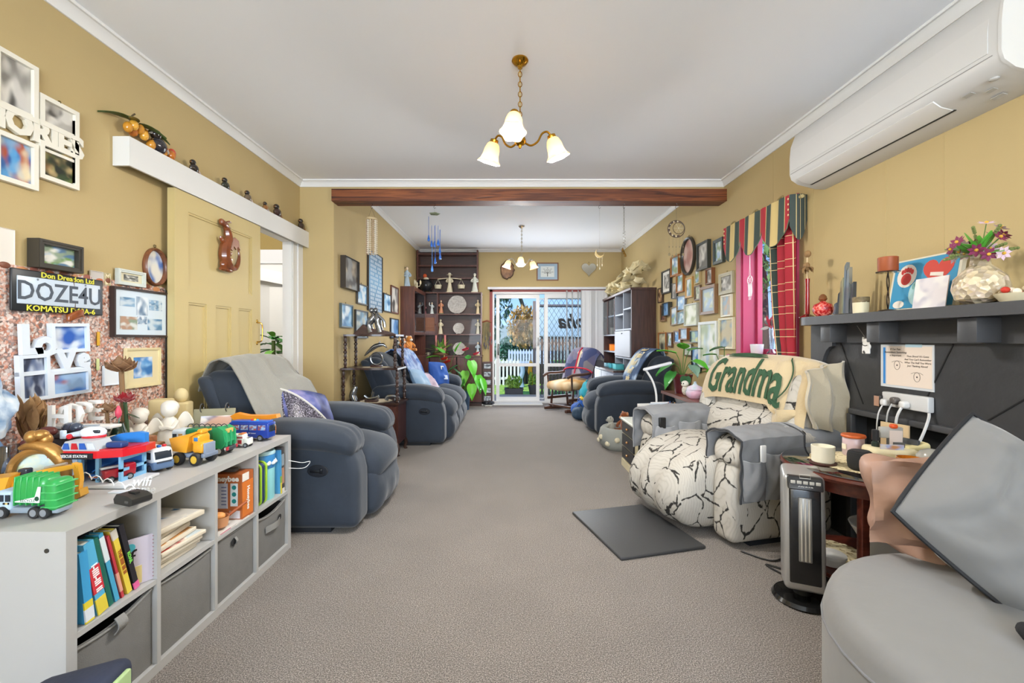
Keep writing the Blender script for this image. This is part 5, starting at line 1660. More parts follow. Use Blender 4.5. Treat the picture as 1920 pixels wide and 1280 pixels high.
on(3,fig('ivory figurine at the right end of the middle shelf',896,597,625,yi,'#c7c2b0',head='#d8cdb0',hair='#b0a68c'))
on(4,fig('ivory figurine holding a baby by the corner cabinet',778,637,666,yi-.03,IVO,head='#d8cdb0',hair='#c9bc9a'))
on(4,fig('grey praying figurine at the right end of the counter',896,641,666,yi-.03,'#aebac2',hair='#8a8d90',base='#d9c98a'))
mm=on(1,fig('large cream statue carrying two pails on a yoke',843,511,547,YF+.12,'#d9ceb2',head='#d9ceb2',hair='#cfc3a4',hat='#d9ceb2',base='#d9ceb2'))
s_=.32
MB().tube(spline([(-.62*s_,0,.73*s_),(0,.02,.79*s_),(.62*s_,0,.73*s_)],5),.008,8).build('yoke',IVO,mm)
for sx in (-1,1):
 pl=MB().lathe([(0,.22*s_),(.17*s_,.22*s_),(.2*s_,.42*s_),(.17*s_,.42*s_),(.15*s_,.25*s_)],14,(sx*.62*s_,0,0)).build('pail',IVO,mm)
 MB().tube([(sx*.62*s_-.15*s_,0,.41*s_),(sx*.62*s_,0,.73*s_),(sx*.62*s_+.15*s_,0,.41*s_)],.004,6).build('pail_handle',IVO,pl)
on(1,fig('tall pale robed statue with dark sash at the cabinet right end',890,510,547,YF+.12,'#cfd0c4',hair='#e2dccb',head='#dcd4bf',base='#d6ccb0'))
t=on(1,T('black_cauldron','black pot with an orange-haired figure peeping out','pot',W(799,546,Y=YF+.12)))
MB().lathe([(0,.03),(.06,.03),(.105,.08),(.115,.14),(.095,.19),(.085,.2),(.1,.215),(.09,.22),(.075,.2),(0,.19)],22).build('pot',M('#1d1f22',.3,coat=.4),t)
for k in range(3):
 a=k*2.1
 MB().cyl((.06*math.cos(a),.06*math.sin(a),.05),(.07*math.cos(a),.07*math.sin(a),0),.012,.008,8).build('foot',M('#1d1f22',.3),t)
for sx in (-1,1):
 MB().tube(arc((sx*.115,0,.17),.035,-90,90,8,'xz')if sx>0 else arc((sx*.115,0,.17),.035,90,270,8,'xz'),.009,8).build('handle',M('#1d1f22',.3),t)
MB().ell((0,0,.23),(.05,.045,.04)).build('figure_body',M('#d8cdb4',.5),t)
MB().ell((-.02,0,.29),(.033,.033,.036)).build('figure_hair',M('#d0582c',.7),t)
t=T('candelabra','small cream candelabra on top of the corner cabinet','candle holder',(-1.5,7.15,1.9))
MB().lathe([(0,0),(.04,0),(.035,.012),(.01,.03),(.012,.1),(.016,.13),(.006,.14)],14).build('column',IVO,t)
for a in (0,120,240):
 d=V((math.cos(R(a)),math.sin(R(a)),0))
 MB().tube(spline([d*0+V((0,0,.08)),d*.035+V((0,0,.07)),d*.055+V((0,0,.1))],4),.005,6).lathe([(.005,.1),(.015,.115),(.014,.15),(.004,.175)],10,(d.x*.055,d.y*.055,0)).build('branch',IVO,t)
def plate(label,u,v0,v1,n):
 r_=(v1-v0)/2*yi/F
 t=on(n,T('glass_plate',label,'plate',W(u,v1,Y=yi),0,'cut glass plates on the display shelves'))
 m_=M('#cfc9c2',.12,.0,bump=.8,bscale=60,var=.25,vscale=30,coat=.6,alpha=.72)
 MB().at((0,.02,r_),(78,0,0)).lathe([(0,.004),(r_*.6,.004),(r_*.68,.008),(r_*.97,.02),(r_,.022),(r_*.99,.026),(r_*.66,.013),(0,.009)],30,wob=lambda a,z_:1+.012*math.cos(24*a)).build('plate',m_,t)
 MB().tube([(-.04,-.03,.004),(0,.03,.01),(.04,-.03,.004)],.004,6).build('stand',M('#d9d2c8',.4),t)
plate('large round cut glass plate on the upper display shelf',857,552,587,2)
plate('small round cut glass plate on the middle display shelf',860,604,625,3)
plate('round cut glass plate half hidden behind the candle bouquet',861,642,666,4)
t=on(4,T('candle_arrangement','green foliage arrangement with two pink candles on the counter','floral arrangement',W(826,666,Y=YF+.02)))
MB().lathe([(0,0),(.13,0),(.14,.02),(.12,.05),(0,.05)],20).build('dish',M('#6a4a34',.6),t)
for xx,hh in ((-.075,.335),(.075,.335)):
 MB().lathe([(.019,.03),(.019,hh),(.012,hh+.004),(0,hh+.004)],14,(xx,0,0)).build('candle',M('#e08a86',.5),t)
random.seed(21)
for k in range(60):
 a=random.uniform(0,6.28)
 l_=random.uniform(.18,.34)
 e=random.uniform(.15,1.35)
 d=V((math.cos(a)*math.cos(e),math.sin(a)*math.cos(e)*.6,math.sin(e)*.95))
 MB().at((0,0,.05)).grid(lambda p,q:(d*l_*q+V((-d.y,d.x,0))*(p-.5)*.11*math.sin(PI*(.1+.85*q))+V((0,0,-.05*q*q))),2,5,.001).build('leaf',M(['#4f8a34','#86b446','#a9c45a','#6a9a44'][k%4],.5),t)
for k in range(5):
 a=k*1.25
 MB().ell((.06*math.cos(a),.05*math.sin(a)-.03,.11),(.03,.03,.03),8,6).build('flower',M('#b98a78',.6),t)
for u,lab in ((794,'small cream cup on the counter by the bouquet'),(803,'small cream jug on the counter by the bouquet')):
 t=on(4,T('tiny_cup',lab,'cup',W(u,666,Y=yi)))
 MB().lathe([(0,0),(.022,0),(.03,.04),(.026,.05),(.022,.048),(.018,.01)],14).build('cup',IVO,t)
 MB().tube(arc((.028,0,.028),.014,-90,90,6,'xz'),.004,6).build('handle',IVO,t)
def leafshape(mb,base,d,up,L_,w_,curl=.25):
 d=d.normalized()
 side=d.cross(V((0,0,1)))
 side=side.normalized()if side.length>.01 else V((1,0,0))
 nrm=side.cross(d)
 mb.grid(lambda p,q:base+d*(L_*(q-.12*(1-q)*(1-abs(2*p-1))*0))+side*(p-.5)*w_*(math.sin(PI*min(1,(q*.92+.08))**.62))+nrm*(-curl*L_*q*q+.12*w_*abs(2*p-1)),4,7,.0015)
def plant(label,loc,pot,potcol,leaves,flowers=(),name='potted_plant',stemcol='#4f7a35'):
 """leaves: (dx,dy,z,azimuth,elevation,length,width,colour); flowers: (dx,dy,z,colour)"""
 t=T(name,label,'plant',loc)
 r_,h_=pot
 MB().lathe([(0,0),(r_*.75,0),(r_*.78,.01),(r_,h_*.9),(r_*1.05,h_*.9),(r_*1.05,h_),(r_*.93,h_),(r_*.9,h_*.92),(0,h_*.9)],22).build('pot',potcol if not isinstance(potcol,str)else M(potcol,.35,coat=.3),t)
 for k,(dx,dy,z_,az,el,l_,w_,c_)in enumerate(leaves):
  tip=V((dx,dy,z_))
  MB().tube(spline([(dx*.1,dy*.1,h_*.9),(dx*.5,dy*.5,h_+(z_-h_)*.65),tip],4),.0035,5).build('stem',M(stemcol,.5),t)
  d=V((math.cos(R(az))*math.cos(R(el)),math.sin(R(az))*math.cos(R(el)),math.sin(R(el))))
  mb=MB()
  leafshape(mb,tip,d,None,l_,w_)
  mb.build('leaf',M(c_,.35,coat=.2),t)
 for (dx,dy,z_,c_)in flowers:
  tip=V((dx,dy,z_))
  MB().tube(spline([(dx*.1,dy*.1,h_*.9),(dx*.55,dy*.55,h_+(z_-h_)*.6),tip],4),.003,5).build('stem',M(stemcol,.5),t)
  mb=MB()
  leafshape(mb,tip,V((.4,-.5,.35)),None,.13,.12,.1)
  f_=mb.build('flower',M(c_,.25,coat=.5),t)
  MB().tube([tip+V((.01,-.02,.02)),tip+V((.03,-.06,.08))],[.006,.004],6).build('spadix',M('#e8c86a',.5),f_)
 return t
G1,G2,G3='#57b52e','#3f8a3a','#2f5f3a'
at_=plant('tall anthurium with big bright leaves at the far end of the sofa',(-.72,7.05,.0),(.09,.3),'#34506e',[(.10,-.05,.78,-60,-55,.30,.17,G1),(.02,-.06,.62,-100,-60,.24,.15,'#7cc54a'),(.2,-.04,.55,-50,-62,.3,.18,G1),(.12,-.12,.42,-80,-65,.26,.16,'#6cc03c'),(.27,-.08,.50,-40,-60,.28,.14,G1),(-.1,-.05,.7,200,-20,.22,.14,G3),(-.08,.02,.55,180,-40,.22,.14,G3),(-.02,-.1,.5,-120,-60,.2,.13,G2),(.05,0,.8,90,30,.2,.1,G2)],[(-.0,-.05,.93,'#e0305a'),(.16,.1,.86,'#d0384a')])
plant('red-flowered anthurium with long leaves behind the sofa arm',(-1.02,6.98,.0),(.09,.3),'#3a3f48',[(-.08,-.05,.84,200,10,.2,.13,G1),(-.02,-.02,.9,150,40,.2,.12,'#5fae45'),(.16,.0,.92,30,70,.18,.08,G1),(.12,-.02,.66,-10,-30,.2,.1,G3),(.2,0,.6,-20,-45,.22,.1,G2),(.05,-.05,.6,-60,-50,.2,.12,G3)],[(.02,-.06,.74,'#dc3434'),(-.02,-.08,.79,'#d63a2e')])
t=T('drawer_tower','narrow brown wall unit with five small photo panels','drawer unit',((914-U0)*7.7/F,YE-.1,0))
hz=H+(V0-678)*7.7/F
MB().box(-.085,.085,0,.1,0,hz).build('carcass',BRN,t,smooth=False)
for k in range(5):
 zc=hz-.075-k*.14
 B('drawer_front',BRND,t,-.078,.078,-.012,0,zc-.06,zc+.06,smooth=False)
 B('photo',photo(90+k,'#d8dce2','#8a949c','#4f565e','#b8bec6'),t,-.058,.058,-.014,-.011,zc-.04,zc+.04,smooth=False)
random.seed(5)
t=T('dried_lavender','dried lavender bunches hanging from a small wooden rack','dried flowers',W(913,603,Y=YE-.02))
MB().rbox((0,0,0),(.16,.02,.03),.008,2,fn=lambda p:V((p.x,p.y,p.z+.02*math.cos(p.x*25)))).build('rack',M('#8a4a28',.5),t)
for k in range(18):
 xx=random.uniform(-.07,.06)
 MB().tube([(xx,-.012,-.02),(xx+random.uniform(-.02,.02),-.02,-.2-.22*random.random())],.003,5).build('stem',M('#7a7458',.8),t)
 MB().ell((xx+random.uniform(-.03,.03),-.02,-.2-.26*random.random()),(.01,.008,.04),6,5).build('flower_head',M(['#5b5568','#8a8478','#6f6a5a'][k%3],.8),t)
for k,(xx,rz)in enumerate(((910,20),(921,-10))):
 t=T('black_shoe',('left' if k==0 else 'right')+' black shoe of the pair beneath the photo drawers','shoe',((xx-U0)*7.5/F,7.5,0),90+rz,'pair of black shoes')
 MB().rbox((0,0,.012),(.25,.085,.022),.01,2).build('sole',M('#c9c6c0',.6),t)
 MB().rbox((0,0,.045),(.24,.08,.06),.03,3,fn=lambda p:V((p.x,p.y,p.z-.25*max(0,p.x)*(p.z>.03)+.0))).build('upper',M('#23252b',.5),t)
t=T('wood_slice_clock','bark edged wooden slice hanging left above the garden door','wall clock',W(951,506,Y=YE-.002))
mb=MB()
random.seed(2)
pr=[(.125*(1+random.uniform(-.12,.12))*math.cos(2*PI*k/28),.16*(1+random.uniform(-.1,.1))*math.sin(2*PI*k/28))for k in range(28)]
mb.prism(pr,-.03,-.001,'y').build('bark',M('#5a4430',.9,bump=.5,bscale=50,var=.2),t)
MB().prism([(a*.86,b_*.86)for a,b_ in pr],-.035,-.03,'y').build('face',noise_mat([(.35,'#6a4226'),(.6,'#a06e3e'),(.8,'#c08c58')],9,3,.35),t)
def far_frame(label,u0,u1,v0,v1,fcol,mount,pic,name='framed_picture'):
 c0,c1=W(u0,v1,Y=YE),W(u1,v0,Y=YE)
 t=T(name,label,'picture frame',((c0 .x+c1 .x)/2,YE,(c0 .z+c1 .z)/2))
 hx_,hz_=(c1 .x-c0 .x)/2,(c1 .z-c0 .z)/2
 b_=.018
 MB().box(-hx_,hx_,-.02,-.001,hz_-b_,hz_).box(-hx_,hx_,-.02,-.001,-hz_,-hz_+b_).box(-hx_,-hx_+b_,-.02,-.001,-hz_+b_,hz_-b_).box(hx_-b_,hx_,-.02,-.001,-hz_+b_,hz_-b_).build('frame',M(fcol,.4),t,smooth=False)
 B('mount',M(mount,.7),t,-hx_+b_,hx_-b_,-.01,-.002,-hz_+b_,hz_-b_,smooth=False)
 B('picture',pic,t,-hx_*.62,hx_*.62,-.012,-.003,-hz_*.6,hz_*.6,smooth=False)
 return t
ft=far_frame('framed family tree print with blue mount above the garden door',1006,1047,492.5,526,'#7a4a28','#9fb4c4',M('#d8dbd6',.5))
MB().tube([(0,-.0135,-.085),(0,-.0135,-.03)],.006,6).build('tree_trunk',M('#4a4a46',.6),ft)
for k in range(11):
 a=R(-20+k*22)
 r_=.045+.03*(k%2)
 MB().tube([(0,-.0135,-.03),(r_*1.2*math.cos(a),-.0135,-.01+r_*math.sin(a))],.002,4).build('tree_branch',M('#4a4a46',.6),ft)
 B('name_box',M('#a9ada8',.6),ft,r_*1.2*math.cos(a)-.014,r_*1.2*math.cos(a)+.014,-.0145,-.012,-.01+r_*math.sin(a)-.006,-.01+r_*math.sin(a)+.006,smooth=False)
t=T('heart_mirror','heart-shaped mirror with etched pattern right above the garden door','mirror',W(1104,504,Y=YE-.002))
hp=[]
for k in range(40):
 a=2*PI*k/40
 hp.append((.0086*16*math.sin(a)**3,.0086*(13*math.cos(a)-5*math.cos(2*a)-2*math.cos(3*a)-math.cos(4*a))))
MB().prism(hp,-.012,-.001,'y').build('backing',M('#a89468',.4),t)
MB().prism([(a*.92,b_*.92)for a,b_ in hp],-.014,-.012,'y').build('mirror',M('#d9d6c8',.08,.9),t)
MB().tube(arc((0,-.006,.11),.012,0,360,8,'xz'),.002,5,True).build('hook',M('#6a5a3a',.4,1),t)
frame_at('F',638,665,485,543,'dark canvas print nearest the beam on the far left wall','#3b332c',photo(101,'#4a4238','#6a5a4a','#a89880','#352d28','#8a8a88'),.003,.05,name='canvas_print')
sea=lambda k:photo(110+k,'#6fa8d2','#a9d0e8','#3f78a8','#dfeaf0')
frame_at('F',667,686,533,571,'dark framed blue sea picture right of the canvas print','#4a443c',sea(0),.014,.02,hook=True)
frame_at('F',636,658,570,614,'dark framed blue wave picture below the canvas print','#4d5a5c',sea(1),.014,.022,hook=True)
t=frame_at('F',688,714.5,475,584,'tall blue wooden sign covered in white lines of writing','#3a3028',noise_mat([(.2,'#86b8dc'),(.5,'#5f7f9c'),(.85,'#2c343c')],1,0,.5,coord='Generated',stretch=(0,0,1.0),key='signblue'),.004,.02,name='word_sign',cat='sign')
ya,yb=XF*F/(688-U0),XF*F/(714.5-U0)
random.seed(13)
lines=['IIII IIIIII','IIIIII III','III IIIIIII','IIIII IIII','IIIIII IIII','IIII III III','IIIIIII II','III IIII III','IIIIII IIII','IIIII IIIII','IIII IIIIII','III IIIIII','IIIIII IIII','IIII IIIII','IIIIII III']
hh_=.36
for k,s in enumerate(lines):
 wv=MB().text(s,.046,(.0225,0,hh_-.045-k*.047),(90,0,90),.0004,(min(5,38/len(s)),1,1)).build('lettering',M('#e3eaee',.5),t,smooth=False)
 wv['kind']='stuff'
frame_at('F',717,731,551,585,'small dark framed blue picture beside the tall sign','#3f3c38',sea(2),.014,.02,hook=True)
frame_at('F',731.5,745,537,588,'brown framed narrow black and white print near the corner cabinet','#6a4030',photo(120,'#d0ccc4','#4a4644','#8a8682'),.02,.02)
frame_at('F',730.5,745,597,634,'black framed blue picture low beside the corner cabinet','#2f3236',photo(121,'#5f8fc4','#b4cde6','#35608f'),.014,.02)
frame_at('F',664,687,582,634,'framed picture half hidden behind the silver couple statue','#3a3a38',photo(122,'#8fb4d0','#c7c8b8','#54707f'),.014,.02)
t=T('air_conditioner','long white split air conditioner high on the right wall','air conditioner',(XR,1.58,0))
ACW=M('#cdccca',.35)
prof=[(0,2.43),(-.10,2.43),(-.185,2.375),(-.213,2.30),(-.22,2.23),(-.22,2.13),(-.21,2.098),(-.17,2.07),(-.06,2.042),(0,2.04)]
MB().prism([(a,b)for a,b in prof],0,1.18,'y').build('casing',ACW,t,ang=50)
MB().prism([(-.213,2.292),(-.222,2.23),(-.2225,2.145),(-.219,2.145),(-.218,2.23),(-.209,2.29)],.035,1.165,'y').build('front_panel',M('#d0cfcd',.3),t)
B('panel_seam',M('#9a9997',.5),t,-.2212,-.2195,.02,1.17,2.128,2.131,smooth=False)
MB().prism([(-.203,2.094),(-.172,2.0735),(-.118,2.0575),(-.118,2.054),(-.174,2.067),(-.207,2.089)],.26,1.13,'y').build('air_flap',M('#e2e1df',.3),t)
B('outlet_shadow_gap',M('#2c2c2c',.7),t,-.122,-.112,.255,1.135,2.053,2.056,smooth=False)
for k,(y_,w_,x_)in enumerate(((.16,.035,-.16),(.11,.03,-.125),(.13,.045,-.075))):
 MB().at((x_,y_,2.0665+(x_+.17)*-.255),(0,14,0)).cbox((0,0,-.001),(.018,w_,.002)).build('label',M('#b5b4b1',.5),t,smooth=False)
MB().ell((-.17,.06,2.068),(.014,.016,.006)).build('sensor',M('#c9c8c6',.2),t)
MB().prism([(a*1.004-.001,b)for a,b in prof],-.012,.0,'y').build('end_cap',M('#d3d2d0',.35),t,ang=50)
def stripes(axis,period,stops,rough=.75,phase=0,dots=None):
 m,nt,b=new_mat('striped_fabric')
 tc=nd(nt,'ShaderNodeTexCoord')
 sp=nd(nt,'ShaderNodeSeparateXYZ')
 nt.links.new(tc.outputs['UV' if axis=='u' else 'Object'],sp.inputs[0])
 ma=nd(nt,'ShaderNodeMath',operation='MULTIPLY_ADD')
 ma.inputs[1].default_value=1/period
 ma.inputs[2].default_value=phase+50
 nt.links.new(sp.outputs['xyz'.index(axis)],ma.inputs[0])
 fr=nd(nt,'ShaderNodeMath',operation='FRACT')
 nt.links.new(ma.outputs[0],fr.inputs[0])
 r=ramp(nt,stops,'CONSTANT')
 nt.links.new(fr.outputs[0],r.inputs[0])
 nt.links.new(r.outputs[0],b.inputs['Base Color'])
 b.inputs['Roughness'].default_value=rough
 return m
VS=stripes('y',.292,[(0,'#b02a35'),(.13,'#c9b27a'),(.15,'#3d4b44'),(.36,'#c9b27a'),(.39,'#d6bd7e'),(.62,'#c9b27a'),(.65,'#3d4b44'),(.86,'#c9b27a'),(.88,'#b02a35')],phase=.0)
t=T('curtain_valance','scalloped striped valance in red, green and cream over the pink window','valance',(1.845,2.925,0))
zt_=2.062
segs=[(0,.32),(.32,.61),(.61,.89)]
for (a0,a1)in segs:
 def vf(p,q):
  y_=a0+(a1-a0)*p
  bot=1.90-.145*math.sin(PI*p)**.7
  return (.012*math.sin(PI*p)*(1-q)*-1+.004*math.sin(y_*60),y_,bot+(zt_-bot)*q)
 MB().grid(vf,14,6,.004).build('scallop',VS,t)
 MB().tube([V(vf(i/14,0))for i in range(15)],.004,6).build('edging',M('#5c6650',.7),t)
def rf(p,q):
 bot=1.9-.14*math.sin(PI*min(1,p*.9+.1))
 return (.118*p,-.004-.02*math.sin(PI*p),bot+(zt_-bot)*q)
MB().grid(rf,8,6,.004).build('return_panel',stripes('x',.06,[(0,'#3a4440'),(.55,'#c9b27a'),(.62,'#3a4440'),(.85,'#2c3230'),(.95,'#c9b27a')]),t)
MB().box(0,.118,0,.89,zt_-.015,zt_-.003).build('board',M('#b9a778',.7),t,smooth=False)
for y_ in (.84,.5,.18):
 MB().tube(spline([(.06,y_-.04,zt_),(.055,y_-.03,zt_+.035),(.06,y_,zt_+.045),(.055,y_+.03,zt_+.03),(.06,y_+.04,zt_)],4),.007,6).build('ruffle',M('#9a8a5c',.8),t)
for i,y_ in enumerate((.0,.292,.584,.875)):
 for k in range(4):
  zc=1.93+.035*k
  MB().ell((-.004,y_+.004,zc),(.003,.006,.008),6,5).build('printed_dot',M('#ead9a0',.7),t)
def plaid_mat():
 m,nt,b=new_mat('plaid_fabric')
 uv=nd(nt,'ShaderNodeTexCoord')
 sp=nd(nt,'ShaderNodeSeparateXYZ')
 nt.links.new(uv.outputs['UV'],sp.inputs[0])
 def band(out,k,stops):
  ma=nd(nt,'ShaderNodeMath',operation='MULTIPLY')
  ma.inputs[1].default_value=k
  nt.links.new(out,ma.inputs[0])
  fr=nd(nt,'ShaderNodeMath',operation='FRACT')
  nt.links.new(ma.outputs[0],fr.inputs[0])
  r=ramp(nt,stops,'CONSTANT')
  nt.links.new(fr.outputs[0],r.inputs[0])
  return r.outputs[0]
 base=band(sp.outputs[0],2.0,[(0,'#a3202f'),(.48,'#2f3b36'),(.74,'#a3202f')])
 vline=band(sp.outputs[0],4.0,[(0,'#000000'),(.46,'#ffffff'),(.52,'#000000')])
 hline=band(sp.outputs[1],7.0,[(0,'#000000'),(.1,'#ffffff'),(.125,'#000000'),(.42,'#ffffff'),(.445,'#000000')])
 ad=nd(nt,'ShaderNodeMix',data_type='RGBA',blend_type='LIGHTEN')
 ad.inputs[0].default_value=1
 nt.links.new(vline,ad.inputs[6])
 nt.links.new(hline,ad.inputs[7])
 mx=nd(nt,'ShaderNodeMix',data_type='RGBA')
 nt.links.new(ad.outputs[2],mx.inputs[0])
 nt.links.new(base,mx.inputs[6])
 mx.inputs[7].default_value=lin('#d9c592')
 nt.links.new(mx.outputs[2],b.inputs['Base Color'])
 b.inputs['Roughness'].default_value=.8
 return m
def uvgrid(name,fn,nu,nv,mat,parent,thick=0):
 """a grid whose UV is (a, b)"""
 mb=MB().grid(fn,nu,nv,0)
 o=mb.build(name,mat,parent,recalc=False)
 me=o.data
 uvl=me.uv_layers.new(name='UVMap')
 k=nv+1
 for lp in me.loops:
  vi=lp.vertex_index
  uvl.data[lp.index].uv=((vi//k)/nu,(vi%k)/nv)
 if thick:
  md=o.modifiers.new('thickness','SOLIDIFY')
  md.thickness=thick
 return o
t=T('plaid_curtain','red and green plaid curtain drawn to the near side of the window','curtain',(XR-.06,2.93,.95))
def cf(p,q):
 wt=.31-.14*(1-q)+.015*math.sin(q*5)
 y_=p*wt
 return (-.02+.022*math.sin(p*19+q*.6),y_+.006*math.sin(p*38),q*1.1)
uvgrid('fabric',cf,40,14,plaid_mat(),t,.003)
MB().cyl((0,-.05,1.09),(0,.75,1.09),.012,n=12).build('rod',M('#b9a778',.5),t)
t=T('dreamcatcher','small white crocheted dreamcatcher hanging in the pink window','ornament',W(1406,525,X=XR-.02))
WHT=M('#e6e2de',.7)
MB().tube(arc((0,0,0),.035,0,360,20,'yz'),.003,6,True).build('hoop',WHT,t)
for a in range(0,180,45):
 MB().cyl((0,.033*math.cos(R(a)),.033*math.sin(R(a))),(0,-.033*math.cos(R(a)),-.033*math.sin(R(a))),.0014,n=5).build('thread',WHT,t)
MB().tube([(0,-.01,.035),(0,0,.2),(0,.01,.035)],.0015,5).build('cord',WHT,t)
for k in range(5):
 MB().tube(spline([(0,-.025+k*.0125,-.028),(.004,-.025+k*.013,-.09),(0,-.022+k*.011,-.13-.03*(k%2))],4),.003,5).build('tassel',WHT,t)
zs=WZ0+.0025
t=T('white_cup','small white cup on the pink window sill','cup',(2.0,3.585,zs))
MB().lathe([(0,0),(.035,0),(.043,.012),(.05,.085),(.047,.087),(.04,.015),(0,.01)],24).build('cup',M('#e3e9ea',.3),t)
t=T('flower_vase','slim glass vase of pink and silver artificial flowers on the sill','vase',(2.01,3.4,zs))
MB().lathe([(0,0),(.03,0),(.035,.02),(.012,.05),(.016,.12),(.02,.2),(.014,.2),(.008,.1),(0,.06)],18).build('vase',glass_mat((.9,.93,.95),.6),t)
random.seed(17)
for k in range(16):
 a,e=random.uniform(0,6.28),random.uniform(-.2,1.2)
 d=V((math.cos(a)*math.cos(e)*.5,math.sin(a)*math.cos(e),math.sin(e)))
 l_=random.uniform(.06,.11)
 c_=['#c83a58','#d8d6d8','#c83a58','#8c8a90'][k%4]
 MB().at((0,.02,.22)).grid(lambda p,q:(d*l_*q+V((.2,-d.z,d.y))*(p-.5)*.035*math.sin(PI*(.1+.8*q))),2,5,.0015).build('petal',M(c_,.4,.3 if k%2 else 0),t)
MB().tube(spline([(0,0,.1),(0,.01,.25),(0,-.03,.36),(0,.01,.42)],5),.002,5).build('curled_wire',M('#2c3838',.4),t)
RW=lambda u0,u1,v0,v1,lab,col,pic,**k:frame_at('R',u0,u1,v0,v1,lab,col,pic,group='framed pictures on the right wall',**k)
gr_=lambda k:photo(200+k,'#b9b4ac','#8a857c','#d9d5cc','#6a665e')
bl_=lambda k:photo(230+k,'#a9c4dc','#6f94b8','#e2e8ea','#8aa070')
WDB,WDO,WDL,BKF='#5a3f2c','#a5692f','#c79a55','#33332f'
RW(1236,1245,539.5,567,'tiny dark oval portrait frame beside the wall unit','#4a3524',photo(201,'#d8b58a','#8a6a48','#5a4028'),border=.01,depth=.02)
RW(1244.5,1260.5,506.5,550,'black frame with pale mount and grey photo near the wall unit top',BKF,gr_(2),border=.018,depth=.03,mount='#e2dfd6',hook=True)
RW(1261.5,1276.5,479.5,517,'orange wooden frame hanging beneath the moon dreamcatcher',WDO,bl_(3),border=.018,depth=.03)
oval('R',1280,1306,444,516,'large oval dark frame with a pinkish portrait',M('#3b352c',.35,coat=.3),photo(204,'#b98a7c','#c9a596','#a87468','#d0b0a4'),.03,.035)
RW(1312,1333.5,453.5,505.5,'black frame with a faded grey portrait right of the large oval','#3a3c36',gr_(5),border=.022,depth=.035,hook=True)
RW(1342.5,1361,447.5,494,'dark teal frame partly covered by the striped valance','#3f4a48',bl_(6),border=.028,depth=.03)
RW(1272,1285.4,513.5,548,'orange wooden frame with a pale blue photo below the large oval',WDO,bl_(7),border=.016,depth=.03)
RW(1261.6,1271.8,531,560,'small dark frame tilted beside the orange wooden one','#4a4840',gr_(8),border=.01,depth=.02,tilt=4)
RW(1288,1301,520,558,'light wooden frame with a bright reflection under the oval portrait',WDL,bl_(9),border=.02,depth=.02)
RW(1305,1314.7,504,532,'small pale wooden frame just right of the oval portrait','#bfa878',bl_(10),border=.012,depth=.02)
RW(1305.3,1316,535,562.5,'small dark wooden frame below the small pale one','#6a5038',photo(211,'#d9d6c4','#a8b49a','#8a8a70'),border=.014,depth=.02)
RW(1329,1341.3,503,532.4,'small brown box frame with a grey photo','#7a4a2a',gr_(12),border=.012,depth=.035)
RW(1318.5,1347,535.5,589,'large brown wooden frame with white mount and pale picture','#8a6848',photo(213,'#b4cbe0','#dfe6de','#c7d0b8'),border=.028,depth=.035,mount='#b9cbd8')
RW(1351.7,1377.7,511,551,'weathered grey wooden frame next to the pink window','#a9a184',gr_(14),border=.032,depth=.02,hook=True)
RW(1355.5,1374.4,552.7,593.3,'white frame with a faded blue photo next to the pink window','#e2dcc8',photo(215,'#9fb4c4','#b9b4a8','#c7b09a'),border=.015,depth=.02)
RW(1351.8,1379.3,595.6,653.7,'cream frame with a tall blue landscape by the window edge','#ddd3b0',photo(216,'#8fa8b8','#5f7f98','#b9b8a0','#c2b490'),border=.018,depth=.025)
RW(1248.4,1260.6,567,592,'blue picture in a deep dark box frame beside the wall unit','#3c3a30',photo(217,'#5a86b4','#7fa6cc','#3f6690'),border=.008,depth=.05)
RW(1241,1250.5,570,602.5,'narrow brown frame with a dark figure picture','#8a6a48',photo(218,'#4a3024','#8a5a48','#2c2420'),border=.02,depth=.025)
RW(1260.6,1273,575,609.6,'thin brown frame with blue picture in the middle of the wall','#8f7450',bl_(19),border=.014,depth=.025,tilt=-2)
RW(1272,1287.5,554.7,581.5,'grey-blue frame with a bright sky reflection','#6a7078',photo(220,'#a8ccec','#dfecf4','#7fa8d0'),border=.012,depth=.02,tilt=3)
RW(1273.5,1286,584,606.5,'small silver frame below the grey-blue one','#9aa8ac',photo(221,'#9cc2d4','#d9e2e2','#7f98a0'),border=.008,depth=.02,tilt=-3)
RW(1287.2,1311.4,569,610.6,'large silver frame with a pale tree picture','#b9bcb0',photo(222,'#d9ddc4','#b4bc90','#eceee0'),border=.014,depth=.03,hook=True)
RW(1314.7,1348.4,602.7,690,'tall white frame with a window-like garden picture','#dfe2de',photo(223,'#d9dcb8','#bcd0dc','#eef0ea','#a9b894'),border=.026,depth=.03)
RW(1237.8,1252.2,623,661,'orange wooden frame holding a key-like motif beside the wall unit',WDO,photo(224,'#c9c4a4','#3a3c34','#8a8a74'),border=.014,depth=.03,hook=True)
RW(1253.7,1263,622.8,650,'narrow dark wooden frame with a blue photo low on the wall','#6a4a30',bl_(25),border=.016,depth=.025)
RW(1266,1279.6,620,644,'brown frame with a bright blue scene low on the wall','#7a5a3c',photo(226,'#5a9cd8','#dfe8ee','#3a78b4'),border=.016,depth=.02,tilt=2)
RW(1279,1295,615,636.5,'orange box frame with a pale photo low on the wall','#8a5630',photo(227,'#b9d4ea','#e4ecf0','#9ab8d0'),border=.012,depth=.04)
RW(1297.8,1313.7,619.6,642,'dark frame with yellow and green painted shapes','#3f4640',photo(228,'#a9c4a0','#d8cc7a','#7fa4b8'),border=.008,depth=.025)
RW(1285,1299.7,643.8,667,'brown frame with a pale green picture low on the wall','#6f6048',photo(229,'#c9d4c4','#e2e6d8','#a4b0a0'),border=.012,depth=.02)
RW(1299.7,1316,650,697,'tall black frame with a blue coastal photo behind the plants','#1f2224',photo(231,'#4a86c4','#2f5f98','#16263a','#b9d0e4'),border=.012,depth=.02)
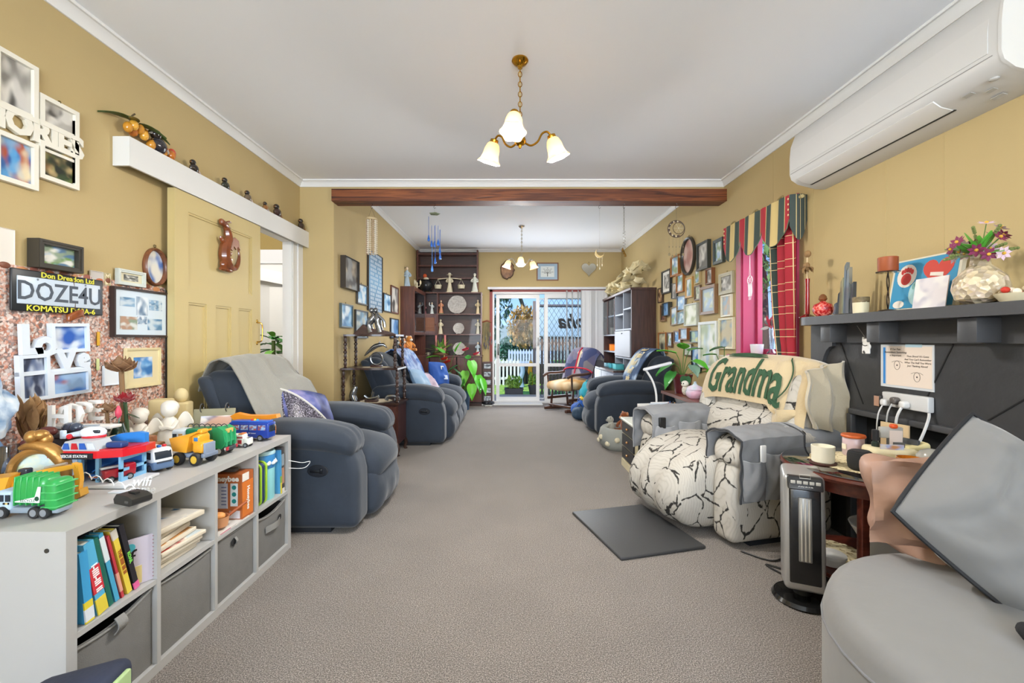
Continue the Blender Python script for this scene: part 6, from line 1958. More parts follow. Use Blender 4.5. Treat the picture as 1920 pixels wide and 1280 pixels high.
RW(1350,1376,666,690,'low white frame beneath the pink window sill','#ddd8c4',M('#dcd0a8',.5),border=.008,depth=.015)
zb=2.362
def hook_at(t,n=0):
 MB().tube(spline([(0,0,0),(.008,0,-.012),(0,0,-.022),(-.009,0,-.034),(0,0,-.046),(.009,0,-.036)],4),.0016,5).build('hook',M('#4a4440',.4,1),t)
def hang(label,u,name='wind_chime',Y=YB+.02):
 t=T(name,label,'wind chime',((u-U0)*Y/F,Y,zb),0)
 hook_at(t)
 return t
t=hang('shell and bead chime hanging at the left end of the beam',697)
MB().tube([(0,0,-.045),(-.035,0,-.14)],.001,4).tube([(0,0,-.045),(.035,0,-.14)],.001,4).build('cord',M('#6a6050',.8),t)
MB().lathe([(.046,-.135),(.05,-.14),(.05,-.152),(.046,-.155),(.043,-.15),(.043,-.14)],20).build('ring',M('#c9b48c',.5),t)
for k in range(12):
 a=2*PI*k/12
 mb=MB()
 n_=17
 for i in range(n_):
  mb.ell((.045*math.cos(a),.045*math.sin(a),-.165-i*.0185),(.0095,.0095,.0085),6,5)
 s_=mb.build('bead_string',M(['#d9cbb0','#b9a084','#e6ded0'][k%3],.4),t)
 s_['kind']='stuff'
t=hang('blue glass teardrop chime hanging left of centre',815)
MB().cyl((0,0,-.04),(0,0,-.09),.0008,n=4).build('cord',M('#8a8a80',.8),t)
MB().lathe([(0,-.088),(.03,-.09),(.048,-.095),(.04,-.1),(0,-.097)],18,wob=lambda a,z_:1+.15*math.cos(5*a)).build('top_leaf',M('#8f9a7c',.4),t)
for k,(dx,z0,z1)in enumerate(((-.055,.12,.35),(-.03,.2,.4),(-.005,.2,.4),(.005,.2,.56),(.03,.2,.39),(.045,.24,.46),(.05,.24,.52),(-.025,.4,.63))):
 c_='#2f6fd0' if k!=7 else '#5a9ff0'
 MB().tube([(dx,.01*(k%3),-z0),(dx,.01*(k%3),-z1+.06)],.0022,5).lathe([(.002,-z1+.065),(.006,-z1+.05),(.0125,-z1+.018),(.0105,-z1+.004),(0,-z1)],10,(dx,.01*(k%3),0)).build('glass_drop',M(c_,.08,trans=.3,coat=.6),t)
def moon(t,z_,r_,col):
 pts=[]
 for k in range(17):
  a=R(60+240*k/16)
  pts.append((r_*math.cos(a),r_*math.sin(a)))
 for k in range(17):
  a=R(300-240*k/16)
  pts.append((r_*.32+r_*.80*math.cos(a)*.98,r_*.88*math.sin(a)))
 o=MB().prism(pts,-.004,.004,'y').build('crescent',col,t)
 o.location.z=z_
 o.rotation_euler=(0,R(-60),0)
t=hang('crescent moon chime on a long thread right of the far lamp',1124)
MB().cyl((0,0,-.045),(0,0,-.42),.0009,n=4).build('thread',M('#6a6458',.6),t)
moon(t,-.46,.042,M('#b9a070',.3,.7))
for k in range(3):
 MB().cyl((-.02+k*.022,0,-.49),(-.02+k*.022,0,-.56-.03*(k%2)),.0012,n=4).ell((-.02+k*.022,0,-.57-.03*(k%2)),(.005,.005,.012),8,6).build('drop',M('#e0d4b8',.2),t)
t=hang('silver spiral chain with small bells hanging from the beam',1170)
for k in range(14):
 MB().tube([V((q.x,q.y,-.045-k*.016+q.z*1.5))for q in arc((0,0,0),.006,0,360,8,'xz' if k%2 else 'yz')],.0014,4,True).build('link',M('#a8a49c',.3,1),t)
MB().tube([(.012*math.cos(i*.9),.012*math.sin(i*.9),-.26-i*.0042)for i in range(36)],.0016,5).build('spiral',M('#b4b0a8',.25,1),t)
for k in range(3):
 MB().lathe([(.003,-.41-k*.025),(.009,-.425-k*.025),(.012,-.44-k*.025),(.009,-.437-k*.025)],10,((k-1)*.012,0,0)).build('bell',M('#b98f4a',.3,1),t)
t=hang('round moon dreamcatcher chime hanging by the right wall',1268)
MB().cyl((0,0,-.045),(0,0,-.16),.001,n=4).build('cord',M('#6a6458',.6),t)
MB().tube(arc((0,0,-.235),.078,0,360,30,'xz'),.004,6,True).tube(arc((.022,0,-.228),.052,0,360,26,'xz'),.003,6,True).build('rings',M('#5a4a3a',.5),t)
random.seed(31)
for k in range(22):
 a=R(70+220*k/21)
 MB().ell((.068*math.cos(a),random.uniform(-.006,.006),-.235+.068*math.sin(a)),(.009,.006,.009),7,5).build('bead',M(['#6a5648','#cfc0a0','#4a3c34'][k%3],.5),t)
for a in range(0,360,60):
 MB().cyl((.022,0,-.228),(.022+.05*math.cos(R(a)),0,-.228+.05*math.sin(R(a))),.0012,n=4).build('web_thread',M('#d9cfae',.6),t)
for k in range(5):
 xq=-.065+k*.032
 z0=-.235-math.sqrt(max(.0,.078**2-xq*xq))
 MB().cyl((xq,0,z0),(xq,0,-.46-.02*(k%2)),.001,n=4).ell((xq,0,-.40),(.004,.004,.008),6,5).ell((xq,0,-.47-.02*(k%2)),(.01,.006,.014),8,6).build('hanging_charm',M('#8f8262',.5),t)
BLKP=M('#3a3a3b',.38,bump=.35,bscale=14,var=.08,vscale=5,coat=.15)
BLKS=M('#48484a',.4,bump=.1,bscale=20)
fp=T('fireplace','black painted fireplace surround with bracketed mantel on the right wall','fireplace',(XR,0,0))
px=1.885-XR
y0f,y1f=.75,2.74
for (a,b_,c_,d)in ((y0f,y1f,.72,1.19),(2.42,y1f,0,.72),(y0f,.95,0,.72)):
 MB().box(px,0,a,b_,c_,d).build('plaster_panel',BLKP,fp,smooth=False)
B('firebox_back',M('#161616',.8),fp,-.012,-.002,.95,2.42,0,.72,smooth=False)
MB().rbox((px-.012,1.685,.715),(.03,1.5,.03),.006,2).build('firebox_lintel',BLKS,fp)
MB().rbox((px-.012,2.43,.355),(.03,.035,.69),.006,2).build('firebox_jamb',BLKS,fp)
B('frieze',BLKS,fp,px-.022,px,y0f,y1f,1.088,1.19,smooth=False)
B('pillar',BLKS,fp,px-.022,px,2.655,y1f,0,1.088,smooth=False)
arcp=[(2.655,1.088),(2.56,1.088)]+[(2.56+.095*math.sin(R(a)),1.088-.02-.2*(1-math.cos(R(a))))for a in range(0,91,15)]
MB().prism(arcp,px-.022,px,'x').build('curved_bracket',BLKS,fp)
mp=[(-.225,y0f),(-.225,2.60)]+[(-.225+.12*(1-math.cos(R(a))),2.60+.14*math.sin(R(a)))for a in range(15,91,15)]+[(0,2.745),(0,y0f)]
MB().prism(mp,1.19,1.237,'z').build('mantel_shelf',BLKS,fp,ang=30)
for yb_ in (2.485,2.16,1.715,1.27,.9):
 MB().rbox((-.13,yb_,1.14),(.13,.075,.098),.004,1).build('mantel_block',BLKS,fp)
for (ya,za,yb2,zb2)in ((2.60,.93,2.48,.74),(2.52,1.085,2.36,.76),(1.88,1.085,2.02,.80),(1.60,.90,1.80,.74),(1.5,1.085,1.3,.8)):
 MB().tube([(px-.0005,ya,za),(px-.0005,yb2,zb2)],.0035,4).build('joint_line',M('#131313',.6),fp)
ZM=1.2375
def onm(u,X=1.82):
 return V((X,X*F/(u-U0),ZM))
t=T('stem_vase','slim red glass vase with a dried brown flower at the mantel end','vase',onm(1514,1.80))
hR=lambda v,u,X:(V0-v)*(X*F/(u-U0))/F+H-ZM
RG=M('#a3141c',.12,trans=.25,coat=.5)
MB().lathe([(0,0),(.045,.001),(.04,.006),(.012,.022),(.013,.03),(.011,.2),(.013,.235),(.010,.235),(.008,.03),(0,.02)],18).build('vase',RG,t)
MB().lathe([(.046,.0),(.046,.003),(.013,.022),(.0135,.02),(.04,.0)],18).build('clear_foot',glass_mat((.95,.95,.9),.5),t)
DRY=M('#8a6a44',.8,var=.2,vscale=40)
MB().tube(spline([(0,0,.2),(.0,.004,.3),(0,0,.38)],4),.004,5).build('dried_stem',M('#c9b08a',.8),t)
for q in ((0,0,.385),(0,.01,.315)):
 MB().ell(q,(.018,.023,.022),8,6).build('dried_head',DRY,t)
for k in range(9):
 a=k*.7
 MB().at((0,0,.30+.015*(k%3)),(20+40*(k%3),0,a*57)).grid(lambda p,q:((p-.5)*.02*math.sin(PI*(.1+.8*q)),-.055*q,.012*math.sin(3*q)),2,4,.001).build('dried_petal',DRY,t)
t=T('red_bottle','small round red crackle glass perfume bottle on the mantel','bottle',onm(1543,1.79))
MB().lathe([(0,0),(.03,0),(.046,.018),(.052,.042),(.044,.068),(.018,.08),(.014,.085)],20).build('body',noise_mat([(.35,'#7a0c10'),(.5,'#c0282a'),(.65,'#e88a78')],60,2,.2,.6),t)
MB().lathe([(.012,.085),(.022,.098),(.017,.116),(.008,.126),(0,.128)],12).build('stopper',M('#8a5a38',.25,.5),t)
t=T('glass_sculpture','tall mirrored glass sculpture shaped like sails on the mantel','sculpture',onm(1588,1.80))
for k,(yy,hh,w_)in enumerate(((.075,.07,.02),(.052,.13,.02),(.028,.2,.022),(.004,.28,.022),(-.02,.25,.022),(-.043,.17,.02))):
 MB().prism([(yy,.006),(yy+w_,.006),(yy+w_*.4,hh*.93),(yy-.006,hh)]if k>2 else [(yy,.006),(yy+w_,.006),(yy+w_*.35,hh*.9),(yy-.01,hh)],-.008+.004*(k%2),.010+.004*(k%2),'x').build('glass_shard',M(['#a9b4c0','#7f8894','#cfc7a8','#9fb0c4','#b9c4d0','#8a929c'][k],.08,.75),t,smooth=False)
MB().rbox((0,0,.003),(.06,.19,.006),.002,1).build('base',glass_mat((.95,.95,.92),.6),t)
t=T('candle_cup','small cream tealight cup with a brown rim pattern','candle',onm(1614,1.79))
MB().lathe([(0,0),(.03,0),(.033,.002),(.036,.082),(.033,.083),(.03,.05),(0,.05)],20).build('cup',M('#d9cfae',.5),t)
MB().lathe([(.0352,.055),(.0365,.075),(.0365,.082),(.0355,.083)],20,wob=lambda a,z_:1+.01*math.sin(9*a)).build('rim_pattern',M('#7a6a4c',.6,var=.4,vscale=60),t)
t=T('twist_candlestick','twisted wire candlestick holding a brown candle','candle holder',onm(1665,1.77))
for sgn in (0,PI):
 MB().tube([(.035*math.sin(PI*(i/20)*2)*math.cos(sgn),.035*math.sin(PI*(i/20)*2+sgn),.008+.17*i/20)for i in range(21)],.0028,6).build('wire',M('#4a4038',.4,.8),t)
MB().lathe([(0,0),(.035,.0),(.036,.004),(.004,.01),(0,.01)],16).build('foot',M('#4a4038',.4,.8),t)
MB().lathe([(0,.178),(.045,.18),(.047,.184),(.04,.186),(0,.186)],20).build('pan',glass_mat((.9,.88,.8),.5),t)
MB().lathe([(0,.186),(.037,.186),(.039,.19),(.039,.25),(.036,.252),(.03,.247),(0,.246)],22).build('candle',M('#9a4f2a',.5),t)
t=T('handprint_canvas','blue canvas with red heart and childrens handprints on the mantel','picture',(1.855,2.0,ZM),0,ry=10)
hw,hc_=.165,.245
B('canvas',M('#d9d2bc',.6),t,-.012,.006,-hw,hw,0,hc_,smooth=False)
B('painted_face',M('#3a8fb8',.6),t,-.0135,-.012,-hw+.012,hw-.012,.01,hc_-.008,smooth=False)
def disc(poly,mat,name,d=.0145):
 MB().prism(poly,-d,-d+.002,'x').build(name,mat,t,smooth=False)
el=lambda cy,cz,a,b_:[(cy+a*math.cos(2*PI*k/20),cz+b_*math.sin(2*PI*k/20))for k in range(20)]
heart=[]
for k in range(30):
 a=2*PI*k/30
 heart.append((-.065+.0044*16*math.sin(a)**3,.17+.0044*(13*math.cos(a)-5*math.cos(2*a)-2*math.cos(3*a)-math.cos(4*a))))
disc(heart,M('#c9483c',.6),'red_heart')
disc(el(.085,.165,.05,.055),M('#e6ddd0',.6),'white_spot')
disc(el(.015,.08,.045,.06),M('#a9d0d4',.6),'white_spot')
disc(el(.105,.03,.03,.018),M('#e6ddd0',.6),'white_spot')
RH=M('#c93c34',.6)
disc(el(.085,.15,.026,.028),RH,'hand_print',.016)
for k in range(5):
 a=R(50+k*22)
 disc(el(.085+.036*math.cos(a),.158+.036*math.sin(a),.007,.012),RH,'finger_print',.016)
for k in range(5):
 a=R(40+k*25)
 disc(el(.015+.032*math.cos(a),.085+.038*math.sin(a),.007,.013),M('#7fb2b0',.6),'finger_print',.016)
disc([(-.095,.14),(-.035,.15),(-.035,.165),(-.095,.158)],M('#e6ddd0',.6),'white_banner',.017)
t=T('photo_card','white photo card leaning at the right of the handprint canvas','card',(1.80,1.905,ZM),0,ry=8)
B('card',photo(301,'#dcd6d8','#c4c0c8','#e6e2de'),t,-.002,.002,-.075,.075,0,.135,smooth=False)
t=T('shell_vase','round vase covered in seashell pieces holding artificial flowers','vase',(1.80,1.80*F/(1838-U0),ZM))
SHV=noise_mat([(0,'#8a7d66'),(.25,'#c9b490'),(.5,'#e2d3b4'),(.75,'#a89880'),(1,'#d8c4b0')],55,2,.3,.7,kind='voronoi')
MB().lathe([(0,0),(.04,0),(.07,.02),(.082,.06),(.075,.1),(.05,.13),(.03,.15),(.026,.18),(.03,.20),(.027,.2),(.02,.17),(0,.16)],26).build('vase',SHV,t)
random.seed(19)
for k in range(40):
 a,e=random.uniform(0,6.28),random.uniform(-.3,1.3)
 l_=random.uniform(.07,.15)
 d=V((math.cos(a)*math.cos(e)*.7,math.sin(a)*math.cos(e),math.sin(e)*.75))
 p1=V((0,0,.2))+d*l_
 kind=k%4
 if kind==0:
  MB().at((0,0,.2)).grid(lambda p,q:(d*l_*q+V((-d.y,d.x,.2))*(p-.5)*.06*math.sin(PI*(.1+.85*q))),3,5,.0015).build('leaf',M(['#5aa83c','#7cc04a'][k%2],.45),t)
 elif kind in (1,2):
  c_='#7a1f4a' if kind==1 else '#d9bccb'
  fl=MB()
  nrm=d.normalized()
  s1=nrm.orthogonal().normalized()
  s2=nrm.cross(s1)
  for i in range(7):
   an=2*PI*i/7
   r1=s1*math.cos(an)+s2*math.sin(an)
   r2=nrm.cross(r1)
   fl.add([p1,p1+r1*.016+r2*.007,p1+r1*.027+nrm*.003,p1+r1*.016-r2*.007],[(0,1,2),(0,2,3)])
  fo=fl.build('flower',M(c_,.6),t,recalc=False)
  MB().ell(p1+nrm*.002,.006,8,6).build('flower_centre',M('#d8a83a',.6),fo)
  MB().tube([(0,0,.19),p1],.0015,4).build('stem',M('#5a7a3c',.6),t)
 else:
  p2=V((0,0,.2))+d*(l_+.03)
  mb=MB().tube([(0,0,.19),p2],.0015,4)
  for i in range(4):
   mb.ell(p2-d*.012*i,.006,6,5)
  mb.build('sprig',M(['#8a9a5c','#6f7a44'][k%2],.6),t)
t=T('shell_dish','small dish of shells and red glass pieces beside the shell vase','dish',(1.80,1.80*F/(1903-U0),ZM))
MB().lathe([(0,0),(.035,0),(.05,.02),(.055,.03),(.05,.03),(.03,.01),(0,.008)],20).build('dish',M('#d6c9a8',.3),t)
for k in range(7):
 MB().ell((.03*math.cos(k),.03*math.sin(k),.035+.008*(k%2)),(.014,.012,.012),8,6).build('shell_piece',M(['#c0382c','#e6d9c4','#b9a888'][k%3],.3),t)
t=T('cat_tag','white beckoning-cat charm hanging below the mantel','ornament',W(1624,655,X=1.85))
MB().rbox((0,0,.0),(.008,.05,.045),.004,2,fn=lambda p:V((p.x,p.y*(1-4*max(0,p.z)),p.z))).build('body',M('#e8e6e2',.4),t)
MB().ell((0,0,.035),(.006,.024,.022)).build('head',M('#e8e6e2',.4),t)
for s in (-1,1):
 MB().prism([(s*.008,.048),(s*.022,.04),(s*.02,.065)],-.004,.004,'x').build('ear',M('#e8e6e2',.4),t)
MB().ell((-.003,-.025,.015),(.005,.009,.014)).build('paw',M('#e8e6e2',.4),t)
MB().tube([(-.005,-.012,.022),(-.006,0,.019),(-.005,.012,.022)],.002,5).build('collar',M('#55504c',.5),t)
MB().prism([(.0,-.018),(.008,-.005),(.016,-.012),(.006,-.022)],-.006,-.004,'x').build('coin',M('#4a4644',.5),t)
MB().cyl((0,0,.055),(-.04,.01,.125),.001,n=4).build('cord',M('#8a8886',.6),t)
yA,yB_=(px+XR)*F/(1753-U0),(px+XR)*F/(1653-U0)
t=T('laminated_page','laminated page of two cartoon jokes taped to the black fireplace','page',(px+XR-.001,(yA+yB_)/2,.975))
wq=(yB_-yA)/2
hq=.105
B('sleeve',M('#c9ccce',.15),t,-.003,0,-wq,wq,-hq,hq,smooth=False)
B('paper',M('#dfcfc0',.6),t,-.0042,-.003,-wq+.008,wq-.035,-hq+.012,hq-.008,smooth=False)
B('blue_strip',M('#2f7fc4',.4),t,-.0042,-.003,wq-.028,wq-.016,-hq+.015,hq-.015,smooth=False)
B('tape',M('#a9c4d0',.3),t,-.0046,-.0042,-.085,.0,hq-.012,hq+.002,smooth=False)
INK=M('#4a403c',.6)
for k,s in enumerate(('If Our Pain','Remembers Something','is Important')):
 MB().text(s,.013,(-.0045,.055,.082-k*.015),(90,0,-90),.0003,shear=.15).build('handwriting',INK,t,smooth=False)
for k,s in enumerate(("Then Shoot! It's Gone","And You Can't Remember",'What The Hell You Were','Just Thinking About!')):
 MB().text(s,.0125,(-.0045,-.062,.05-k*.015),(90,0,-90),.0003,shear=.15).build('handwriting',INK,t,smooth=False)
for (cy,cz)in ((.045,.005),(-.06,-.045)):
 MB().tube([V((-.0045,cy+.016*math.cos(2*PI*k/14),cz+.022*math.sin(2*PI*k/14)))for k in range(14)],.0008,4,True).tube([(-.0045,cy-.03,cz+.012),(-.0045,cy-.015,cz+.02),(-.0045,cy+.015,cz+.02),(-.0045,cy+.03,cz+.014)],.0008,4).build('doodle',INK,t)
 MB().ell((-.0048,cy,cz),(.0008,.004,.004),8,5).build('doodle_nose',INK,t)
t=T('power_board','white power board with plugs and cables on the fireplace','power board',(px+XR-.001,2.085,.812))
MB().rbox((-.015,0,0),(.03,.245,.07),.006,2).build('board',M('#c9c8c6',.35),t)
for k,(yy,zz2,c_)in enumerate(((.085,-.015,'#d6d5d2'),(.03,.0,'#55504c'),(-.02,-.012,'#d0cfcc'))):
 MB().rbox((-.045,yy,zz2),(.035,.035,.035),.012,3).build('plug',M(c_,.4),t)
 MB().tube(spline([(-.055,yy,zz2-.01),(-.07,yy+.01,zz2-.06),(-.06,yy+.03,zz2-.15),(-.05,yy+.03,zz2-.24)],5),.0035 if k<2 else.006,6).build('cable',M(c_ if k!=1 else '#c0bfbc',.45),t)
MB().rbox((-.03,.135,-.015),(.03,.04,.06),.005,2).build('adaptor',M('#2a2827',.4),t)
B('adaptor_label',M('#b08a74',.5),t,-.046,-.045,.12,.15,-.04,.01,smooth=False)
MB().tube(spline([(-.015,-.11,-.03),(-.03,-.125,-.06),(-.06,-.125,-.14),(-.09,-.10,-.25)],5),.006,6).build('power_lead',M('#c6c5c2',.45),t)
t=T('panel_heater','cream panel heater standing in the firebox behind the round table','heater',(1.915,1.98,.02))
MB().rbox((0,0,.27),(.05,.42,.5),.012,3).build('casing',M('#d6cfb8',.5),t)
for k in range(6):
 B('vent_slot',M('#4a4640',.6),t,-.027,-.024,.11,.19,.12+k*.025,.13+k*.025,smooth=False)
def floral_mat():
 m,nt,b=new_mat('leaf_print_cover')
 tc=nd(nt,'ShaderNodeTexCoord')
 n=nd(nt,'ShaderNodeTexNoise',i_Scale=5,i_Detail=2)
 nt.links.new(tc.outputs['Object'],n.inputs['Vector'])
 mv=nd(nt,'ShaderNodeMix',data_type='VECTOR')
 mv.inputs[0].default_value=.10
 nt.links.new(tc.outputs['Object'],mv.inputs[4])
 nt.links.new(n.outputs[1],mv.inputs[5])
 n2=nd(nt,'ShaderNodeTexNoise',i_Scale=45,i_Detail=2)
 nt.links.new(tc.outputs['Object'],n2 .inputs['Vector'])
 n4=nd(nt,'ShaderNodeTexNoise',i_Scale=6.5,i_Detail=0)
 nt.links.new(tc.outputs['Object'],n4 .inputs['Vector'])
 outs=[]
 for rot,scl,lo,hi in (((.6,.5,.7),(5,13,6),.47,.53),((.2,-.6,-.8),(12,5.5,6),.53,.47)):
  mp=nd(nt,'ShaderNodeMapping')
  mp.inputs['Rotation'].default_value=rot
  mp.inputs['Scale'].default_value=scl
  nt.links.new(mv.outputs[1],mp.inputs[0])
  vo=nd(nt,'ShaderNodeTexVoronoi',feature='DISTANCE_TO_EDGE',i_Scale=1.0)
  nt.links.new(mp.outputs[0],vo.inputs['Vector'])
  ma=nd(nt,'ShaderNodeMath',operation='MULTIPLY_ADD')
  ma.inputs[1].default_value=.10
  nt.links.new(n2 .outputs[0],ma.inputs[0])
  nt.links.new(vo.outputs['Distance'],ma.inputs[2])
  mk=nd(nt,'ShaderNodeMapRange',i_From_Min=lo,i_From_Max=hi,i_To_Min=0,i_To_Max=.12)
  nt.links.new(n4 .outputs[0],mk.inputs[0])
  ad=nd(nt,'ShaderNodeMath',operation='ADD')
  nt.links.new(ma.outputs[0],ad.inputs[0])
  nt.links.new(mk.outputs[0],ad.inputs[1])
  outs.append(ad)
 mn=nd(nt,'ShaderNodeMath',operation='MINIMUM')
 nt.links.new(outs[0].outputs[0],mn.inputs[0])
 nt.links.new(outs[1].outputs[0],mn.inputs[1])
 vc=nd(nt,'ShaderNodeTexVoronoi',i_Scale=1.0)
 nt.links.new(mp.outputs[0],vc.inputs['Vector'])
 r1=ramp(nt,[(0,'#1f1e1d'),(.066,'#2c2926'),(.084,'#b9b4ab'),(1,'#b9b4ab')])
 nt.links.new(mn.outputs[0],r1 .inputs[0])
 wv=nd(nt,'ShaderNodeTexWave',i_Scale=26,i_Distortion=3,i_Detail=1)
 sc_=nd(nt,'ShaderNodeVectorMath',operation='ADD')
 nt.links.new(mv.outputs[1],sc_.inputs[0])
 nt.links.new(vc.outputs['Color'],sc_.inputs[1])
 nt.links.new(sc_.outputs[0],wv.inputs['Vector'])
 r2=ramp(nt,[(0,'#a8a299'),(.10,'#e2ded6'),(1,'#ffffff')])
 nt.links.new(wv.outputs['Fac'],r2 .inputs[0])
 mx=nd(nt,'ShaderNodeMix',data_type='RGBA',blend_type='MULTIPLY')
 mx.inputs[0].default_value=.25
 nt.links.new(r1 .outputs[0],mx.inputs[6])
 nt.links.new(r2 .outputs[0],mx.inputs[7])
 nt.links.new(mx.outputs[2],b.inputs['Base Color'])
 b.inputs['Roughness'].default_value=.85
 n3=nd(nt,'ShaderNodeTexNoise',i_Scale=9,i_Detail=3)
 nt.links.new(tc.outputs['Object'],n3 .inputs['Vector'])
 bp=nd(nt,'ShaderNodeBump',i_Strength=.35,i_Distance=.02)
 nt.links.new(n3 .outputs[0],bp.inputs['Height'])
 nt.links.new(bp.outputs[0],b.inputs['Normal'])
 return m
FLO=floral_mat()
RZ=194
FL0=V((1.835,2.965,0))
floral=recliner('recliner in a white cover with black leaf drawings by the fireplace',FL0,RZ,.95,1,FLO,hback=.99,arm_h=.585,lever=0,dep=.85,aw=.17,bulb=True,ln=.27)
GRC=M('#838487',.85,bump=.25,bscale=22,var=.06,vscale=14)
GRD=M('#3a3b3e',.8)
def caddy(label,ysgn,x0_,x1_,zo,zi,lab2,pocket_side,things):
 """quilted organiser over an arm: ysgn +1 near arm, -1 far arm"""
 t=T('arm_organiser',label,'arm organiser',FL0,RZ)
 aw=.17
 yc=ysgn*(.95/2-aw/2)
 hw_=aw/2+.045
 top=.6
 def f(a,b):
  x_=x0_+(x1_-x0_)*a
  L1,L2,L3=top-zi,2*hw_,top-zo
  s=b*(L1+L2+L3)
  droop=-.04*max(0,(x_-.52)/.42)**3
  if s<L1:
   y_,z_=-hw_,zi+s
  elif s<L1+L2:
   q=(s-L1)/L2
   y_,z_=-hw_+q*2*hw_,top+.03*math.sin(PI*q)
  else:
   y_,z_=hw_,top-(s-L1-L2)
  bump=.005*math.sin(a*24)*math.sin(b*40)
  return (x_,yc+ysgn*(y_+(bump if abs(y_)>hw_*.99 else 0)),z_+droop+(bump if abs(y_)<hw_*.99 else 0))
 MB().grid(f,26,44,.01).build('quilted_cloth',GRC,t)
 for k in (0,1):
  MB().tube([f(k,i/30)for i in range(31)],.006,6).build('dark_binding' if ysgn>0 else 'binding',GRD if ysgn>0 else GRC,t)
 yo=yc+ysgn*pocket_side*(hw_+.004)
 zl=zo if pocket_side>0 else zi
 n=3
 pw=(x1_-x0_-.02)/n
 for k in range(n):
  xa=x0_+.01+k*pw
  hp_=(top-zl)*(.62 if k!=1 else.72)
  def g(a,b):
   pf=.045*math.sin(PI*a)**.6*(math.sin(PI*min(1,b*.75+.12)))
   return (xa+pw*a,yo+ysgn*pocket_side*(pf+.004*math.sin(a*14+b*9)),zl+.008+hp_*b-.012*math.sin(PI*a)*b)
  MB().grid(g,12,10,.005).build('pocket',GRC,t)
  MB().tube([g(i/12,1)for i in range(13)],.0035,6).build('pocket_hem',M('#a5a7a9',.8),t)
 for (xq,zq,dims,c_,nm)in things:
  MB().rbox((xq,yo+ysgn*pocket_side*.012,zq),dims,.006,2).build(nm,M(c_,.3),t)
caddy('quilted grey arm organiser over the near arm of the leaf-print recliner',1,.40,.80,.27,.44,'',1,[(.68,.515,(.035,.012,.09),'#e2e1de','white_remote')])
caddy('quilted grey arm organiser over the far arm of the leaf-print recliner',-1,.26,.82,.33,.36,'',-1,[(.76,.53,(.05,.02,.09),'#1c1c1d','black_remote')])
t=T('arm_cover','plain grey cloth over the rear half of the near recliner arm','arm cover',FL0,RZ)
def acov(a,b):
 an=PI*b
 yc=.95/2-.105
 return (.06+.36*a,yc-.155*math.cos(an)if True else 0,.40+.235*math.sin(an)**.5 if 0<b<1 else.40)
MB().grid(acov,8,24,.006).build('cloth',M('#97999d',.8,bump=.1,bscale=30),t)
CRM=M('#c2ae8a',.9,bump=.25,bscale=90,sheen=.5,var=.04)
t=T('lettered_blanket','cream blanket with green Grandma lettering over the recliner back','blanket',FL0,RZ)
path=[(.325,.715),(.315,.80),(.28,.90),(.23,.975),(.165,1.01),(.105,1.0),(.07,.93),(.06,.83)]
def along(b):
 f=b*(len(path)-1)
 i=min(int(f),len(path)-2)
 q=f-i
 return path[i][0]*(1-q)+path[i+1][0]*q,path[i][1]*(1-q)+path[i+1][1]*q
def gb(a,b,off=0):
 """a: 0 at the far edge, 1 at the near edge of the chair back"""
 y_=-.40+.86*a
 x_,z_=along(b)
 edge=abs(2*a-1)
 z_-=.05*edge**4
 x_+=.03-.02*edge**3+.006*math.sin(a*13)*(1-b)
 if a>.72 and b<.5:
  k=(a-.72)/.28
  z_-=.16*k*(1-2*b)+.0
  x_+=.02*math.sin(k*9)
 if a>.9:
  y_+=.0
 return V((x_+off*.85,y_,z_+off*.5))
MB().grid(gb,44,26,.012).build('fleece',CRM,t)
def sidefall(a,b):
 y_=.475+.02*b
 return (.07+.28*a+.02*math.sin(b*7+a*4),y_+.025*math.sin(a*13+b*2),.985-.06*a-.40*b+.1*a*b)
MB().grid(sidefall,16,20,.012).build('side_fall',M('#b5a992',.9,bump=.25,bscale=90,sheen=.5),t)
MB().grid(lambda a,b:V((.33+.05*math.sin(PI*a),.27+.12*a+.015*math.sin(9*b),.70-.18*b*math.sin(PI*(.15+.7*a)))),12,10,.012).build('hanging_corner',CRM,t)
GRT=M('#2f4f35',.8)
tm=MB().text('Grandma',.26,(0,0,0),(0,0,0),.0,(.66,1,1),shear=.12,bold=.004)
bm=bmesh.new()
me_=bpy.data.meshes.new('lettering_flat')
me_.from_pydata([tuple(p)for p in tm.v],[],tm.f)
bm.from_mesh(me_)
bmesh.ops.triangulate(bm,faces=bm.faces)
bmesh.ops.subdivide_edges(bm,edges=[e for e in bm.edges if e.calc_length()>.05],cuts=2)
bm.to_mesh(me_)
bm.free()
tm2=MB()
xs_=[q.co.x for q in me_.vertices]
ys_=[q.co.y for q in me_.vertices]
x0_,x1_,y0_,y1_=min(xs_),max(xs_),min(ys_),max(ys_)
vs2=[gb(.10+.72*(q.co.x-x0_)/(x1_-x0_),.05+.40*(q.co.y-y0_)/(y1_-y0_),.010)for q in me_.vertices]
tm2 .add(vs2,[list(p.vertices)for p in me_.polygons])
lo=tm2 .build('lettering',GRT,t,smooth=False,recalc=False)
md=lo.modifiers.new('thickness','SOLIDIFY')
md.thickness=.004
bpy.data.meshes.remove(me_)
for k in range(3):
 MB().tube([gb(.22+.4*i/12-.02*k,.47+.03*k+.015*math.sin(PI*i/12),.014)for i in range(13)],[.002+.004*math.sin(PI*i/12)for i in range(13)],6).build('flourish',GRT,t)
MB().tube([gb(.80+.05*math.sin(PI*i/12),.12+.38*i/12,.014)for i in range(13)],.004,6).build('flourish',GRT,t)
t=tag(MB().rbox((0,0,.009),(.50,.62,.018),.008,2).build('floor_mat',M('#3b3b3c',.5,bump=.05,bscale=80)),'black anti-fatigue mat on the carpet before the leaf-print recliner','mat')
t.location=(.715,2.57,.0)
t.rotation_euler.z=R(15)
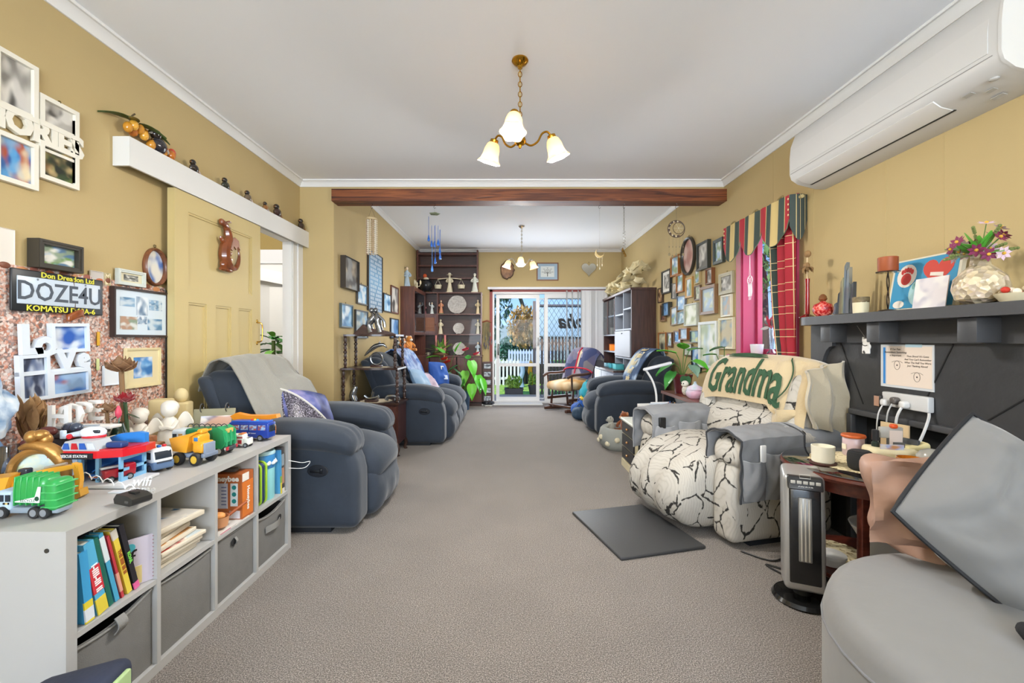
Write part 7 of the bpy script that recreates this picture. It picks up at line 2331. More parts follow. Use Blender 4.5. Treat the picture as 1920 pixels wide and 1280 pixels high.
tag(MB().tube(spline([(1.20,2.30,.006),(1.3,2.2,.006),(1.42,2.24,.006),(1.5,2.15,.006),(1.35,2.1,.006),(1.25,2.16,.006),(1.3,2.02,.006)],8),.0045,6).build('floor_cable',M('#232222',.5)),'black power cord curling on the carpet beside the tower heater','cord')
TC,TR,TZ=V((1.585,1.975,0)),.325,.545
MAH=wood('#4a2018','#6d3426',2.0,0,.3)
t=T('round_table','round mahogany side table with a glass top by the fireplace','table',TC)
MB().lathe([(0,TZ-.03),(TR-.03,TZ-.03),(TR-.005,TZ-.024),(TR,TZ-.012),(TR-.004,TZ-.002),(TR-.015,TZ),(0,TZ)],48).build('table_top',MAH,t)
MB().lathe([(TR-.05,TZ-.075),(TR-.035,TZ-.075),(TR-.035,TZ-.03),(TR-.05,TZ-.03)],40).build('apron',MAH,t)
MB().lathe([(0,TZ+.0005),(TR-.012,TZ+.0005),(TR-.008,TZ+.003),(TR-.012,TZ+.006),(0,TZ+.006)],48).build('glass_sheet',glass_mat((.93,.96,.94),.8),t)
for k in range(4):
 a=R(-130+90*k)
 q=V((math.cos(a),math.sin(a),0))*(TR-.06)
 MB().rbox((q.x,q.y,.25),(.032,.032,.5),.005,2).build('leg',MAH,t)
MB().lathe([(0,.1),(TR-.06,.1),(TR-.05,.108),(TR-.06,.118),(0,.118)],40).build('lower_shelf',MAH,t)
MB().rbox((-.26+.1,-.315+.02,TZ-.0),(.018,.02,.03),.003,1).build('glass_clip',M('#cfcdca',.2,.8),t)
ZTT=TZ+.0068
dl=noise_mat([(.40,'#9a8660'),(.46,'#d8c9a0'),(1,'#e2d6b4')],60,1,.8,.3,kind='noise')
tag(MB().lathe([(0,ZTT-.0005),(.2,ZTT-.0005),(.21,ZTT+.001),(.2,ZTT+.0015),(0,ZTT+.0015)],40,(TC.x,TC.y,0),wob=lambda a,z_:1+.03*math.cos(14*a)).build('lace_doily',dl),'cream lace doily on the glass table top','doily')
zt2=ZTT+.0018
def ont(u,v,z_=None):
 z_=z_ or zt2
 q=W(u,v,Z=z_)
 return V((q.x,q.y,z_))
t=T('white_candle_jar','wide cream candle jar on a dark coaster on the round table','candle',ont(1543,868))
MB().lathe([(0,0),(.052,0),(.053,.006),(0,.006)],26).build('coaster',M('#4a2a24',.5),t)
MB().lathe([(0,.0065),(.04,.0065),(.043,.01),(.0455,.078),(.042,.079),(.04,.06),(0,.058)],28).build('jar',M('#e2dbc6',.45),t)
t=T('smart_speaker','small black fabric smart speaker on the round table','speaker',ont(1613,880))
MB().lathe([(0,0),(.035,0),(.043,.008),(.046,.03),(.046,.06),(.043,.074),(.036,.079),(0,.08)],28).build('body',M('#232324',.8,bump=.3,bscale=500),t)
MB().lathe([(.030,.0795),(.034,.0797),(.034,.081),(.030,.081)],24).build('light_ring',M('#3c3c3e',.3),t)
t=T('orange_lid_jar','lilac glass candle jar with an orange lid on the round table','candle',ont(1600,853))
MB().lathe([(0,0),(.04,0),(.043,.004),(.043,.082),(.04,.086)],26).build('jar',M('#c3acb0',.3,coat=.4),t)
MB().lathe([(.03,.086),(.048,.087),(.05,.093),(.047,.099),(0,.1)],26).build('lid',M('#c25a24',.4),t)
B('label',M('#e6dcc4',.5),t,-.046,-.042,-.012,.012,.03,.055,smooth=False)
t=T('orange_candle_glass','amber glass candle at the front of the round table','candle',ont(1707,889))
MB().lathe([(0,0),(.041,0),(.044,.004),(.046,.068),(.043,.068),(.041,.045),(0,.043)],28).build('glass',M('#cf7a1c',.12,trans=.3,coat=.6),t)
MB().cyl((0,0,.043),(0,0,.053),.002,n=6).build('wick',M('#2c2620',.8),t)
t=T('cream_tub','cream plastic tub filled with bottles and cards on the round table','tub',ont(1668,868),-12)
CT=M('#dccfa8',.45)
MB().rbox((0,0,.035),(.17,.11,.07),.02,4,fn=lambda p:V((p.x*(1+p.z),p.y*(1+p.z),p.z*(1+.6*abs(p.x))))).build('tub',CT,t)
MB().lathe([(0,.05),(.015,.05),(.015,.09),(.009,.095),(.009,.1)],14,(-.055,.0,0)).build('dark_bottle',M('#2f3a34',.3),t)
MB().lathe([(.011,.1),(.0135,.1),(.0135,.145),(.011,.147),(0,.147)],14,(-.055,.0,0)).build('bottle_cap',M('#2a2a2c',.3),t)
B('card',M('#d6c4b8',.5),t,.0,.05,.0,.003,.05,.145,smooth=False)
B('dark_card',M('#54524e',.5),t,.012,.056,-.006,-.003,.05,.095,smooth=False)
B('printed_leaflet',photo(311,'#aab4d8','#d6d2d0','#c48a5a'),t,-.06,.03,-.045,-.042,.05,.092,smooth=False)
MB().rbox((.01,.012,.135),(.09,.02,.05),.006,2).build('wire_tray',M('#a9a59c',.4),t)
MB().rbox((.015,.0,.165),(.026,.026,.02),.008,3).build('orange_clip',M('#d8521e',.4),t)
MB().rbox((.1,.01,.075),(.09,.07,.03),.012,4,fn=lambda p:V((p.x,p.y,p.z+.01*math.sin(p.x*60)))).build('fringed_cloth',M('#d6c792',.8,bump=.3),t)
t=T('tan_wallet','brown paper packet with a round red emblem behind the tub','packet',(1.80,2.07,ZTT),-75)
B('packet',M('#cbb088',.6),t,-.06,.06,-.004,.004,0,.16,smooth=False)
MB().lathe([(.013,-.006),(.017,-.006),(.017,-.004),(.013,-.004)],20,(0,0,.125),'y').build('emblem',M('#8a2a30',.5),t)
MB().ell((0,-.005,.125),(.009,.002,.009),10,6).build('emblem_centre',M('#8a2a30',.5),t)
t=T('dark_wallet','dark grey wallet standing behind the cream tub','wallet',(1.775,2.0,ZTT),-75)
MB().rbox((0,0,.055),(.13,.02,.11),.006,2).build('wallet',M('#4a4a49',.6,bump=.1),t)
t=T('glass_paperweight_bowl','glass domed trinket dish with white base on the round table','trinket dish',ont(1747,884))
MB().lathe([(0,0),(.02,0),(.018,.006),(.009,.012),(.009,.03),(.02,.035),(.045,.045),(.05,.055),(0,.055)],24).build('stand',M('#d6cbb4',.4),t)
MB().lathe([(.05,.056),(.05,.066),(.036,.086),(.012,.095),(0,.096)],24,wob=lambda a,z_:1+.03*math.cos(10*a)).build('dome',M('#cfcabe',.1,trans=.55,coat=.6),t)
t=T('black_phone','black phone leaning beside the glass trinket dish','phone',ont(1785,882),30)
MB().rbox((0,0,.02),(.035,.09,.04),.006,3,fn=lambda p:V((p.x+p.z*.5,p.y,p.z))).build('handset',M('#202021',.3),t)
t=T('ceramic_coaster','white edged red patterned coaster at the table front edge','coaster',(TC.x-.045,TC.y-.285,ZTT),0)
MB().lathe([(0,0),(.04,0),(.042,.004),(.04,.008),(0,.008)],24).build('coaster',M('#e2ded8',.4),t)
MB().lathe([(0,.0082),(.034,.0082),(.034,.0088),(0,.0088)],24).build('pattern',M('#8a3034',.5,var=.4,vscale=60),t)
t=T('white_bowl','translucent white plastic bowl on the lower table shelf','bowl',(TC.x+.06,TC.y-.05,.1185))
MB().lathe([(0,0),(.07,0),(.1,.1),(.14,.17),(.135,.172),(.095,.1),(.06,.012),(0,.01)],28).build('bowl',M('#d9dbdc',.35),t)
t=T('pump_bottle','white pump bottle standing beside the tower heater','bottle',(1.38,2.06,.0))
MB().lathe([(0,0),(.04,0),(.042,.01),(.042,.2),(.03,.24),(.014,.26),(.014,.3),(0,.3)],20).build('bottle',M('#d9d7d0',.35),t)
MB().lathe([(.018,.3),(.022,.305),(.018,.33),(0,.335)],14).build('cap',M('#c6c4bc',.4),t)
t=tag(MB().lathe([(0,.119),(.14,.119),(.145,.1205),(0,.121)],36,(0,0,0),wob=lambda a,z_:1+.04*math.cos(14*a)).build('lace_doily',dl),'cream lace doily on the lower table shelf','doily')
t.location=(TC.x-.1,TC.y+.08,0)
t=T('round_white_tub','round white lidded tub on the lower table shelf','tub',(TC.x-.17,TC.y-.03,.1215))
MB().lathe([(0,0),(.045,0),(.05,.03),(.055,.032),(.055,.042),(.045,.048),(0,.05)],24).build('tub',M('#dcdad4',.4),t)
t=T('tower_heater','silver and black oscillating tower heater beside the recliner','heater',(1.245,1.885,0),-24)
t.scale=(.96,.96,.965)
MB().lathe([(0,0),(.115,0),(.12,.008),(.11,.022),(.05,.03),(0,.03)],32).build('base',M('#151515',.2,coat=.5),t)
MB().cyl((0,0,.03),(0,0,.075),.035,n=16).build('swivel',M('#1c1c1c',.4),t)
SLV=M('#b4b3b1',.28,.55)
MB().rbox((0,0,.315),(.155,.13,.50),.022,4,fn=lambda p:V((p.x,p.y+(p.z-.315)*.06,p.z+(p.y*.25 if p.z>.4 else 0)))).build('casing',SLV,t)
MB().rbox((0,-.062,.30),(.118,.014,.40),.012,3,fn=lambda p:V((p.x,p.y+(p.z-.315)*.06,p.z))).build('black_front',M('#1c1c1d',.22,coat=.5),t)
MB().rbox((0,-.070,.33),(.05,.008,.27),.004,2,fn=lambda p:V((p.x,p.y+(p.z-.315)*.06,p.z))).build('heating_grille',M('#8d8a85',.35,.4),t)
for k in range(3):
 MB().rbox((-.014+k*.014,-.0745,.33),(.006,.005,.26),.002,1,fn=lambda p:V((p.x,p.y+(p.z-.315)*.06,p.z))).build('element',M('#c4beb2',.3),t)
MB().rbox((0,-.058,.527),(.13,.03,.052),.006,2,fn=lambda p:V((p.x,p.y+(p.z-.527)*.5+.004,p.z))).build('control_panel',M('#2a2a2b',.3),t)
for k in range(5):
 MB().rbox((-.046+k*.023,-.0725,.532),(.018,.004,.014),.002,1).build('button',M('#c6c3ba',.4),t)
MB().text('GOLDAIR',.013,(0,-.0755,.512),(90,0,0),.0003,bold=.0004).build('lettering',M('#e6e4de',.4),t,smooth=False)
MB().tube([V((-.02,-.062,.548)),V((.02,-.062,.548)),V((.02,-.055,.562)),V((-.02,-.055,.562))],.0018,5,True).build('display_outline',M('#d0cec8',.4),t)
B('rear_shell',M('#232324',.4),t,-.06,.06,.062,.085,.09,.54)
GCH=M('#817f7d',.9,bump=.12,bscale=18,var=.05,vscale=6,sheen=.25)
t=T('grey_chaise','round-ended grey fabric chaise at the lower right','chaise',(0,0,0))
def chpoly(s=1,dx=0):
 cx,cy,r_=1.30,1.0,.50
 pts=[]
 for k in range(0,25):
  a=R(75+210*k/24)
  pts.append((cx+r_*s*math.cos(a),cy+r_*.92*s*math.sin(a)))
 pts+=[(1.72,.25),(1.72,1.22)]
 return pts
def padded(z0,z1,r_,mat,name):
 mb=MB()
 layers=[(1-.0,z0),(1.0,z1-r_),(.985,z1-r_*.5),(.95,z1-r_*.15),(.88,z1),(.5,z1+.012),(.05,z1+.018)]
 P=[chpoly()for _ in layers]
 cx=sum(p[0]for p in P[0])/len(P[0])
 cy=sum(p[1]for p in P[0])/len(P[0])
 vs_,n=[],len(P[0])
 for (s,z_)in layers:
  vs_+=[(cx+(p[0]-cx)*s,cy+(p[1]-cy)*s,z_)for p in P[0]]
 fs_=[]
 for j in range(len(layers)-1):
  fs_+=[(j*n+i,j*n+(i+1)%n,(j+1)*n+(i+1)%n,(j+1)*n+i)for i in range(n)]
 fs_.append(tuple((len(layers)-1)*n+i for i in range(n)))
 fs_.append(tuple(range(n-1,-1,-1)))
 return mb.add(vs_,fs_).build(name,mat,t,ang=60)
padded(.12,.425,.09,GCH,'seat')
n_=len(chpoly())
MB().tube([(p[0]*1.0,p[1],.345)for p in chpoly()[:25]],.0035,6).build('seam',M('#7d7d7f',.8),t)
for (a,b_)in ((.95,.9),(1.2,.65),(1.2,1.3),(1.6,.4),(1.6,1.1)):
 B('foot',M('#1e1e1e',.5),t,a,a+.05,b_,b_+.05,0,.12,smooth=False)
MB().rbox((1.63,.72,.5),(.17,1.0,.42),.07,4).build('back_bolster',GCH,t)
pl=pillow('large grey velvet cushion with dark piping leaning on the chaise',(1.31,1.175,.635),(-26,42,-24),(.42,.42),.22,M('#7b7a79',.9,bump=.5,bscale=7,var=.07,vscale=6,sheen=.35),wrk=.03)
def rim(s0,s1,n=10):
 out=[]
 for (xa,za,xb,zb_)in ((-1,-1,1,-1),(1,-1,1,1),(1,1,-1,1),(-1,1,-1,-1)):
  for i in range(n):
   q=i/n
   x_,z_=xa+(xb-xa)*q,za+(zb_-za)*q
   pinch=1-.06*((1-x_*x_)*abs(z_)**3+(1-z_*z_)*abs(x_)**3)
   xr,zr=x_*math.sqrt(1-.18*z_*z_),z_*math.sqrt(1-.18*x_*x_)
   out.append((xr*s0/2*pinch,0,zr*s1/2*pinch))
 return out
MB().tube(rim(.424,.424),.006,6,True).build('piping',M('#1e1e20',.7),pl)
t2=T('peach_quilt','folded peach satin quilt tucked behind the large grey cushion','quilt',(1.39,1.39,.445),-28)
PCH=M('#a98674',.45,bump=.3,bscale=12,var=.06,vscale=10)
MB().rbox((0,0,.13),(.42,.12,.27),.04,4,(0,.02,.02),lambda p:V((p.x+.02*math.sin(p.z*22),p.y+.03*math.sin(p.x*24+p.z*9)+.06*mnoise.noise(p*9),p.z+.02*math.sin(p.x*19))),16).build('quilt',PCH,t2)
MB().grid(lambda a,b:(-.22+.40*a,-.075-.05*math.sin(PI*b)-.02*math.sin(a*9)-.05*mnoise.noise(V((a*5,b*4,2))),.005+.26*b+.015*math.sin(a*7)),20,14,.012).build('front_fold',PCH,t2)
t3=T('black_garment','crumpled black garment at the lower right corner of the chaise','clothing',(1.11,.92,.44))
crump((.03,-.02,.03),(.05,.08,.035),12,3).build('cloth',M('#1d1d20',.85,bump=.3,bscale=40),t3)
t4=T('picture_bag','dark patterned fabric bag poking up at the lower left corner','bag',(-.985,1.0,0),8)
MB().rbox((0,0,.17),(.2,.10,.34),.03,3,fn=lambda p:V((p.x,p.y,p.z+.2*p.x*(p.z>.2)))).build('bag_body',M('#2b3144',.8,bump=.2,bscale=60,var=.2),t4)
MB().rbox((.103,-.02,.19),(.012,.07,.3),.004,2).build('green_edge',M('#a9c48c',.6),t4)
B('teal_patch',M('#3f8f9a',.6),t4,.05,.09,-.056,-.052,.28,.35,smooth=False)
MB().ell((.0,-.054,.32),(.025,.003,.022)).build('printed_face',M('#d9a88c',.6),t4)
UX,UY0,UY1,UZ=1.632,5.94,7.70,1.78
DKB=wood('#3a211a','#55342a',2,2,.4)
GRE=M('#9aa0ac',.45)
t=T('wall_unit','tall dark wooden wall unit with glass doors and a fold-down desk','wall unit',(UX,UY0,0))
LY=UY1-UY0
B('side_board',DKB,t,0,.33,0,.02,0,UZ,smooth=False)
B('side_board',DKB,t,0,.33,LY-.02,LY,0,UZ,smooth=False)
MB().box(-.02,.33,-.02,LY,UZ,UZ+.03).build('cornice',DKB,t,smooth=False)
B('back_board',DKB,t,.31,.33,.02,LY-.02,0,UZ,smooth=False)
for y_ in (.41,.9):
 B('upright',GRE,t,-.002,.31,y_,y_+.02,.68,UZ,smooth=False)
for (a,b_,z_)in ((.02,.41,1.265),(.43,.9,1.265),(.02,.41,1.55),(.43,.9,1.49),(.92,LY-.02,1.195),(.92,LY-.02,.93),(.02,.9,.86),(.92,LY-.02,1.5)):
 B('shelf_board',GRE,t,-.002,.31,a,b_,z_-.02,z_,smooth=False)
B('desk_flap',M('#9c9ea6',.45),t,-.015,.0,.03,.89,.87,1.235,smooth=False)
MB().rbox((-.02,.46,1.2),(.012,.05,.015),.004,2).build('flap_catch',M('#4a4a4c',.3,.6),t)
for k in range(2):
 y_=.93+k*.5
 B('glass_door',glass_mat((.85,.88,.9),.1,fres=.4),t,-.006,-.002,y_,y_+.48,1.2,UZ-.03,smooth=False)
 MB().box(-.012,0,y_,y_+.02,1.2,UZ-.03).box(-.012,0,y_+.46,y_+.48,1.2,UZ-.03).build('door_stile',DKB,t,smooth=False)
B('base_cupboard',M('#7f8698',.45),t,-.2,.31,.12,LY-.02,.04,.66,smooth=False)
B('base_top',DKB,t,-.22,.31,.1,LY,.66,.685,smooth=False)
for k in range(4):
 B('drawer_front',M('#8f96a8',.4),t,-.212,-.2,.14+k*.4,.52+k*.4,.42,.64,smooth=False)
q=figurine('doll figurine in a straw hat and white dress in the wall unit',(UX+.1,UY0+.2,1.265),.23,'#d9d2c4',hair='#b98a5c',hat='#d8b98a',group=None,rz=-60)
for lab,y_,z_,d,c_ in (('small white ornament box in the glass cupboard',1.5,1.195,(.06,.16,.12),'#d8d0bc'),('orange lit salt lamp on the wall unit shelf',1.55,.93,(.08,.1,.11),'#e07a2c'),('blue picture card propped on the wall unit shelf',1.05,.93,(.02,.13,.18),'#6f9cbc'),('turquoise gift box on the base of the wall unit',.75,.685,(.1,.16,.07),'#3fa9bc'),('pale blue box beside the turquoise gift box',1.05,.685,(.1,.14,.06),'#7fc0d4'),('teal carton at the near end of the wall unit base',.4,.685,(.12,.2,.08),'#4fb8c0'),('brown wooden carving on the wall unit base',1.6,.685,(.06,.2,.06),'#8a5a3c')):
 o=T('shelf_box',lab,'ornament',(UX+(.1 if z_>.7 else -.08),UY0+y_,z_+.0005))
 MB().rbox((0,0,d[2]/2),d,.01,2).build('box_body',M(c_,.5,emit=.5 if 'lit' in lab else 0),o)
 MB().rbox((0,0,d[2]*.93),(d[0]+.006,d[1]+.006,d[2]*.14),.004,1).build('lid',M(c_,.4),o)
t=T('carved_flowers','cream carved flower garland along the top of the wall unit','ornament',(UX+.13,UY0+.1,UZ+.03))
random.seed(41)
CVM=M('#d6c79c',.7,bump=.3,bscale=40)
for k in range(60):
 y_=random.uniform(-.05,1.75)
 z_=random.uniform(.03,.34-.1*y_)
 MB().at((random.uniform(-.08,.08),y_,z_),(random.uniform(-60,60),random.uniform(-40,40),random.uniform(0,180))).lathe([(0,.0),(.05,.012),(.085,.045),(.078,.047),(.03,.022),(0,.018)],10,wob=lambda a,z:1+.18*math.cos(5*a)).build('carved_flower',CVM,t)
t=T('glider_chair','wooden glider rocker draped with a patchwork photo quilt','rocking chair',(.94,6.95,0),215)
GW=wood('#3d2419','#5c3a28',3,0,.35)
for s in (-1,1):
 MB().rbox((0,s*.24,.03),(.62,.045,.05),.012,2,fn=lambda p:V((p.x,p.y,p.z+.12*p.x*p.x))).build('floor_rail',GW,t)
 MB().rbox((0,s*.24,.2),(.5,.035,.045),.01,2).build('swing_rail',GW,t)
 for x_ in (-.18,.18):
  MB().tube([(x_,s*.24,.05),(x_*.8,s*.24,.36)],.018,8).build('post',GW,t)
 MB().tube([(.2,s*.27,.34),(.22,s*.28,.56)],.014,8).build('arm_post',GW,t)
 MB().tube(spline([(-.22,s*.28,.6),(0,s*.29,.58),(.2,s*.29,.58),(.3,s*.28,.54)],4),.022,8).build('arm',GW,t)
 MB().tube([(-.2,s*.24,.36),(-.36,s*.24,.95)],.018,8).build('back_post',GW,t)
for x_ in (-.2,.2):
 MB().rbox((x_,0,.09),(.05,.5,.03),.008,2).build('cross_rail',GW,t)
MB().rbox((.02,0,.41),(.54,.5,.12),.055,4,(0,0,.03),lambda p:V((p.x,p.y,p.z-.1*max(0,p.x-.1)))).build('seat_cushion',noise_mat([(.4,'#b98a4c'),(.55,'#d9c09a'),(.7,'#d9d6c8')],3,2,.9),t)
MB().rbox((-.27,0,.7),(.12,.5,.5),.05,4,(.03,0,.02),lambda p:V((p.x-.27*(p.z-.7),p.y,p.z))).build('back_cushion',M('#c6b9a0',.9),t)
QU=noise_mat([(0,'#23305a'),(.3,'#4a4660'),(.5,'#a8a29c'),(.65,'#3a3448'),(.85,'#8a828c'),(1,'#2c3a66')],6,1,.85,kind='voronoi')
def quilt(a,b):
 y_=-.32+.64*a
 ph=[(-.12,.52),(-.17,.7),(-.25,.92),(-.34,1.0),(-.42,.94),(-.40,.7)]
 f=b*5
 i=min(int(f),4)
 q=f-i
 r_=1-.10*(2*a-1)**4
 return (ph[i][0]*(1-q)+ph[i+1][0]*q+.015*math.sin(a*11),y_,(ph[i][1]*(1-q)+ph[i+1][1]*q)*r_)
t_=T('patchwork_quilt','patchwork photo quilt with red borders over the glider back','quilt',(.94,6.95,0),215)
MB().grid(quilt,20,14,.012).build('quilt',QU,t_)
MB().tube([V(quilt(.42,i/12*.55))+V((.006,0,.004))for i in range(13)],.012,6).build('red_border',M('#b8253c',.8),t_)
MB().tube([V(quilt(i/12,.16))+V((.006,0,.004))for i in range(13)],.012,6).build('red_border',M('#b8253c',.8),t_)
for lab,p_,s_,c_ in (('royal blue plush ball beside the glider',(1.00,6.35,.12),(.11,.13,.12),'#2456a8'),('dark blue toy bag in front of the far recliner',(.96,6.12,.1),(.09,.11,.10),'#2c4258'),('turquoise balloon behind the far recliner footrest',(1.12,6.42,.36),(.1,.12,.13),'#2fa3b8'),('yellow soft toy between glider and recliner',(1.05,6.38,.26),(.05,.06,.04),'#d8b53a')):
 o=T('floor_toy',lab,'toy',p_)
 crump((0,0,0),s_,9,p_[0]*7).build('toy_body',M(c_,.6),o)
 MB().tube(spline([(-.03,0,s_[2]*.9),(0,0,s_[2]*1.25),(.03,0,s_[2]*.9)],4),.008,6).build('loop',M(c_,.5),o)
t=T('toy_basket','grey fabric toy basket printed with cream moons and stars','basket',(1.16,4.55,0))
MB().lathe([(0,0),(.19,0),(.23,.04),(.24,.12),(.22,.2),(.2,.22),(.17,.21),(.15,.15),(0,.14)],28,wob=lambda a,z_:1+.02*math.sin(7*a)).build('basket',M('#9a9d98',.85,bump=.2,bscale=30),t)
for k in range(6):
 a=R(165+k*26)
 MB().ell((.235*math.cos(a),.235*math.sin(a),.07+.05*(k%2)),(.028,.028,.026),8,6).build('moon_print',M('#d9d0b4',.8),t)
def plush(label,loc,rz,s,body,face,ear=.03,group=None,muzzle=True):
 t=T('plush_toy',label,'soft toy',loc,rz,group)
 bm_,fm_=M(body,.95,bump=.3,bscale=80,sheen=.5),M(face,.95,sheen=.5)
 MB().ell((0,0,.45*s),(.30*s,.34*s,.45*s)).build('body',bm_,t)
 MB().ell((.06*s,0,1.0*s),(.28*s,.27*s,.27*s)).build('head',bm_,t)
 if muzzle:
  MB().ell((.28*s,0,.94*s),(.14*s,.15*s,.11*s)).build('muzzle',fm_,t)
 for k in (-1,1):
  MB().ell((.02*s,k*.24*s,1.18*s),(.05*s,.10*s,.10*s),8,6).build('ear',fm_,t)
  MB().tube(spline([(.05*s,k*.26*s,.7*s),(.25*s,k*.38*s,.5*s),(.38*s,k*.3*s,.36*s)],4),.1*s,8).build('arm',bm_,t)
  MB().tube(spline([(.1*s,k*.2*s,.15*s),(.4*s,k*.3*s,.12*s),(.55*s,k*.34*s,.14*s)],4),.12*s,8).build('leg',bm_,t)
  MB().ell((.30*s,k*.10*s,1.06*s),.03*s,6,5).build('eye',M('#1c1614',.2),t)
plush('brown plush monkey lying in the toy basket',(1.19,4.56,.15),200,.17,'#8a4a24','#c98a5c')
plush('grey plush bear half hidden in the toy basket',(1.06,4.64,.14),160,.13,'#a9a79c','#8a887e')
GP='soft toys on the sofa back'
plush('black and white plush penguin on the sofa back',(-1.45,5.62,.95),-20,.13,'#1f2024','#d9d9d6',group=GP)
plush('orange and white plush tiger on the sofa back',(-1.43,5.88,.95),-30,.14,'#cf7a34','#e6d9c4',group=GP)
plush('tan plush horse with cream nose on the sofa back',(-1.42,6.2,.95),-30,.17,'#d58a3c','#e6dccb',group=GP)
t=T('drawer_chest','small cream chest with black drawer fronts behind the recliner arm','chest',(1.20,3.72,0))
MB().box(-.2,.2,-.2,.2,.06,.40).build('carcass',M('#d9ceac',.5),t,smooth=False)
MB().rbox((0,0,.41),(.44,.44,.025),.01,2).build('top',M('#d6d8cc',.4),t)
for z_ in (.08,.19,.30):
 for (a,b_)in (('y',0),('x',1)):
  o=B('drawer_front',M('#24262a',.35),t,*((-.18,.18,-.212,-.2)if a=='y' else (-.212,-.2,-.18,.18)),z_,z_+.095,smooth=False)
  MB().ell((0,-.218,z_+.05)if a=='y' else (-.218,0,z_+.05),.011,8,6).build('knob',M('#b98a5c',.3,.6),o)
MB().box(-.21,.21,-.21,.21,0,.06).build('plinth',M('#d9ceac',.5),t,smooth=False)
t=T('letter_box','white letter holder stuffed with envelopes and pens','letter holder',(1.20,3.6,.423),8)
MB().box(-.15,.15,-.05,-.045,0,.13).box(-.15,.15,.045,.05,0,.16).box(-.15,-.145,-.045,.045,0,.15).box(.145,.15,-.045,.045,0,.15).box(-.145,.145,-.045,.045,0,.005).build('holder',M('#e2e0dc',.5),t,smooth=False)
for k in range(4):
 B('envelope',M(['#dfe2e8','#e8e4da','#cfd8e2','#e6e6e6'][k],.6),t,-.11+.02*k,.05+.02*k,-.03+k*.016,-.028+k*.016,.006,.15+.008*k,smooth=False)
for k in range(5):
 MB().tube([(.09+.01*k,.0,.01),(.10+.014*k,.01,.17+.01*(k%2))],.004,6).build('pen',M(['#8a3a34','#2f4f8a','#6a3a2c','#3a3a3a','#b08a5c'][k],.4),t)
t=T('desk_lamp','white bendable desk lamp standing behind the letter holder','lamp',(1.27,3.84,.423))
MB().lathe([(0,0),(.06,0),(.055,.015),(.012,.025),(0,.025)],20).build('base',M('#d9d9d8',.4),t)
MB().tube(spline([(0,0,.02),(.0,0,.2),(-.03,0,.32),(-.09,0,.42)],5),.009,8).build('neck',M('#d9d9d8',.4),t)
MB().rbox((.01,0,.45),(.24,.05,.025),.01,3,fn=lambda p:V((p.x,p.y,p.z+.25*p.x))).build('lamp_head',M('#d0d0d4',.4),t)
t=T('fish_tank','brown wooden cabinet with a planted glass fish tank in front','fish tank',(1.46,3.44,0))
MB().box(0,.49,0,.80,0,.30).build('cabinet',DKB,t,smooth=False)
MB().box(-.01,.49,-.01,.81,.595,.62).build('hood',wood('#5c2e1e','#7c4430',2,1,.35),t,smooth=False)
for a,b_ in ((0,.03),(.77,.8)):
 B('tank_post',DKB,t,0,.49,a,b_,.3,.595,smooth=False)
B('tank_back',M('#2a3338',.6),t,.45,.49,.03,.77,.3,.595,smooth=False)
B('glass',glass_mat((.75,.82,.82),.5),t,.005,.011,.03,.77,.3,.595,smooth=False)
MB().rbox((.23,.4,.325),(.4,.72,.05),.01,2).build('gravel',M('#a5906a',.9,bump=.6,bscale=60,var=.3,vscale=50),t)
random.seed(6)
for k in range(12):
 y_=random.uniform(.08,.7)
 crump((.06+.1*random.random(),y_,.36),(.03,.04,.03+.03*random.random()),20,k).build('rock',M(['#8a7a60','#a9936c','#5c6468'][k%3],.8),t)
ZA=.6205
plant('broad leaved pothos in a maroon pot on the fish tank cabinet',(1.58,4.05,ZA),(.085,.17),'#6a1f28',[(.05,-.1,.3,-70,-10,.2,.12,G1),(-.1,-.05,.27,190,-20,.2,.12,G2),(-.12,-.1,.2,215,-40,.19,.11,G2),(0,-.03,.4,-120,30,.17,.11,G1),(-.06,0,.36,150,20,.17,.1,'#6cc03c'),(.16,-.1,.2,-40,-25,.24,.15,'#6fc23c'),(.08,.05,.38,20,20,.16,.1,G2),(-.02,-.12,.16,-110,-45,.15,.09,G3),(.04,-.12,.26,-90,-30,.15,.1,'#8fb0a0')])
plant('small trailing ivy on the cabinet beside the recliner',(1.75,3.62,ZA),(.06,.12),'#4a4038',[(-.02,-.05,.42,180,0,.12,.1,G3),(.06,-.04,.36,0,10,.11,.09,'#4a7a68'),(.1,-.03,.33,-30,0,.12,.1,'#4a7a68'),(-.04,-.05,.3,200,-30,.11,.09,G2),(.02,-.06,.22,-90,-40,.11,.09,G3),(-.06,0,.36,160,10,.1,.08,G2)])
t=T('owl_figurine','small white spotted owl figurine beside the maroon pot','figurine',(1.53,3.86,ZA),200)
MB().ell((0,0,.045),(.028,.03,.045)).build('body',M('#d8d2c4',.6,var=.3,vscale=60),t)
MB().ell((.004,0,.10),(.03,.034,.03)).build('head',M('#e2ddd0',.6),t)
for k in (-1,1):
 MB().ell((.03,k*.012,.105),.006,6,5).build('eye',M('#23201e',.2),t)
t=T('iridescent_jar','lidded iridescent glass jar on the fish tank cabinet','jar',(1.54,3.68,ZA))
IR=noise_mat([(.35,'#9fd8d0'),(.5,'#d9d6e6'),(.65,'#e0b4cc')],9,1,.12)
MB().lathe([(0,0),(.05,0),(.07,.02),(.075,.05),(.065,.07)],24,wob=lambda a,z_:1+.03*math.cos(12*a)).build('bowl',IR,t)
MB().lathe([(.07,.072),(.055,.095),(.02,.11),(.01,.125),(.012,.135),(0,.14)],24,wob=lambda a,z_:1+.03*math.cos(12*a)).build('lid',IR,t)
t=T('amber_mirror','small arched amber photo frame behind the glass jar','photo frame',(1.70,3.72,ZA),-70)
MB().tube([(-.045,0,.0)]+[V((.045*-math.cos(R(a)),0,.14+.045*math.sin(R(a))))for a in range(0,181,20)]+[V((.045,0,0))],.006,6).build('arch',M('#3a2c24',.4),t)
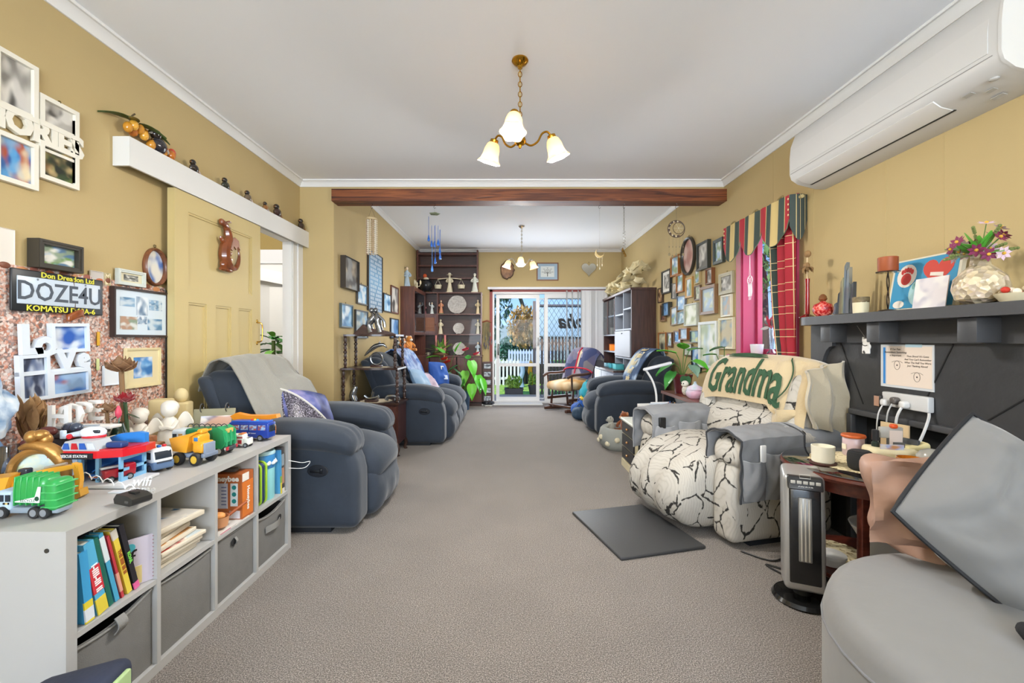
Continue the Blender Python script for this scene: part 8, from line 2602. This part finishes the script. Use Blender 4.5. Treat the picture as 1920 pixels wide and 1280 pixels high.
B('photo',photo(333,'#c9682c','#8f5a34','#a9b8bc'),t,-.042,.042,-.002,.002,.005,.165,smooth=False)
t=T('word_blanket','navy and gold blanket of words over the far right recliner back','blanket',(1.92,5.50,0),180)
path2=[(.52,.48),(.44,.55),(.40,.68),(.33,.82),(.24,.95),(.15,1.0),(.07,.96),(.03,.82)]
def wb(a,b,o=0):
 f=b*7
 i=min(int(f),6)
 q=f-i
 return V((path2[i][0]*(1-q)+path2[i+1][0]*q+.035+o,-.26+.56*a,path2[i][1]*(1-q)+path2[i+1][1]*q+.01+o*.5))
MB().grid(lambda a,b:wb(a,b),16,20,.01).build('cloth',noise_mat([(.35,'#2f4466'),(.5,'#3f5678'),(.62,'#9fb4cc'),(.75,'#cfc39a')],4,2,.9),t)
for k,s in enumerate(('Family','Today is','And','Time','after','Time')):
 mb=MB().text(s,.12,bold=.004,depth=0)
 mb.v=[wb(.5-q.x*.9/.56*.8,.12+.10*(5-k)+q.y*.9,.012)for q in mb.v]
 mb.build('lettering',M('#d9c48a',.7),t,smooth=False,recalc=False)
t=T('tiered_stand','dark turned wooden tiered corner stand beside the sofa','shelf',(-1.33,4.36,0))
TW=wood('#2c1c17','#442c24',3,2,.35)
w2,d2=.27,.17
def turned(x_,y_,z0,z1):
 n=4
 pr=[(.012,z0)]
 for k in range(n):
  a=z0+(z1-z0)*k/n
  h_=(z1-z0)/n
  pr+=[(.018,a+h_*.08),(.011,a+h_*.18),(.016,a+h_*.5),(.011,a+h_*.82),(.018,a+h_*.92)]
 MB().lathe(pr+[(.012,z1)],10,(x_,y_,0)).build('turned_post',TW,t)
def tier(z_,sc,name='tier'):
 pts=[(-w2*sc,d2*sc)]+[(-w2*sc+2*w2*sc*k/16,-d2*sc-.012*math.cos(k*PI/4))for k in range(17)]+[(w2*sc,d2*sc)]
 MB().prism(pts,z_-.018,z_,'z').build(name,TW,t)
tier(1.158,.92)
tier(.838,1.0)
tier(.508,1.07,'cabinet_top')
for sx in (-1,1):
 for sy in (-1,1):
  turned(sx*w2*.88,sy*d2*.85,.838,1.14)
  turned(sx*w2*.95,sy*d2*.85,.508,.82)
  MB().tube(spline([(sx*w2*.92,sy*d2*.85,.12),(sx*w2*1.0,sy*d2*.95,.07),(sx*w2*.96,sy*d2*.9,.02),(sx*w2*1.02,sy*d2*.95,.0)],4),[.024,.023,.022,.02,.018,.017,.016,.015,.014,.014,.015,.016,.016],8).build('leg',TW,t)
MB().box(-w2,w2,-d2*.95,d2*.95,.11,.49).build('cabinet_body',wood('#3a1f18','#54302a',3,2,.35),t,smooth=False)
for k in range(2):
 B('cabinet_door',wood('#41241c','#5c362e',3,2,.35),t,-w2*.96+k*w2*.97,-w2*.03+k*w2*.97,-d2*.95-.012,-d2*.95,.13,.47,smooth=False)
SIL=M('#8f9296',.18,.9)
def on2(label,x_,y_,z_,name='silver_sculpture'):
 return T(name,label,'sculpture',(-1.33+x_,4.36+y_,z_+.0005))
t=on2('silver embracing couple sculpture on a curved wooden base',.0,-.02,1.158)
MB().prism([(-.2,0),(.22,0),(.14,.03),(.05,.05),(-.05,.06),(-.1,.1),(-.14,.06)],-.03,.03,'y').build('base',wood('#2c1814','#4a2a20',3,0,.3),t)
for (x_,ln)in ((-.03,0),(.06,.05)):
 MB().tube(spline([(x_,0,.02),(x_-.02,0,.1),(x_+.02-ln,0,.17),(x_+.01-ln,0,.21)],4),[.04,.038,.036,.034,.033,.035,.037,.036,.032,.028,.022,.018,.014],10).build('figure',SIL,t)
 MB().ell((x_-ln+.005,0,.235),(.024,.024,.028)).build('head',SIL,t)
MB().tube(spline([(.05,-.02,.18),(.10,-.02,.13),(.11,-.02,.07)],4),.014,8).build('arm',SIL,t)
t=on2('silver dolphin leaping through a ring on a small plinth',.03,-.04,.838)
MB().rbox((0,0,.012),(.11,.06,.024),.006,2).build('plinth',wood('#2c1814','#4a2a20',3,0,.3),t)
MB().tube(arc((0,0,.085),.058,0,360,24,'xz'),.008,8,True).build('ring',SIL,t)
MB().tube(spline([(-.12,0,.11),(-.07,0,.16),(-.01,0,.205),(.06,0,.22),(.10,0,.19)],5),[.004,.007,.010,.013,.015,.017,.019,.021,.022,.023,.023,.022,.021,.020,.018,.016,.013,.010,.008,.006,.003],10).build('dolphin',SIL,t)
MB().prism([(.0,.225),(.035,.255),(.03,.22)],-.003,.003,'y').build('fin',SIL,t)
t=on2('silver abstract mother sculpture at the left of the stand',-.17,-.08,.508)
MB().tube(spline([(0,0,0),(-.02,0,.06),(.0,0,.12),(.012,0,.15)],4),[.035,.036,.037,.037,.036,.034,.033,.03,.027,.023,.019,.016,.01],10).build('figure',SIL,t)
t=on2('silver reclining lovers on a dark block at the stand middle',.0,-.1,.508)
MB().rbox((0,0,.012),(.12,.06,.024),.004,2).build('block',TW,t)
MB().tube(spline([(-.07,0,.06),(-.03,0,.035),(.03,0,.04),(.07,0,.055)],4),.014,8).build('figure',SIL,t)
MB().tube(spline([(.0,0,.04),(.01,0,.07),(.02,0,.10)],4),.011,8).build('figure',SIL,t)
t=on2('silver curled sleeping figure at the right of the stand',.2,-.1,.508)
MB().tube(spline([(-.06,0,.02),(-.04,0,.05),(.02,0,.055),(.06,0,.03),(.02,-.01,.02)],4),.02,8).build('figure',SIL,t)
for z_,lab,r_ in ((1.158,'cream lace runner on the top tier of the stand',.13),(.838,'cream lace mat on the middle tier of the stand',.13),(.508,'cream lace mat on the stand cabinet top',.15)):
 o=tag(MB().lathe([(0,0),(r_,0),(r_*1.02,.0006),(0,.0008)],30,wob=lambda a,z:1+.05*math.cos(16*a)).build('lace_mat',M('#cdbfa6',.9)),lab,'doily')
 o.location=(-1.33+.02,4.34,z_+.0002)
t=T('blue_throw','blue and lilac patterned throw over the middle of the sofa','blanket',(XF+.03,5.56,0))
THB=noise_mat([(.3,'#24386e'),(.42,'#4f74b4'),(.5,'#a9bcd8'),(.58,'#5f6fa0'),(.66,'#8a7fa8'),(.8,'#c9d0e0')],3.2,2,.85,.2,dist=1.2)
sp2=[(.62,.47),(.47,.51),(.42,.62),(.36,.78),(.27,.93),(.18,.99),(.09,.94),(.05,.8)]
def sthrow(a,b):
 f=b*7
 i=min(int(f),6)
 q=f-i
 return (sp2[i][0]*(1-q)+sp2[i+1][0]*q+.03+.01*math.sin(a*20),-.45+.75*a+.1*(1-b),sp2[i][1]*(1-q)+sp2[i+1][1]*q+.015)
MB().grid(sthrow,24,22,.01).build('cloth',THB,t)
cg='scatter cushions on the sofa'
pillow('pale blue cushion with a dark buckle print on the sofa',(-1.06,5.30,.60),(-30,8,80),(.42,.36),.14,noise_mat([(.4,'#8fb0d0'),(.6,'#b9cfe2'),(.7,'#4a5f80')],4,1,.8),group=cg)
pillow('lilac pink cushion lying beside the pale blue one',(-1.04,5.70,.56),(-38,5,80),(.4,.3),.12,noise_mat([(.4,'#b4a0b0'),(.6,'#cfc0cc'),(.7,'#8a90b4')],4,1,.8),group=cg)
b_=pillow('bright blue printed cushion standing at the far end of the sofa',(-.98,6.12,.63),(-18,6,62),(.40,.38),.15,M('#24509c',.8,var=.2,vscale=6),group=cg)
B('printed_flower',M('#d9d2c4',.7),b_,-.03,.03,-.078,-.07,.05,.10,smooth=False)
B('printed_words',M('#b9c4d4',.7),b_,-.01,.08,-.078,-.07,-.09,-.03,smooth=False)
t=T('hall_palm','green leafy palm in the hall seen past the sliding door','plant',(-2.52,4.72,0))
MB().lathe([(0,0),(.15,0),(.18,.3),(.16,.3),(0,.28)],20).build('pot',M('#6a5a4c',.6),t)
random.seed(23)
for k in range(46):
 a,h_=random.uniform(0,6.28),random.uniform(.6,1.15)
 l_=random.uniform(.2,.42)
 base=V((0,0,h_))
 d=V((math.cos(a),math.sin(a),random.uniform(-.2,.5)))
 mb=MB()
 leafshape(mb,base+d*.04,d,None,l_,.07,.4)
 mb.build('frond',M(['#2f7a2c','#4f9a34','#79b84a','#24602a'][k%4],.5),t)
MB().tube([(0,0,.28),(0,0,1.1)],.02,8).build('stem',M('#5a6a3a',.7),t)
ZP=2.0905
PT=V((XL+.04,0,ZP))
t=T('glass_fruit','bunch of amber glass fruit with green leaves on the pelmet end','ornament',(XL+.045,2.24,ZP))
for k in range(14):
 y_=-.06+.022*k
 c_=['#c98a2c','#d9a03c','#b86a24','#c9402a','#6a7a34'][k%5 if k>7 else k%3]
 MB().ell((.012*math.sin(k*2.2),y_,.03+.02*(k%2)+(.03 if k<6 else 0)),(.022,.02,.027),10,7).build('fruit',M(c_,.15,coat=.6),t)
for k,(y_,az)in enumerate(((-.06,250),(-.02,300),(.0,60),(.06,80))):
 mb=MB()
 leafshape(mb,V((0,y_,.10)),V((math.cos(R(az)),math.sin(R(az)),.1)),None,.12,.05,.3)
 mb.build('leaf',M('#3f4f24',.4,coat=.3),t)
MB().tube(spline([(0,-.05,.08),(0,-.04,.12),(.01,-.03,.14)],4),.004,6).build('stem',M('#4a3c20',.6),t)
def bird(label,u,s=1.0,c2='#2a211c',c3='#8a5a2c'):
 t=T('bird_ornament',label,'figurine',(XL+.05,(XL+.05)*F/(u-U0),ZP),90,'small dark glazed birds on the pelmet')
 DK=M('#231c18',.15,coat=.6)
 MB().ell((0,0,.032*s),(.034*s,.022*s,.028*s),10,8).build('body',M(c2,.15,coat=.6),t)
 MB().ell((-.012*s,0,.066*s),(.019*s,.018*s,.018*s),10,8).build('head',DK,t)
 MB().tube([(-.026*s,0,.066*s),(-.042*s,0,.06*s)],[.006*s,.001],6).build('beak',M(c3,.3),t)
 MB().tube([(.026*s,0,.03*s),(.06*s,0,.016*s)],[.012*s,.004*s],6).build('tail',M(c3,.3,coat=.4),t)
bird('glossy black and white toucan-like bird next to the glass fruit',297,1.5,'#2c2a30','#b9b4ac')
for u,lab,s,c2 in ((364,'single dark bird midway along the pelmet',.95,'#2a211c'),(423,'dark bird third from the glass fruit',.95,'#2a2c22'),(465,'pale bellied dark bird near the pelmet middle',.95,'#6a5a48'),(498,'small brown bird with orange wing on the pelmet',.85,'#8a5a2c'),(520,'round dark bird with a red breast on the pelmet',1.25,'#3a2420'),(565,'dark bird with orange tail at the far pelmet end',1.2,'#3a2a20')):
 bird(lab,u,s,c2)
t=T('wooden_dragon','glossy carved brown wooden dragon hung on the yellow sliding door','carving',W(424,462,X=-1.85))
DR=M('#7a4020',.22,coat=.6,var=.35,vscale=14)
def dtube(name,pts,r0,r1,mat=DR):
 P=spline([(.014,a,b)for a,b in pts],6)
 n=len(P)
 MB().tube(P,[(r0*(1-i/n)+r1*i/n)*(.75+.25*math.sin(PI*(i+.5)/n))for i in range(n)],8).build(name,mat,t)
dtube('body',[(.0,-.13),(-.035,-.08),(-.03,-.01),(.0,.05),(-.01,.10),(-.03,.125)],.042,.02)
MB().rbox((.018,-.05,.135),(.03,.075,.04),.014,3,fn=lambda p:V((p.x,p.y,p.z-.25*(p.y+.05)))).build('head',DR,t)
dtube('horn',[(-.02,.15),(.01,.165),(.03,.16)],.009,.003)
dtube('tail',[(.0,-.13),(.06,-.135),(.10,-.10),(.115,-.04),(.10,.02)],.024,.004)
MB().prism([(.015,.0),(.03,.05),(.07,.075),(.11,.06),(.125,.0),(.10,.02),(.085,-.005),(.06,.015),(.045,-.02)],.006,.016,'x').build('wing',M('#8f5228',.25,coat=.6),t)
dtube('foreleg',[(-.02,.02),(-.06,.025),(-.075,.05)],.016,.01)
dtube('hind_leg',[(-.01,-.10),(-.05,-.12),(-.045,-.15),(-.08,-.155)],.026,.012)
MB().ell((.014,.0,-.155),(.016,.05,.014)).build('foot',DR,t)
for k in range(6):
 MB().prism([(-.005+.006*k,.13-.04*k),(.022+.004*k,.125-.04*k),(.0+.006*k,.10-.04*k)],.008,.018,'x').build('spine',DR,t)
